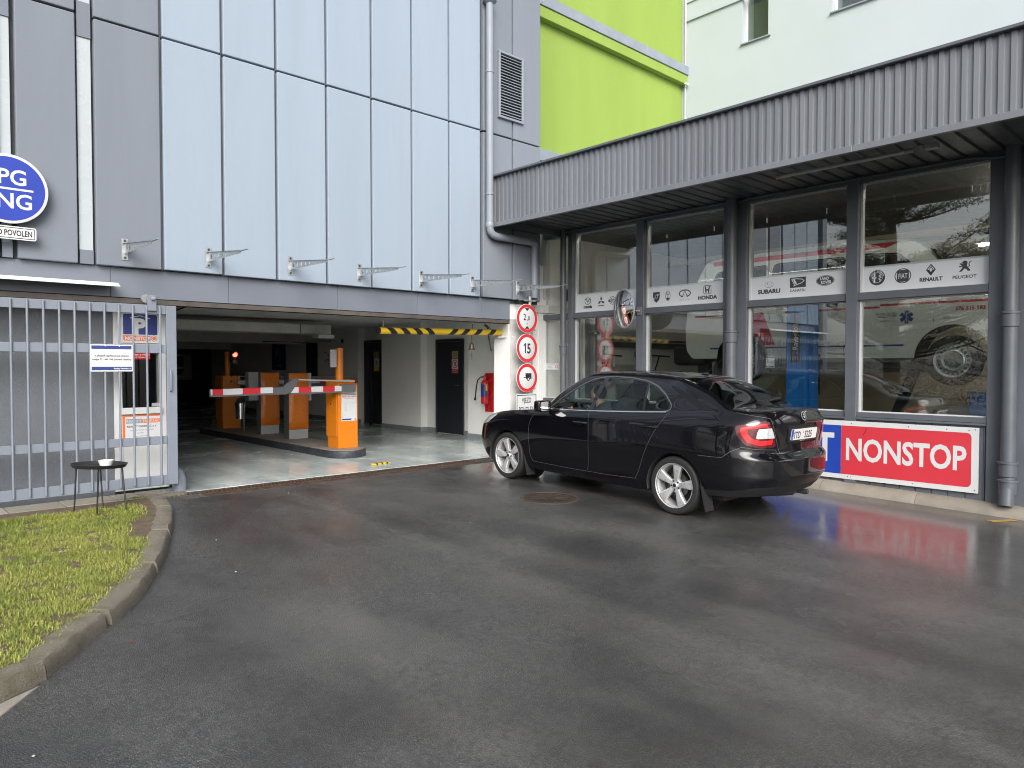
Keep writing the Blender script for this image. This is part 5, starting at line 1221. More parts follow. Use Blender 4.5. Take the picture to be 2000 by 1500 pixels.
b.v = [(x + 1.842, y + 7.57, z + .495) for x, y, z in b.v]
tag(b.build('ashtray', M['ceramic']), 'white ashtray on the little black table', 'ashtray')

# ================================================================ barriers and terminals on the island
isl = thing('traffic_island', 'low rounded kerb island carrying the orange parking machines', 'island', (5.9, 12.5, 0))
out_ = [(5.57, 15.6), (5.56, 13.0), (5.545, 10.20), (5.56, 10.08), (5.60, 9.98), (5.68, 9.89), (5.79, 9.84), (5.90, 9.835), (6.02, 9.87), (6.12, 9.95), (6.18, 10.05), (6.21, 10.2), (6.30, 13), (6.32, 15.6)]
b = MB(); b.prism([(x, y, 0) for x, y in out_], (0, 0, .112)); b.build('edge_ring', M['island_edge'], isl, bevel=.010, smooth=50)
cx_, cy_ = 5.92, 12.5
b = MB(); b.prism([(x + (.022 if x < cx_ else -.022), y + (.022 if y < cy_ else -.022), .1125) for x, y in out_], (0, 0, .006)); b.build('top', M['island_top'], isl)
b = MB(); b.box((5.553, 5.562, 11.3, 11.312, .005, .114)); b.box((5.556, 5.565, 12.9, 12.912, .005, .114)); b.build('edge_joint', M['joint_dark'], isl)
def cabinet(name, label, x0, x1, y0, y1, z1, mat):
    t = thing(name, label, 'barrier', ((x0 + x1) / 2, (y0 + y1) / 2, .118))
    MB().box((x0, x1, y0, y1, .118, z1)).build('cabinet', M[mat], t, bevel=.006)
    MB().box((x0 - .014, x0 - .001, y0 + .03, y1 + .02, .30, z1 + .004)).build('side_door', M[mat], t, bevel=.004, seg=1); return t
ba = cabinet('parking_barrier', 'front orange barrier with a folding red and white boom arm', 5.785, 6.132, 10.205, 10.55, 1.203, 'orange')
b = MB(); b.tube([(5.893, 10.36, 1.20), (5.893, 10.36, 1.712)], .062, 20); b.build('pole', M['orange'], ba)
def boom(t, y, za, zb_, x0, x1, cells, rubber=True):
    """box boom between x0 (tip) and x1 with red and white sleeves as parts"""
    L = x1 - x0
    for a, c, mt in cells:
        xa, xb = x0 + L * a, x0 + L * c; z = lambda x: zb_ + (za - zb_) * (x - x0) / L
        q = MB(); q.loft([[(x, y - .024, z(x) - .040), (x, y - .024, z(x) + .036), (x, y - .014, z(x) + .044), (x, y + .014, z(x) + .044), (x, y + .024, z(x) + .036), (x, y + .024, z(x) - .040)] for x in (xa + .0005, xb - .0005)], closed=True); q.f += [tuple(range(6)), tuple(range(6, 12))]
        q.build('boom_sleeve', M[mt], t, smooth=30)
    q = MB(); q.loft([[(x, y - .022, z(x) - .064), (x, y - .022, z(x) - .041), (x, y + .022, z(x) - .041), (x, y + .022, z(x) - .064)] for x in (x0, x1)], closed=True); q.build('boom_rubber', M['machine_dark'], t)
YB = 10.135
boom(ba, YB, 1.072, 1.060, 3.766, 4.665, ((.0, .03, 'paint_white'), (.03, .19, 'sign_red'), (.19, .50, 'paint_white'), (.50, .79, 'sign_red'), (.79, 1.0, 'paint_white')))
boom(ba, YB, 1.072, 1.066, 4.93, 5.79, ((.0, .16, 'paint_white'), (.16, .40, 'sign_red'), (.40, .63, 'paint_white'), (.63, .86, 'sign_red'), (.86, 1.0, 'paint_white')))
b = MB(); b.box((4.667, 4.88, YB - .026, YB + .026, 1.005, 1.114)); b.prism([(4.85, YB - .03, 1.005), (4.95, YB - .03, 1.03), (5.075, YB - .03, 1.215), (5.05, YB - .03, 1.245), (4.98, YB - .03, 1.235), (4.82, YB - .03, 1.115)], (0, .06, 0)); b.build('fold_joint', M['machine_dark'], ba, bevel=.004, seg=1)
b = MB(); b.tube([(5.03, YB - .01, 1.222), (6.05, YB, 1.178)], .012, 8); b.build('fold_rod', M['machine_grey'], ba); b = MB(); b.lathe([(0, -.03), (.022, -.03), (.026, 0), (.022, .03), (0, .03)], (6.06, YB, 1.178), (0, 1, 0), 16); b.build('rod_end', M['black_plastic'], ba)
b = MB(); b.box((5.79, 6.035, YB - .045, YB + .06, 1.018, 1.135)); b.build('boom_clamp', M['machine_dark'], ba, bevel=.008)
b = MB(); b.disc((5.770, 10.42, .82), (-1, 0, 0), .016, 12); b.build('lock', M['black_plastic'], ba)
for xx in (5.235, 5.66): text('Barrier', .026, M['paint_white'], ba, (lambda m: m)(Matrix.Translation((xx - .13 - 5.9585, YB - .0255 - 10.3775, 1.040 - .118)) @ Matrix.Rotation(math.pi / 2, 4, 'X')), bold=.0006).matrix_parent_inverse.identity()
# stickers on the cabinet
t = board('price_list', 'white price list poster on the front orange barrier cabinet', 'poster', 5.838, 10.2045, .55, '-Y', .272, .435, .003, .0015)
text('CENÍK PARKOVNÉHO', .030, M['sign_red'], t, TX(.136, .375, .002), align='CENTER', sx=.82, bold=.001); text('parkování možné i bez obsluhy', .016, M['ink_grey'], t, TX(.136, .352, .002), align='CENTER', sx=.85); flat(t, 'rule', 'navy', rect(.010, .262, .412, .420), z=.002); flat(t, 'blue_strip', 'sign_blue', [(.010, .012), (.170, .012), (.180, .036), (.010, .036)], z=.002); flat(t, 'mark', 'navy', rect(.235, .262, .012, .036), z=.002); text('P', .026, M['paint_white'], t, TX(.242, .015, .003), bold=.001)
for r in range(7):
    for c_, w in ((.06, 'hodina'), (.165, str(20 + 15 * r)), (.205, 'Kč')): text(w, .011, M['ink_grey'], t, TX(c_, .27 - .017 * r, .002))
flat(t, 'table_rule', 'ink_grey', rect(.055, .235, .286, .288), z=.002)
t = board('notice_label', 'small white notice above the price list on the front orange cabinet', 'label', 5.838, 10.2045, .993, '-Y', .272, .10, .003, .0015)
for r in range(4): text(('POZOR ZÁVORA', 'nevjíždějte na', 'červený signál', 'platba kartou')[r], .015, M['navy'], t, TX(.038, .075 - .019 * r, .002))
b = MB(); b.ring2(.225, .052, .034, .034, .008, .002, n=24); b.ring2(.225, .052, .018, .018, .006, .002, n=20); b.build('round_mark', M['sign_orange'], t, fix=False); flat(t, 'exclamation', 'sign_red', rect(.016, .023, .030, .085), rect(.016, .023, .012, .022), z=.002)
def traffic_light(label, x, y, z, d, lit):
    """two-lamp signal head whose lenses look along the horizontal direction d"""
    d = Vector(d).normalized(); s_ = Vector((-d.y, d.x, 0)); R_ = Matrix((d, s_, Vector((0, 0, 1)))).transposed().to_4x4(); R_.translation = (x, y, z)
    t = thing('traffic_light', label, 'traffic light', matrix=R_)
    MB().box((-.05, .05, -.075, .075, -.14, .14)).build('housing', M['machine_grey' if not lit else 'black_plastic'], t, bevel=.006)
    for i, zz in enumerate((.068, -.068)):
        b = MB(); b.lathe([(0, .0), (.048, .0), (.05, .004)], (.052, 0, zz), (1, 0, 0), 20); b.build('lens', M['lamp_lit_red' if lit and i == 0 else 'black_gloss'], t)
        b = MB(); r = []
        for q in np.linspace(-20, 200, 14): a = math.radians(q); r.append(a)
        b.loft([[(.05, .056 * math.cos(a), zz + .056 * math.sin(a)) for a in r], [(.05 + .035 + .035, .056 * math.cos(a), zz + .056 * math.sin(a) - .008) if math.sin(a) > .3 else (.07, .056 * math.cos(a), zz + .056 * math.sin(a)) for a in r]], thick=.003); b.build('hood', M['black_plastic'], t)
    return t
traffic_light('grey traffic light seen edge-on at the top of the front orange post', 5.775, 10.36, 1.545, (-1, .35, 0), False)
t2 = cabinet('parking_barrier', 'rear orange barrier at the far end of the island', 5.865, 6.232, 15.07, 15.42, 1.217, 'orange')
b = MB(); b.tube([(6.03, 15.25, 1.215), (6.03, 15.25, 1.72)], .055, 18); b.build('pole', M['orange'], t2)
boom(t2, 15.02, 1.075, 1.075, 6.15, 9.0, ((.0, .10, 'paint_white'), (.10, .24, 'sign_red'), (.24, .38, 'paint_white'), (.38, .52, 'sign_red'), (.52, .66, 'paint_white'), (.66, .80, 'sign_red'), (.80, .94, 'paint_white'), (.94, 1, 'sign_red')))
b = MB(); b.tube([(6.15, 15.02, 1.20), (9.0, 15.02, 1.16)], .010, 6); b.build('boom_rod', M['machine_grey'], t2)
b = MB(); b.disc((6.05, 15.068, 1.19), (0, -1, 0), .012, 12); b.disc((6.04, 15.068, 1.09), (0, -1, 0), .026, 12); b.build('lock', M['black_gloss'], t2)
traffic_light('traffic light glowing red on the rear orange post', 6.125, 15.12, 1.59, (-.05, -1, 0), True)
def terminal(label, x0, x1, y0, head):
    t = thing('ticket_terminal', label, 'ticket machine', ((x0 + x1) / 2, y0 + .1, .118), group='orange fronted ticket machines')
    MB().box((x0, x1, y0, y0 + .19, .118, 1.297)).build('column', M['machine_dark'], t, bevel=.005)
    MB().box((x0 + .004, x1 - .002, y0 - .004, y0 + .0, .120, .285)).build('base_plate', M['machine_grey'], t)
    w = x1 - x0; q = []
    for z, s_ in ((.285, .0), (.292, .012), (.45, .045), (.75, .062), (1.05, .058), (1.285, .040), (1.292, .03)):
        q.append([(x0 + .002 + w * (u + 1) / 2, y0 - .006 - s_ * (1 - abs(u) ** 3 * .82), z) for u in np.linspace(-1, 1, 15)])
    MB().loft(q, thick=.012).build('front_cover', M['orange_dark'], t, smooth=60)
    MB().box(head).build('head_box', M['machine_grey'], t, bevel=.006)
    yb = y0 + .19; MB().box((x0 + .02, x1 - .02, yb, yb + .012, .35, 1.2)).build('rear_cover', M['orange_dark'], t); return t
terminal('orange-fronted ticket machine standing closest behind the front orange barrier', 5.866, 6.235, 12.085, (6.14, 6.345, 12.16, 12.32, .79, 1.296))
terminal('orange-fronted ticket machine nearer the steel waste bin', 5.89, 6.255, 13.305, (5.70, 5.93, 13.40, 13.56, .765, 1.306))
wb = thing('waste_bin', 'small steel waste bin on a post beside the far ticket machine', 'bin', (5.70, 13.75, .118))
b = MB(); b.lathe([(0, .40), (.078, .40), (.098, .70), (.101, .70), (.101, .706), (.09, .706), (.072, .42), (0, .42)], (5.68, 13.75, 0), (0, 0, 1), 28); b.build('bucket', M['steel'], wb)
b = MB(); b.loft([[(5.68 + .1 * math.cos(a), 13.75 + .1 * math.sin(a), .708) for a in np.linspace(0, math.pi * 2, 20)], [(5.72 + .06 * math.cos(a), 13.80 + .06 * math.sin(a), .80) for a in np.linspace(0, math.pi * 2, 20)]]); b.build('hood', M['dark_metal'], wb)
b = MB(); b.tube([(5.79, 13.85, .118), (5.79, 13.85, .80)], .02, 10); b.tube([(5.79, 13.85, .6), (5.72, 13.78, .6)], .012, 6); b.build('post', M['dark_metal'], wb)

# ================================================================ garage fittings
hb = thing('height_bar', 'yellow and black striped height limit tube hung on chains in the entrance', 'height bar', (6.9, 8.92, 1.95))
xa, xb = 5.70, 8.07; zr = lambda x: 1.935 + (x - xa) / (xb - xa) * .045; R_ = .048
b = MB(); b.tube([(xa, 8.92, zr(xa)), (xb, 8.92, zr(xb))], R_, 28); b.build('tube', M['yellow'], hb)
def stripe(xc, lean):
    q = []
    for a in np.linspace(0, 2 * math.pi, 33):
        sh = lean * math.sin(a) * .055
        q.append([(x + sh, 8.92 - math.cos(a) * (R_ + .0012), zr(x) + math.sin(a) * (R_ + .0012)) for x in (xc - .055, xc + .055)])
    MB().loft(q).build('black_stripe', M['ink_black'], hb, smooth=60)
for xc in (5.92, 6.15, 6.38, 6.60): stripe(xc, -1)
for xc in (7.06, 7.30, 7.56, 7.86): stripe(xc, 1)
b = MB(); b.lathe([(0, -.003), (R_ + .002, -.003), (R_ + .002, .02)], (xa, 8.92, zr(xa)), (1, 0, 0), 28); b.build('end_cap', M['black_plastic'], hb)
for x in (5.79, 7.83):
    b = MB(); z = zr(x) + R_
    while z < 2.36:
        a = MB(); ph = int((z - zr(x)) / .028) % 2; c = [(x + (.008 * math.cos(q) if ph else 0), 8.92 + (0 if ph else .008 * math.cos(q)), z + .016 * math.sin(q)) for q in np.linspace(0, 2 * math.pi, 9)]
        b.tube(c, .0028, 5, caps=False); z += .026
    b.build('chain', M['zinc'], hb)
be = thing('bell', 'small old brass bell with a pull cord under the striped bar', 'bell', (7.70, 9.25, 1.7))
b = MB(); b.lathe([(.004, .145), (.012, .14), (.014, .12), (.030, .105), (.036, .085), (.042, .04), (.056, .008), (.062, 0), (.056, .0), (.036, .03), (0, .09)], (7.70, 9.22, 1.690), (0, 0, 1), 28); b.build('bell_body', M['brass'], be)
b = MB(); b.tube([(7.70, 9.22, 1.82), (7.70, 9.22, 1.90), (7.72, 9.22, 2.12)], .008, 6); b.tube([(7.70, 9.22, 1.72), (7.70, 9.22, 1.66)], .007, 6); b.tube([(7.70, 9.22, 1.66), (7.70, 9.22, 1.62), (7.70, 9.22, 1.53)], [.004, .011, .004], 8); b.build('clapper', M['brass'], be)
b = MB(); b.tube([(7.86, 9.02, 2.10), (7.95, 9.06, 1.86), (8.03, 9.10, 1.67)], .014, 6); b.tube([(7.80, 9.0, 2.10), (7.93, 9.02, 2.03)], .02, 6)
tag(b.build('door_latch_rod', M['dark_metal']), 'dark slanted steel rod hanging beside the bell', 'rod')
fe = thing('fire_extinguisher', 'red fire extinguisher with a black hose on the white garage wall', 'fire extinguisher', (8.96, 10.3, .55))
MB().box((9.035, 9.058, 10.20, 10.42, .555, 1.285)).build('back_board', M['extinguisher'], fe)
b = MB(); c_ = (8.955, 10.33); b.lathe([(0, .70), (.062, .70), (.074, .715), (.078, .74), (.078, 1.08), (.070, 1.12), (.045, 1.15), (.026, 1.165), (.024, 1.20)], (c_[0], c_[1], 0), (0, 0, 1), 28); b.build('cylinder', M['extinguisher'], fe)
b = MB(); b.lathe([(.030, 1.20), (.030, 1.23), (.018, 1.235), (.018, 1.26), (0, 1.26)], (c_[0], c_[1], 0), (0, 0, 1), 16); b.box((c_[0] - .01, c_[0] + .01, c_[1] - .13, c_[1] + .01, 1.245, 1.262)); b.build('valve', M['extinguisher'], fe)
b = MB(); b.tube([(c_[0], c_[1] + .02, 1.22), (c_[0] - .03, c_[1] + .10, 1.21), (c_[0] - .05, c_[1] + .16, 1.15), (c_[0] - .05, c_[1] + .20, 1.0), (c_[0] - .05, c_[1] + .22, .86), (c_[0] - .05, c_[1] + .225, .80)], .012, 8); b.tube([(c_[0] - .05, c_[1] + .225, .82), (c_[0] - .055, c_[1] + .235, .77)], .02, 8); b.build('hose', M['black_plastic'], fe)
b = MB(); q = []
for a in np.linspace(math.radians(150), math.radians(262), 12): q.append([(c_[0] + .0788 * math.cos(a), c_[1] + .0788 * math.sin(a), z) for z in (.84, 1.075)])
b.loft(q); b.build('instruction_label', M['navy'], fe, smooth=60)
b = MB(); q = []
for a in np.linspace(math.radians(238), math.radians(262), 5): q.append([(c_[0] + .0794 * math.cos(a), c_[1] + .0794 * math.sin(a), z) for z in (.955, 1.075)])
b.loft(q); b.build('yellow_label', M['yellow'], fe, smooth=60)
for r in range(5): text('HASÍCÍ', .020, M['paint_white'], fe, Matrix.Translation((c_[0] - .0795 - 8.96, c_[1] + .035 - 10.3, 1.03 - .035 * r - .55)) @ Matrix(((0, 0, -1, 0), (-1, 0, 0, 0), (0, 1, 0, 0), (0, 0, 0, 1))), sx=.8).matrix_parent_inverse.identity()
# door signs
def prohib(t, cx, cy, r, mat='sign_red', z=.0046):
    b = MB(); b.ring2(cx, cy, r, r, r * .2, z, n=32); b.line2([(cx - r * .6, cy + r * .6), (cx + r * .6, cy - r * .6)], r * .18, z + .0004); b.build('prohibition_ring', M[mat], t, fix=False)
    b = MB(); b.poly2([(cx - .2*r, cy - .45*r), (cx + .25*r, cy - .45*r), (cx + .35*r, cy + .1*r), (cx + .2*r, cy + .5*r), (cx, cy + .55*r), (cx - .15*r, cy + .2*r)], z - .0002); b.build('figure', M['ink_black'], t, fix=False)
t = board('brass_sign', 'small gold nameplate on the dark door nearest the bell', 'sign', 9.338, 11.82, 1.575, '-X', .205, .155, .004, .003, 'brass_plate'); text('VN', .03, M['ink_black'], t, TX(.10, .10, .004), align='CENTER'); text('NN', .03, M['ink_black'], t, TX(.10, .05, .004), align='CENTER')
t = board('warning_sign', 'no entry hand sign with a red foot on the door nearest the bell', 'sign', 9.338, 11.82, 1.27, '-X', .205, .295, .004, .003); prohib(t, .1025, .195, .088); flat(t, 'red_foot', 'sign_red', rect(0, .205, 0, .085), z=.0036); text('NEPOVOLANÝM', .024, M['paint_white'], t, TX(.1025, .048, .004), align='CENTER', sx=.9); text('VSTUP ZAKÁZÁN', .024, M['paint_white'], t, TX(.1025, .016, .004), align='CENTER', sx=.85)
t = board('brass_sign', 'small gold nameplate on the dark double door further inside', 'sign', 9.578, 15.19, 1.61, '-X', .23, .155, .004, .003, 'brass_plate'); text('ROZVODNA', .034, M['ink_black'], t, TX(.115, .07, .004), align='CENTER')
t = board('warning_sign', 'yellow triangle electrical warning sign on the dark double door', 'sign', 9.578, 15.175, 1.29, '-X', .23, .315, .004, .003); flat(t, 'triangle', 'yellow', [(.03, .13), (.2, .13), (.115, .29)]); flat(t, 'bolt', 'ink_black', [(.115, .26), (.10, .20), (.12, .20), (.108, .145), (.14, .215), (.12, .215), (.13, .26)], z=.0056); flat(t, 'yellow_foot', 'yellow', rect(0, .23, 0, .105))
t = board('smoking_sign', 'white no smoking plate on the right leaf of the double door', 'sign', 9.578, 14.66, 1.46, '-X', .27, .24, .004, .003); prohib(t, .085, .12, .075); text('ZÁKAZ', .05, M['ink_black'], t, TX(.17, .165), sx=.6); text('KOUŘENÍ', .04, M['ink_black'], t, TX(.17, .09), sx=.55)
t = board('warning_sign', 'no entry sign low on the right leaf of the double door', 'sign', 9.578, 14.55, 1.14, '-X', .16, .29, .004, .003); prohib(t, .08, .19, .068); flat(t, 'red_foot', 'sign_red', rect(0, .16, 0, .085), z=.0036)
# signs deep inside
t = board('parking_sign', 'dark hanging parking sign with a walking figure deep in the garage', 'sign', 9.408, 20.42, 1.30, '-X', .86, .84, .01, .01, 'navy')
text('P', .30, M['machine_grey'], t, TX(.24, .36, .011), bold=.01); b = MB(); b.ring2(.55, .40, .09, .09, .03, .011, 45, 405, 4); b.line2([(.43, .78), (.43, .65), (.36, .56)], .035, .011); b.line2([(.43, .65), (.50, .56)], .035, .011); b.ell2(.43, .81, .025, .025, .011, 12); b.line2([(.34, .70), (.43, .75), (.52, .69)], .02, .011); b.line2([(.25, .12), (.6, .12)], .03, .011); b.line2([(.50, .18), (.6, .12), (.50, .06)], .03, .011); b.build('symbols', M['machine_grey'], t, fix=False); text('PARKING', .075, M['machine_grey'], t, TX(.43, .24, .011), align='CENTER')
t = board('direction_sign', 'pale direction board with a black arrow in the dark rear of the garage', 'sign', 9.30, 29.5, .86, '-Y', .96, 1.0, .01, .02, 'white_trim'); flat(t, 'dark_field', 'ink_black', rect(.1, .64, .52, .94), z=.022); b = MB(); b.poly2([(.18, .12), (.24, .06), (.5, .24), (.55, .16), (.66, .42), (.34, .42), (.42, .33)], .022); b.build('arrow', M['ink_black'], t, fix=False); text('PARKING', .07, M['machine_grey'], t, TX(.37, .56, .023), align='CENTER')
# yellow floor strip
b = MB(); b.box((5.60, 5.90, 8.925, 8.985, .001, .022)); o = tag(b.build('floor_strip', M['yellow'], bevel=.006), 'yellow and black plastic strip lying on the garage floor by the drain', 'floor strip'); o.rotation_euler = (0, 0, math.radians(5))
b = MB()
for k in range(3): b.box((5.66 + .09 * k, 5.69 + .09 * k, 8.924, 8.986, .002, .0232))
b.build('black_mark', M['ink_black'], o)
# slim black guard post by the double door
b = MB(); b.box((9.30, 9.36, 14.9, 14.96, 0, 1.72)); tag(b.build('guard_post', M['black_metal']), 'slim black upright post left of the double door', 'post')

# ================================================================ workshop front: NONSTOP board, mirror, window bands
t = thing('nonstop_sign', 'long red and blue NONSTOP board on the workshop plinth', 'sign', matrix=frame(9.150, 5.35, .028, '-X'))
b = MB(); b.rbox((0, 3.065, 0, .722), .008, .012); b.build('plate', M['paint_white'], t)
flat(t, 'red_field', 'nonstop_red', rrect(1.58, 2.995, .058, .662, .05, corners=(1, 0, 0, 1)), z=.0135); flat(t, 'blue_field', 'sign_blue', rrect(.07, 1.578, .058, .662, .05, corners=(0, 1, 1, 0)), z=.0135)
text('NONSTOP', .375, M['paint_white'], t, TX(2.285, .245, .0146), align='CENTER', sx=.735, bold=.010)
b = MB(); b.poly2(rect(1.26, 1.495, .50, .565), .0148); b.poly2(rect(1.345, 1.41, .20, .50), .0148); b.build('letter_arm', M['paint_white'], t, fix=False)
b = MB()
for x, y in ((1.70, .69), (2.35, .69), (2.75, .69), (2.97, .69), (3.03, .70), (1.70, .03), (2.40, .03), (3.03, .03), (1.66, .03)): b.ell2(x, y, .007, .007, .0126, 10)
b.build('screws', M['ink_grey'], t, fix=False)
b = MB(); b.line2([(1.845, .56), (1.875, .615), (1.88, .64)], .006, .0150); b.build('crack', M['ink_black'], t, fix=False)
cm = thing('convex_mirror', 'round convex traffic mirror on a bracket between the workshop windows', 'mirror', (8.86, 6.95, 2.3))
nm_ = Vector((-.93, .36, -.06)).normalized(); c0 = Vector((8.84, 6.95, 2.30)); b = MB()
b.lathe([(0, .045), (.06, .043), (.13, .037), (.20, .024), (.265, .006), (.285, 0)], c0, nm_, 48); b.build('mirror_glass', M['mirror'], cm, smooth=80)
b = MB(); b.lathe([(.278, .006), (.290, .012), (.303, .006), (.305, -.006), (.29, -.02), (.20, -.055), (.1, -.07), (0, -.075)], c0, nm_, 48); b.build('rim', M['pipe_grey'], cm, smooth=60)
b = MB(); b.tube([tuple(c0 - nm_ * .06), (8.98, 6.91, 2.285), (9.14, 6.88, 2.28)], .014, 8); b.box((9.125, 9.14, 6.84, 6.92, 2.22, 2.34)); b.build('bracket', M['zinc'], cm)

def band(label, y1, y0):
    """white film band across a window; local x runs to the right as seen"""
    t = thing('window_sticker', label, 'sticker band', group='white logo bands on the workshop windows', matrix=frame(9.2475, y1, 2.341, '-X')); w = y1 - y0
    MB().box((0, w, 0, .305, 0, .001)).build('film', M['film_white'], t); return t, (lambda Y: y1 - Y)
fl = M['film_letter']; Z2 = .0018
def put2(t, name, b, mat='film_letter'): return b.build(name, M[mat], t, fix=False)
def word(t, s, x, y, size, sx=1, bold=0.0015, mat=None): text(s, size, mat or fl, t, TX(x, y, Z2), align='CENTER', sx=sx, bold=bold)
t, X_ = band('white logo band partly behind the convex mirror', 8.271, 6.972)
x = X_(8.03); b = MB(); b.ring2(x, .172, .068, .060, .010, Z2); b.line2([(x - .058, .195), (x - .03, .20), (x, .15), (x + .03, .20), (x + .058, .195)], .014, Z2); put2(t, 'logo', b); word(t, 'mazda', x, .055, .068, 1.05, .004)
x = X_(7.74); b = MB()
for cx, cy, an in ((x, .195, 90), (x - .036, .135, 210), (x + .036, .135, 330)):
    a = math.radians(an); c, s_ = math.cos(a), math.sin(a); p = [(.040, 0), (0, .022), (-.040, 0), (0, -.022)]; b.poly2([(cx + c*u - s_*v, cy + s_*u + c*v) for u, v in p], Z2)
put2(t, 'logo', b); word(t, 'MITSUBISHI', x, .070, .026)
x = X_(7.50); b = MB(); b.ring2(x, .150, .068, .066, .009, Z2); b.ring2(x, .150, .045, .044, .007, Z2); b.poly2(rect(x - .088, x + .088, .132, .168), Z2 + .0003); put2(t, 'logo', b); text('VOLVO', .036, M['film_white'], t, TX(x, .138, Z2 + .0006), align='CENTER', bold=.001)
x = X_(7.20); b = MB(); b.line2([(x - .05, .20), (x + .05, .20), (x + .05, .13), (x, .08), (x - .05, .13), (x - .05, .20)], .012, Z2); put2(t, 'logo', b)
t, X_ = band('white logo band just right of the convex mirror', 6.788, 5.463)
x = X_(6.64); b = MB(); sh = [(-.062, .22), (.062, .22), (.066, .16), (.05, .10), (0, .055), (-.05, .10), (-.066, .16)]; b.poly2([(x + u, v) for u, v in sh], Z2); put2(t, 'logo', b)
b = MB(); b.ring2(x, .15, .022, .030, .005, Z2 + .0004)
for s_, u in ((1, .035), (-1, .09), (1, .065)): pass
for yy_ in (.118, .135, .175, .19): b.line2([(x - .055 if yy_ < .15 else x + .01, yy_ - .01), (x - .03 if yy_ < .15 else x + .055, yy_)], .008, Z2 + .0004)
put2(t, 'crest_bands', b, 'film_white')
x = X_(6.43); b = MB(); b.ring2(x, .150, .045, .078, .006, Z2); b.poly2([(x + .036*math.cos(a), .150 + .068*math.sin(a)) for a in np.linspace(math.radians(205), math.radians(335), 12)], Z2); b.line2([(x, .12), (x, .215)], .009, Z2); b.line2([(x - .022, .205), (x - .022, .165), (x + .022, .165), (x + .022, .205)], .007, Z2); put2(t, 'logo', b)
x = X_(6.13); b = MB(); b.ring2(x, .165, .105, .058, .017, Z2, -62, 242, 40); b.poly2([(x - .055, .108), (x - .034, .112), (x, .20), (x - .004, .206)], Z2); b.poly2([(x + .055, .108), (x + .034, .112), (x, .20), (x + .004, .206)], Z2); put2(t, 'logo', b); word(t, 'I N F I N I T I', x, .062, .022, 1.5, 0)
x = X_(5.75); b = MB(); b.line2([tuple(p) for p in rrect(x - .062, x + .062, .130, .252, .028)] + [(x + .062, .20)], .008, Z2); b.poly2([(x - .042, .240), (x - .022, .240), (x - .016, .198), (x + .016, .198), (x + .022, .240), (x + .042, .240), (x + .030, .142), (x + .014, .142), (x + .012, .178), (x - .012, .178), (x - .014, .142), (x - .030, .142)], Z2); put2(t, 'logo', b); word(t, 'HONDA', x, .055, .072, 1.15, .004)
t, X_ = band('white logo band directly above the blue lift post', 5.063, 3.756)
x = X_(4.80); b = MB(); b.ring2(x, .185, .062, .040, .004, Z2)
for u, v, r in ((-.022, .195, .013), (.004, .182, .008), (.028, .198, .008), (.036, .178, .008), (-.006, .162, .007), (.018, .165, .007)): b.poly2([(x + u + r*q*math.cos(a), v + r*q*math.sin(a)) for a, q in zip(np.linspace(0, 2*math.pi, 8, endpoint=False), (1, .35) * 4)], Z2 + .0003)
put2(t, 'logo', b); word(t, 'SUBARU', x, .070, .075, 1.15, .004)
x = X_(4.40); b = MB(); b.poly2(rect(x - .108, x + .108, .118, .252), Z2); put2(t, 'logo', b); b = MB(); b.line2([(x - .085, .232), (x - .005, .232), (x + .06, .222), (x + .085, .200), (x + .05, .175), (x - .03, .150), (x - .055, .140), (x - .045, .158), (x - .085, .232)], .010, Z2 + .0004); b.poly2([(x - .065, .228), (x - .045, .228), (x - .012, .172), (x - .038, .160)], Z2 + .0004); put2(t, 'logo_shape', b, 'film_white'); word(t, 'DAIHATSU', x, .065, .045, .95, .001)
x = X_(4.04); b = MB(); b.ell2(x, .178, .118, .066, Z2); put2(t, 'logo', b); b = MB(); b.ring2(x, .178, .112, .060, .004, Z2 + .0003); put2(t, 'logo_line', b, 'film_white'); text('LAND', .050, M['film_white'], t, TX(x - .01, .188, Z2 + .0005), align='CENTER', sx=.85, bold=.002); text('ROVER', .050, M['film_white'], t, TX(x + .01, .140, Z2 + .0005), align='CENTER', sx=.85, bold=.002)
t, X_ = band('white logo band over the raised van wheel, rightmost', 3.578, 2.243)
x = X_(3.41); b = MB(); b.ell2(x, .158, .092, .092, Z2); put2(t, 'logo', b); b = MB(); b.poly2(rect(x - .040, x - .020, .095, .215), Z2 + .0004); b.poly2(rect(x - .060, x - .008, .148, .168), Z2 + .0004); b.ring2(x, .158, .062, .062, .004, Z2 + .0004); b.line2([(x + .030, .205), (x + .048, .192), (x + .022, .176), (x + .046, .160), (x + .020, .143), (x + .040, .125), (x + .028, .108)], .011, Z2 + .0004); put2(t, 'logo_shape', b, 'film_white')
for k, ch in enumerate('ALFA ROMEO'):
    a = math.radians(160 - 140 * k / 9); text(ch, .025, M['film_white'], t, Matrix.Translation((x + .067*math.cos(a), .158 + .067*math.sin(a), Z2 + .0005)) @ Matrix.Rotation(a - math.pi/2, 4, 'Z'), align='CENTER', bold=.0008)
x = X_(3.12); b = MB(); b.ring2(x, .155, .092, .088, .010, Z2); b.poly2(rrect(x - .066, x + .066, .085, .225, .035), Z2); put2(t, 'logo', b); text('FIAT', .082, M['film_white'], t, TX(x, .126, Z2 + .0005), align='CENTER', sx=.62, bold=.001)
x = X_(2.82); b = MB(); b.line2([(x, .258), (x + .045, .198), (x, .138), (x - .045, .198), (x, .258)], .011, Z2); b.line2([(x + .01, .245), (x - .020, .198), (x, .165), (x + .022, .198), (x + .005, .225)], .007, Z2); b.poly2([(x - .045, .198), (x - .022, .198), (x, .160), (x + .022, .198), (x + .045, .198), (x, .138)], Z2); put2(t, 'logo', b); word(t, 'RENAULT', x, .070, .058, .95, .003)
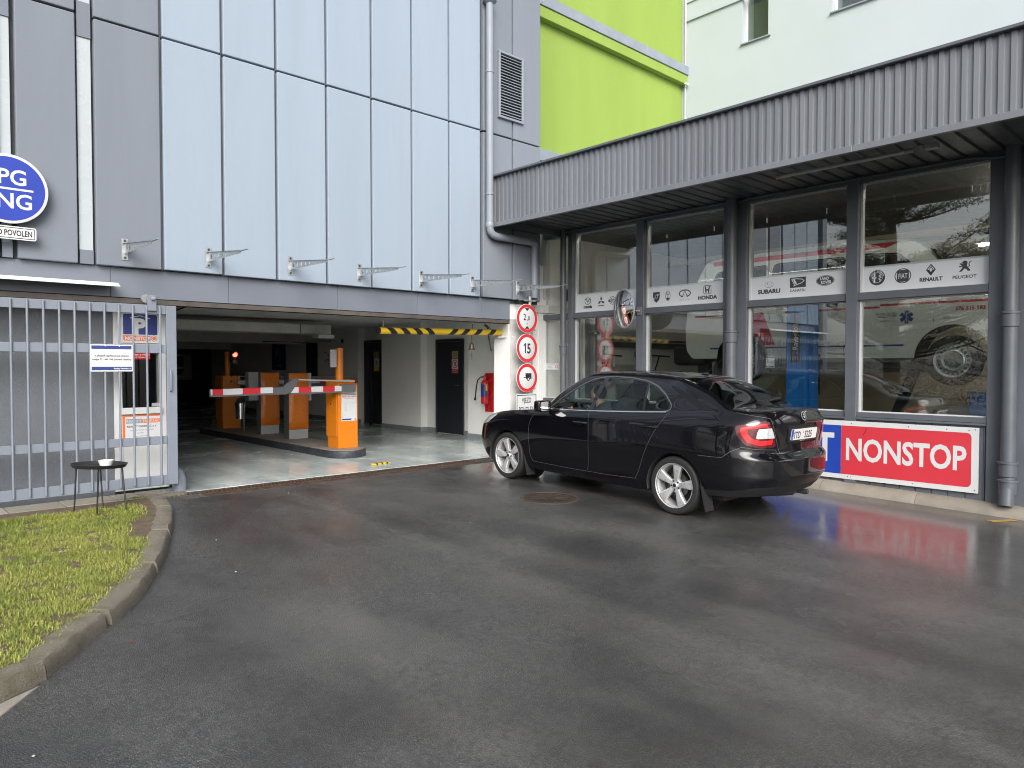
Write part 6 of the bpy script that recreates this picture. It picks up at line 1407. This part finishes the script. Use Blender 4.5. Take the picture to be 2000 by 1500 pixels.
x = X_(2.48); b = MB(); b.poly2([(x - .030, .252), (x + .0, .268), (x + .022, .262), (x + .030, .242), (x + .024, .215), (x + .034, .185), (x + .052, .170), (x + .058, .150), (x + .030, .150), (x + .022, .168), (x - .002, .178), (x - .018, .160), (x - .022, .148), (x - .056, .146), (x - .044, .160), (x - .026, .182), (x - .020, .200), (x - .052, .195), (x - .056, .208), (x - .024, .216), (x - .052, .232), (x - .046, .242), (x - .014, .236)], Z2); b.line2([(x + .034, .19), (x + .048, .205), (x + .042, .228), (x + .052, .248), (x + .066, .255)], .009, Z2); put2(t, 'logo', b); word(t, 'PEUGEOT', x, .070, .052, 1.05, .001)
# small sticker in the narrow pane and the lamp tube under the canopy
t = board('window_label', 'small white label low on the narrow pane beside the sign pole', 'label', 9.246, 9.00, 1.36, '-X', .30, .11, .003, .001)
for r in range(3): text(('PROSÍM NEPARKUJTE', 'vjezd do dílny', 'NONSTOP provoz')[r], .020, M['navy'], t, TX(.02, .078 - .028 * r, .0016))
b = MB(); b.ring2(.25, .055, .032, .032, .009, .0016, n=20); b.build('round_mark', M['sign_red'], t, fix=False)
lt = thing('tube_lamp', 'unlit fluorescent tube fixed under the canopy', 'lamp', (8.18, 3.4, 3.66))
MB().tube([(8.18, 4.16, 3.66), (8.18, 2.70, 3.66)], .020, 14).build('tube', M['tube_off'], lt)
for ya_, yb_ in ((4.165, 4.11), (2.76, 2.68)): MB().tube([(8.18, ya_, 3.66), (8.18, yb_, 3.66)], .024, 14).build('end_cap', M['machine_grey'], lt)
MB().box((8.14, 8.22, 2.44, 2.56, 3.635, 3.69)).build('junction_box', M['machine_grey'], lt, bevel=.006); MB().tube([(8.18, 2.68, 3.66), (8.17, 2.63, 3.69), (8.18, 2.56, 3.68)], .008, 6).build('lead', M['machine_grey'], lt)

# ================================================================ inside the workshop
for k, (x, y, z) in enumerate(((13.0, 2.55, 3.30), (13.0, .6, 3.30), (9.44, 7.55, 3.765), (9.44, 5.7, 3.765), (9.44, 2.95, 3.765), (9.44, 1.0, 3.765))):  # last four tubes are unseen, added to brighten the van and walls
    l = thing('ceiling_lamp', ('lit fluorescent tube seen through the rightmost window', 'lit fluorescent tube further right over the workshop', 'added fill tube hidden behind the window head by the convex mirror window', 'added fill tube hidden behind the window head above the blue lift post', 'added fill tube hidden behind the window head above the van wheel', 'added fill tube hidden behind the window head beyond the last post')[k], 'lamp', (x, y, z), group='lit tubes on the workshop ceiling')
    MB().tube([(x, y - .75, z), (x, y + .75, z)], .022, 10).build('tube', M['tube_lit'], l); MB().box((x - .06, x + .06, y - .80, y + .80, z + .024, z + .055)).build('housing', M['white_trim'], l)
    b = MB(); b.tube([(x, y - .6, z + .05), (x, y - .6, 3.83)], .006, 5); b.tube([(x, y + .6, z + .05), (x, y + .6, 3.83)], .006, 5); b.build('hanger', M['dark_metal'], l)
MB().box((13.1, 13.2, -1.5, 9.2, 3.56, 3.66)).build('roof_beam', M['wall_yellow'], wk)
lp = thing('car_lift', 'blue workshop lift post with a black maker label', 'car lift', (10.42, 4.9, -.12))
MB().box((10.30, 10.58, 4.775, 5.07, -.12, 2.42)).build('post', M['lift_blue'], lp, bevel=.012)
MB().box((10.40, 10.56, 4.70, 4.774, .1, 2.38)).build('cable_duct', M['lift_blue'], lp, bevel=.006)
MB().box((10.1, 11.4, 4.5, 5.3, -.12, -.10)).build('base_plate', M['lift_blue'], lp)
MB().box((10.58, 10.72, 4.74, 5.1, 1.0, 1.6)).build('carriage', M['black_metal'], lp)
for y2, x2 in ((3.4, 11.3), (6.3, 11.3)): b = MB(); b.loft([[(10.66, 4.9 - .06, 1.32), (10.66, 4.9 + .06, 1.32), (10.66, 4.9 + .06, 1.44), (10.66, 4.9 - .06, 1.44)], [(x2, y2 - .05, 1.34), (x2, y2 + .05, 1.34), (x2, y2 + .05, 1.42), (x2, y2 - .05, 1.42)]], closed=True); b.build('lift_arm', M['black_metal'], lp)
q = MB().rbox((0, .145, 0, .70), .003, .003); m_ = frame(10.297, 4.998, 1.49, '-X'); q.v = [tuple(m_ @ Vector(p)) for p in q.v]; lb_ = q.build('maker_label', M['ink_black'], lp)
tt = text('Ravaglioli', .108, M['paint_white'], lb_, None, bold=.002, sx=.95); tt.matrix_parent_inverse.identity(); tt.matrix_local = m_ @ Matrix.Translation((.105, .17, .0045)) @ Matrix.Rotation(math.pi / 2, 4, 'Z')
b = MB(); b.line2([(.03, .12), (.055, .15), (.08, .12), (.105, .14), (.11, .10)], .014, .0045); b.v = [tuple(m_ @ Vector(p)) for p in b.v]; b.build('maker_mark', M['lift_blue'], lb_, fix=False)
b = MB(); b.line2([(.04, .06), (.06, .085), (.08, .06), (.10, .08)], .012, .0045); b.v = [tuple(m_ @ Vector(p)) for p in b.v]; b.build('maker_mark', M['sign_red'], lb_, fix=False)

# ambulance on the lift
va = thing('ambulance', 'white and red ambulance van raised on the workshop lift', 'van', (11.6, 4.5, 1.18))
XV = 10.70; XM = 11.60
prof = [(2.18,1.62),(2.12,1.80),(2.14,2.05),(2.28,2.24),(2.75,2.36),(2.95,2.52),(3.36,3.02),(3.52,3.14),(3.75,3.215),(4.3,3.27),(5.4,3.275),(6.4,3.262),(6.76,3.24),(6.83,3.15),(6.92,2.85),(7.05,2.35),(7.07,1.95),(7.05,1.68)]
def vx(z): return XV + np.interp(z, [1.5, 1.75, 2.1, 2.4, 2.9, 3.15, 3.28], [.02, 0, .0, .02, .12, .22, .42])
b = MB()
# side skin as a fine grid so that windows and arches can be cut by classification
sidep = [(2.6,1.53)] + prof[::-1][:0] + prof + [(6.95,1.56)]
ys = np.linspace(2.05, 7.12, 260); zs = np.linspace(1.50, 3.30, 110); YY, ZZ = np.meshgrid(ys, zs); Pv = np.stack([vx(ZZ.ravel()), YY.ravel(), ZZ.ravel()], 1)
idx = np.arange(len(Pv)).reshape(len(zs), len(ys)); a_, b_, c2, d2 = idx[:-1, :-1].ravel(), idx[:-1, 1:].ravel(), idx[1:, 1:].ravel(), idx[1:, :-1].ravel()
Fv = np.concatenate([np.stack([a_, b_, c2], 1), np.stack([a_, c2, d2], 1)])[:, ::-1]
dz = np.gradient(vx(zs), zs); Nv = np.stack([-np.ones_like(ZZ.ravel()), np.zeros(ZZ.size), np.repeat(dz, len(ys))], 1); Nv /= np.linalg.norm(Nv, axis=1)[:, None]
VS = Shell(Pv, Nv, Fv); yzp = lambda V: V[:, [1, 2]]
outline = smooth_poly([(2.45,1.53)] + prof + [(6.95,1.55)], .05); VS.cut(lambda V: poly_sdf(yzp(V), outline), 1)
for wy in (3.005, 6.02): VS.cut(lambda V: np.hypot((V[:, 1] - wy) * 1.0, V[:, 2] - 1.52) - .455, 2, [1])
wins = [smooth_poly(p, .06) for p in ([(3.34,2.44),(3.50,2.78),(3.72,2.99),(4.20,3.03),(4.30,2.44)], [(4.46,2.46),(4.46,3.02),(5.55,3.02),(5.55,2.46)], [(5.68,2.46),(5.68,3.02),(6.55,2.98),(6.68,2.46)])]
for p in wins: VS.cut(lambda V: poly_sdf(yzp(V), p) - .02, 4, [1]); VS.cut(lambda V: poly_sdf(yzp(V), p), 3, [4])
VS.cut(lambda V: line_dist(yzp(V), [(3.27,2.45),(3.22,2.0),(3.30,1.75)]) - .004, 5, [1]); VS.cut(lambda V: line_dist(yzp(V), [(4.38,3.05),(4.40,1.56)]) - .004, 5, [1]); VS.cut(lambda V: line_dist(yzp(V), [(5.62,3.05),(5.62,1.56)]) - .004, 5, [1])
for p, l in (([(3.7,3.185),(6.70,3.19),(6.66,3.105),(3.9,3.10)], 6), ([(2.3,2.285),(2.3,2.255),(3.93,2.262),(3.90,2.292)], 6), ([(3.90,2.235),(5.3,2.235),(5.3,2.265),(3.92,2.265)], 6), ([(5.66,2.27),(5.9,2.27),(5.9,1.755),(5.45,1.755)], 6), ([(3.60,1.70),(3.57,1.725),(6.6,1.725),(6.6,1.70)], 7), ([(5.9,2.27),(6.9,2.27),(6.9,2.24),(5.9,2.24)], 6)):
    VS.cut(lambda V, p=p: poly_sdf(yzp(V), p), l, [1])
def vput(name, lab, mat, push=0.0, parent=va):
    me = VS.mesh(name, lab, push=push)
    if me is None: return
    me.materials.append(M[mat]); o = bpy.data.objects.new(name, me); COL.objects.link(o); adopt(o, parent)
vput('body_side', [1], 'van_white'); vput('side_window', [3], 'rear_glass', -.01); vput('window_seal', [4], 'black_gloss'); vput('door_gap', [5], 'black_plastic', -.01); vput('red_stripe', [6], 'van_red'); vput('blue_stripe', [7], 'van_blue')
b = MB(); rg_ = []
for y, z in prof: rg_.append([(vx(z) + (0 if z < 3.2 else 0), y, z), (vx(z) + .12, y - (.06 if y < 3 else -.03 if y > 6.8 else 0), z + (.03 if z > 3.1 else .0)), (XM, y - (.10 if y < 3 else -.06 if y > 6.8 else 0), z + (.05 if z > 3.1 else .02)), (2 * XM - vx(z), y, z)])
b.loft(rg_); b.build('body_shell', M['van_white'], va, smooth=50)
b = MB(); b.loft([[(vx(2.55) + .03, 2.93, 2.56), (2 * XM - vx(2.55) - .03, 2.93, 2.56)], [(vx(3.02) + .04, 3.32, 3.03), (2 * XM - vx(3.02) - .04, 3.32, 3.03)]], thick=.008); b.build('windscreen', M['black_gloss'], va)
MB().box((XV + .1, 2 * XM - XV - .1, 2.4, 6.9, 1.50, 1.55)).build('underbody', M['black_metal'], va)
b = MB(); b.box((XV + .02, XV + .06, 3.5, 5.5, 1.48, 1.53)); b.box((XV + .2, XV + .5, 3.6, 5.6, 1.40, 1.5)); b.build('sill', M['duct_grey'], va)
b = MB(); b.loft([[(vx(2.0) + .04, 2.10, 1.62), (vx(2.0) + .04, 2.10, 1.9), (vx(2) - .002, 2.20, 1.95), (vx(2) - .002, 2.52, 1.60)], [(XM, 2.03, 1.60), (XM, 2.03, 1.9), (XM, 2.1, 1.98), (XM, 2.2, 1.55)]]); b.build('front_bumper', M['black_plastic'], va)
MB().box((XV + .06, 2 * XM - XV - .06, 7.0, 7.12, 1.66, 1.82)).build('rear_bumper', M['black_plastic'], va, bevel=.03)
b = MB(); b.loft([[(XV + .02, 3.005 + .455 * math.cos(a), 1.52 + .455 * math.sin(a)) for a in np.linspace(-.3, math.pi + .3, 24)], [(XV + .5, 3.005 + .455 * math.cos(a), 1.52 + .455 * math.sin(a)) for a in np.linspace(-.3, math.pi + .3, 24)]]); b.loft([[(XV + .02, 6.02 + .455 * math.cos(a), 1.52 + .455 * math.sin(a)) for a in np.linspace(-.3, math.pi + .3, 24)], [(XV + .5, 6.02 + .455 * math.cos(a), 1.52 + .455 * math.sin(a)) for a in np.linspace(-.3, math.pi + .3, 24)]]); b.build('wheel_arch', M['black_plastic'], va)
for k, wy in enumerate((3.005, 6.02)):
    c_ = (XV + .14, wy, 1.50); w = MB(); w.lathe([(.215,.10),(.235,.115),(.29,.115),(.325,.095),(.33,.05),(.33,-.08),(.30,-.11),(.215,-.10)], c_, (-1, 0, 0), 56); wl = w.build('wheel', M['rubber'], va)
    w = MB(); w.lathe([(.217,.105),(.226,.108),(.222,.095),(.205,.085),(.202,.062)], c_, (-1, 0, 0), 56); w.lathe([(.150,.070),(.146,.085),(.130,.095),(.120,.085),(.108,.070),(0,.066)], c_, (-1, 0, 0), 56)
    nh = 20
    for i in range(nh):        # web between the vent holes
        a0 = 2 * math.pi * (i + .30) / nh; a1 = 2 * math.pi * (i + .70) / nh
        w.add([(c_[0] - h, c_[1] + r * math.cos(a), c_[2] + r * math.sin(a)) for r, h in ((.150, .070), (.203, .062)) for a in (a0, a1)], [(0, 1, 3, 2)])
    w.lathe([(.150,.070),(.160,.069)], c_, (-1, 0, 0), 56); w.lathe([(.193,.063),(.204,.062)], c_, (-1, 0, 0), 56); w.build('rim', M['zinc'], wl); w = MB(); w.lathe([(0,.055),(.203,.055)], c_, (-1, 0, 0), 32); w.lathe([(0,.072),(.104,.072)], c_, (-1, 0, 0), 32); w.build('hub_cap', M['duct_grey'], wl)
def vtext(s, size, y, z, mat, **k):
    o = text(s, size, M[mat], va, None, **k); o.matrix_parent_inverse.identity(); o.matrix_local = Matrix.Translation((-11.6, -4.5, -1.18)) @ frame(vx(z) - .004, y, z, '-X')
vtext('376 315 583', .072, 2.97, 2.155, 'van_red', sx=.95, bold=.0015); vtext('SANITNÍ SLUŽBA', .037, 3.96, 2.138, 'ink_grey'); vtext('KLATOVY s.r.o.', .030, 3.90, 2.040, 'ink_grey')
b = MB(); m_ = frame(vx(2.095) - .004, 3.555, 2.095, '-X')
for k in range(3):
    a = math.radians(60 * k); c, s_ = math.cos(a), math.sin(a); b.poly2([(c*u - s_*v, s_*u + c*v) for u, v in rect(-.024, .024, -.088, .088)], .0001 * k)
b.v = [tuple(m_ @ Vector(p)) for p in b.v]; b.build('star_of_life', M['van_blue'], va, fix=False)
b = MB(); b.line2([(-.01, .075), (.01, .05), (-.01, .025), (.01, 0), (-.01, -.03), (.01, -.06)], .010, .001); b.line2([(0, .075), (0, -.075)], .006, .001); b.v = [tuple(m_ @ Vector(p)) for p in b.v]; b.build('star_staff', M['paint_white'], va, fix=False)
b = MB(); b.line2([(-.38, .03), (-.12, .03)], .005, .0); b.line2([(-.36, .012), (-.14, .012)], .005, 0); b.v = [tuple(m_ @ Vector(p)) for p in b.v]; b.build('script_lines', M['ink_grey'], va, fix=False)
b = MB(); b.ellipsoid((XV - .003, 3.07, 2.075), (.010, .045, .020), 14, 8); b.build('indicator', M['lamp_clear'], va)
b = MB(); b.box((XV - .02, XV + .03, 3.50, 3.66, 2.36, 2.40)); b.box((XV - .02, XV + .03, 4.50, 4.66, 2.30, 2.34)); b.build('door_handle', M['black_plastic'], va, bevel=.008)
# smaller workshop kit
eh = thing('exhaust_hose', 'grey bent exhaust extraction hose hanging in the narrow pane', 'hose', (9.85, 9.1, 1.6))
b = MB(); pts = [(10.0, 9.18, 2.75), (9.92, 9.15, 2.80), (9.86, 9.12, 2.76), (9.84, 9.08, 2.62), (9.84, 9.06, 2.3), (9.84, 9.06, 1.98), (9.82, 9.10, 1.80), (9.80, 9.16, 1.70), (9.78, 9.20, 1.66)]
P_ = np.array(pts); L_ = np.concatenate([[0], np.cumsum(np.linalg.norm(np.diff(P_, axis=0), axis=1))]); tq = np.linspace(0, L_[-1], 60); P_ = np.stack([np.interp(tq, L_, P_[:, i]) for i in range(3)], 1); b.tube([tuple(p) for p in P_], [.050 + .006 * (k % 2) for k in range(60)], 14); b.build('hose_body', M['duct_grey'], eh, smooth=70)
b = MB(); b.lathe([(.058, 0), (.064, .03), (.060, .08), (.052, .09)], (9.78, 9.20, 1.63), (0, -.7, .7), 16); b.build('nozzle', M['duct_grey'], eh)
for k, (x, lb) in enumerate(((10.75, 'left one of two dark strut arms on the rear workshop wall'), (12.4, 'right one of two dark strut arms on the rear workshop wall'))):
    r = thing('strut_bracket', lb, 'wall arm', (x, 9.1, 1.6), group='strut arms on the workshop wall'); b = MB(); b.tube([(x - .28, 9.1, 1.66), (x + .75, 9.1, 1.62)], .020, 6); b.box((x - .42, x - .22, 9.06, 9.14, 1.60, 1.72)); b.build('rail', M['dark_metal'], r); b = MB(); b.tube([(x + .35, 9.08, 1.61), (x - .10, 9.0, .95)], .016, 6); b.build('strut', M['black_plastic'], r)
hr = thing('hose_reel', 'pale coiled air hose hanging behind the workshop post', 'hose', (11.2, 6.6, 1.4))
b = MB()
for k in range(5):
    rr = .30 - .028 * k; b.tube([(11.2 + .01 * k, 6.55 + rr * .9 * math.cos(a), 1.32 + rr * math.sin(a)) for a in np.linspace(0, 2 * math.pi, 33)], .014, 6, caps=False)
b.tube([(11.2, 6.55, 1.64), (11.2, 6.5, 2.6)], .012, 6); b.build('coil', M['machine_grey'], hr)
st = thing('lift_stand', 'black padded workshop stand below the tail of the raised van', 'stand', (10.9, 7.1, .2))
b = MB(); b.rpad((10.9, 7.05, 1.60), (.16, .33, .17)); b.build('pad', M['black_plastic'], st, smooth=60); b = MB(); b.box((10.85, 10.98, 6.72, 6.92, -.12, 1.46)); b.build('column', M['black_plastic'], st, bevel=.01)
bx_ = thing('trestle', 'black slanting support trestle near the yellow workshop wall', 'support', (12.2, 4.2, -.1)); b = MB(); b.loft([[(12.0, 4.35, -.12), (12.0, 4.50, -.12), (12.1, 4.50, -.12), (12.1, 4.35, -.12)], [(12.0, 3.75, 1.5), (12.0, 3.90, 1.5), (12.1, 3.90, 1.5), (12.1, 3.75, 1.5)]], closed=True); b.build('strut', M['black_metal'], bx_)
MB().box((11.9, 12.3, 3.4, 4.7, -.12, -.09)).build('foot', M['black_metal'], bx_)
tc = thing('tool_cabinet', 'row of dark tool cabinets along the rear workshop wall', 'cabinet', (15.1, 2.5, -.12))
for k in range(6):
    MB().box((14.85, 15.38, .2 + .62 * k, .78 + .62 * k, -.12, .95)).build('cabinet', M[('machine_dark', 'duct_grey', 'lift_blue')[k % 3]], tc, bevel=.01)
sh_ = thing('tyre_rack', 'stack of dark tyres beyond the blue lift post', 'tyres', (13.9, 4.6, .3))
for k in range(3): b = MB(); b.lathe([(.20,-.09),(.30,-.09),(.32,-.05),(.32,.05),(.30,.09),(.20,.09)], (14.0, 5.55, .05 + .19 * k), (0, 0, 1), 28, closed=True); b.build('tyre', M['rubber'], sh_)

# ================================================================ small things on the ground
lit = [('paper_scrap', 'crumpled white scrap lying on the lawn', 'litter', 1.205, 6.25, .10, .008, 'machine_grey'), ('pebble', 'pale pebble at the foot of the kerb', 'stone', 2.36, 6.24, .0, .009, 'machine_grey'), ('paper_scrap', 'small white scrap on the asphalt right of the kerb', 'litter', 2.13, 5.26, 0, .008, 'machine_grey'), ('pebble', 'pale pebble in the lower left asphalt', 'stone', .553, 3.404, 0, .009, 'machine_grey'), ('pebble', 'light pebble on the asphalt before the manhole', 'stone', 4.45, 5.35, 0, .008, 'machine_grey'), ('pebble', 'tiny pale stone near the rusty grates', 'stone', 3.75, 7.75, 0, .008, 'machine_grey')]
for nm, lb, ct, x, y, h, r, mt in lit:
    b = MB(); b.ellipsoid((x, y, gz(x, y) + h + r * .35), (r, r * .8, r * .5), 10, 6); b.v = [(p[0] + noise.noise(Vector(p) * 60) * r * .5, p[1] + noise.noise(Vector(p) * 70) * r * .5, p[2]) for p in b.v]; tag(b.build(nm, M[mt]), lb, ct)
for x, y, lb in ((1.62, 5.02, 'brown leaf at the kerb foot, further up'), (1.17, 4.36, 'brown leaf at the kerb foot near the lower left')):
    b = MB(); z = gz(x, y) + .006; b.poly2([(x - .02, y), (x - .005, y - .012), (x + .02, y - .004), (x + .008, y + .012)]); b.v = [(p[0], p[1], z + rnd.uniform(0, .008)) for p in b.v]; tag(b.build('leaf', M['leaf_brown'], fix=False), lb, 'leaf')
b = MB(); b.box((8.62, 8.88, 1.97, 2.03, 0, .004)); b.v = [(x + (y - 2) * .3, y + (x - 8.7) * -.6, gz(x, y - (x - 8.7) * .6) + .004 + z) for x, y, z in b.v]; tag(b.build('paint_mark', M['ochre']), 'worn ochre paint dash on the asphalt by the last downpipe', 'road marking')

# ================================================================ trees seen only in the glass
def leafy(name, label, x, y, h, spread, kind, seed):
    r = random.Random(seed); t = thing(name, label, 'tree', (x, y, gz(x, y) - .2), group='trees mirrored in the workshop glass'); z0 = gz(x, y) - .2
    tr = MB(); tr.tube([(x, y, z0), (x + .1, y, z0 + h * .4), (x - .05, y + .1, z0 + h * .75), (x, y, z0 + h)], [.26, .20, .12, .03], 12); cr = MB()
    for k in range(90 if kind == 'pine' else 70):
        hh = z0 + h * r.uniform(.16 if kind == 'pine' else .25, .98); a = r.random() * 6.283; ln = spread * (1.05 - (hh - z0) / h * (.75 if kind == 'pine' else .4)) * r.uniform(.6, 1.1)
        p = [(x, y, hh)]; d = Vector((math.cos(a), math.sin(a), r.uniform(-.1, .25) if kind == 'pine' else r.uniform(.3, .9)))
        for i in range(4): p.append(tuple(Vector(p[-1]) + d * ln / 4)); d.z += .12
        tr.tube(p, [.05, .04, .03, .018, .006], 5)
        for i in range(620 if kind == 'pine' else 90):
            s = r.uniform(.2, 1.05); q = Vector(p[0]).lerp(Vector(p[4]), s) + Vector((r.gauss(0, .13), r.gauss(0, .13), r.gauss(0, .07))) * (1 if kind == 'pine' else 2.0)
            u = Vector((r.gauss(0, 1), r.gauss(0, 1), r.gauss(0, .8) + .3)).normalized() * r.uniform(.06, .15); v = u.orthogonal().normalized() * (.0085 if kind == 'pine' else .005)
            if kind == 'pine': v = v * 1.6
            cr.add([q - v, q + v, q + u], [(0, 1, 2)])
    tr.build('trunk', M['bark'], t, fix=False); cr.build('crown', M['needles' if kind == 'pine' else 'twigs'], t, fix=False)
leafy('pine_tree', 'dark pine left of the garage, mirrored in the upper glass', -5.0, 8.2, 8.6, 4.4, 'pine', 1)
leafy('pine_tree', 'dark pine further left, mirrored beside the first one', -9.0, 5.0, 8.5, 4.2, 'pine', 2)
leafy('bare_tree', 'leafless brown tree mirrored behind the pines', -7.5, 3.0, 6.0, 2.6, 'bare', 3)
hd = MB(); r = random.Random(9)
for k in range(30000):
    y = r.uniform(-18, 16); x = -12 + r.gauss(0, .7); z = gz(x, y) + abs(r.gauss(0, .9)) ; u = Vector((r.gauss(0, 1), r.gauss(0, 1), r.gauss(0, 1))).normalized() * r.uniform(.04, .10); v = u.orthogonal().normalized() * .022; q = Vector((x, y, z)); hd.add([q - v, q + v, q + u], [(0, 1, 2)])
tag(hd.build('hedge', M['needles'], fix=False), 'low dark hedge along the far side of the yard', 'hedge')
# ================================================================ the car and its driver
fx_ = Vector((.032, .99917, .025)).normalized(); up_ = Vector((0, -.025, 1)).normalized(); ly_ = up_.cross(fx_).normalized(); up_ = fx_.cross(ly_)
CM = Matrix((fx_, ly_, up_)).transposed().to_4x4(); CM.translation = (7.1855, 5.599, -.0770)
car = thing('black_car', 'black four-door saloon parked beside the workshop windows', 'car', matrix=CM)
build_car(car, M)
pe = thing('person', 'driver with short dark hair and dark jacket sitting behind the wheel', 'person', matrix=CM)
b = MB(); hx, hz = .005, 1.145
b.ellipsoid((hx, .36, hz), (.098, .076, .118), 18, 14); b.ellipsoid((hx + .02, .36, hz - .07), (.075, .058, .055), 14, 10)       # skull, jaw
b.ellipsoid((hx + .100, .36, hz - .012), (.022, .014, .024), 10, 8); b.ellipsoid((hx + .092, .36, hz + .022), (.012, .036, .012), 10, 6)   # nose, brow
b.ellipsoid((hx + .088, .36, hz - .052), (.014, .026, .010), 10, 6); b.ellipsoid((hx + .080, .36, hz - .090), (.020, .026, .018), 10, 6)   # lips, chin
for s in (1, -1): b.ellipsoid((hx - .01, .36 + s * .077, hz - .012), (.022, .010, .032), 8, 8)
b.tube([(hx - .03, .36, hz - .05), (hx - .06, .36, hz - .19)], [.056, .062], 12)
b.tube([(-.20, .36, .60), (-.17, .36, .80), (-.17, .36, .98), (-.145, .36, 1.06)], [.155, .165, .17, .10], 16); b.ellipsoid((-.18, .36, .92), (.12, .215, .15), 18, 12); b.ellipsoid((-.15, .36, .58), (.17, .185, .12), 16, 10)
for s in (1, -1):
    b.tube([(-.15, .36 + s * .205, .99), (-.02, .36 + s * .255, .82), (.09, .36 + s * .24, .80), (.25, .36 + s * .185, .925)], [.062, .052, .045, .030], 12)
    c0 = Vector((.285, .36 + s * .175, .95)); b.ellipsoid(c0, (.045, .024, .036), 10, 8)
    for k in range(4): b.tube([tuple(c0 + Vector((.03, -s * .010, .024 - .016 * k))), tuple(c0 + Vector((.055, -s * .004, .020 - .016 * k))), tuple(c0 + Vector((.050, s * .022, .016 - .016 * k)))], [.0105, .0095, .0085], 7)
    b.tube([tuple(c0 + Vector((.0, -s * .02, .03))), tuple(c0 + Vector((.025, -s * .035, .045)))], [.012, .009], 7)
    b.tube([(-.13, .36 + s * .10, .58), (.30, .36 + s * .14, .64), (.55, .36 + s * .12, .40), (.66, .36 + s * .12, .28)], [.088, .070, .055, .045], 12)
    b.tube([(.64, .36 + s * .12, .28), (.80, .36 + s * .12, .30)], [.045, .035], 10)
b.v = [(p[0] + .18, p[1], p[2]) for p in b.v]
tmp = b.build('tmp_body', M['jacket'], None, fix=True); tmp_off = tmp.location.copy()
rm = tmp.modifiers.new('r', 'REMESH'); rm.mode = 'VOXEL'; rm.voxel_size = .009
sm_ = tmp.modifiers.new('s', 'SMOOTH'); sm_.factor = .5; sm_.iterations = 4
me = bpy.data.meshes.new_from_object(tmp.evaluated_get(bpy.context.evaluated_depsgraph_get())); bpy.data.objects.remove(tmp)
me.transform(Matrix.Translation(tmp_off)); me.name = 'body'; me.materials.clear(); me.materials.append(M['jacket']); me.materials.append(M['skin'])
for p in me.polygons:
    c = p.center; p.use_smooth = True
    if c.z > hz - .045 or (c.z > hz - .15 and abs(c.y - .36) < .085 and c.x > .04) or (c.x > .375 and c.z > .88): p.material_index = 1
o = bpy.data.objects.new('body', me); COL.objects.link(o); o.parent = pe
b = MB(); b.ellipsoid((hx - .034, .36, hz + .032), (.086, .082, .098), 20, 12); b.v = [(p[0] + .18, p[1], p[2]) for p in b.v]; hair = b.build('hair', M['hair'], pe, smooth=80)
b = MB()
for s in (1, -1): b.ellipsoid((hx + .089, .36 + s * .033, hz + .006), (.008, .012, .006), 8, 6)
b.v = [(p[0] + .18, p[1], p[2]) for p in b.v]; b.build('eyes', M['ink_black'], pe)
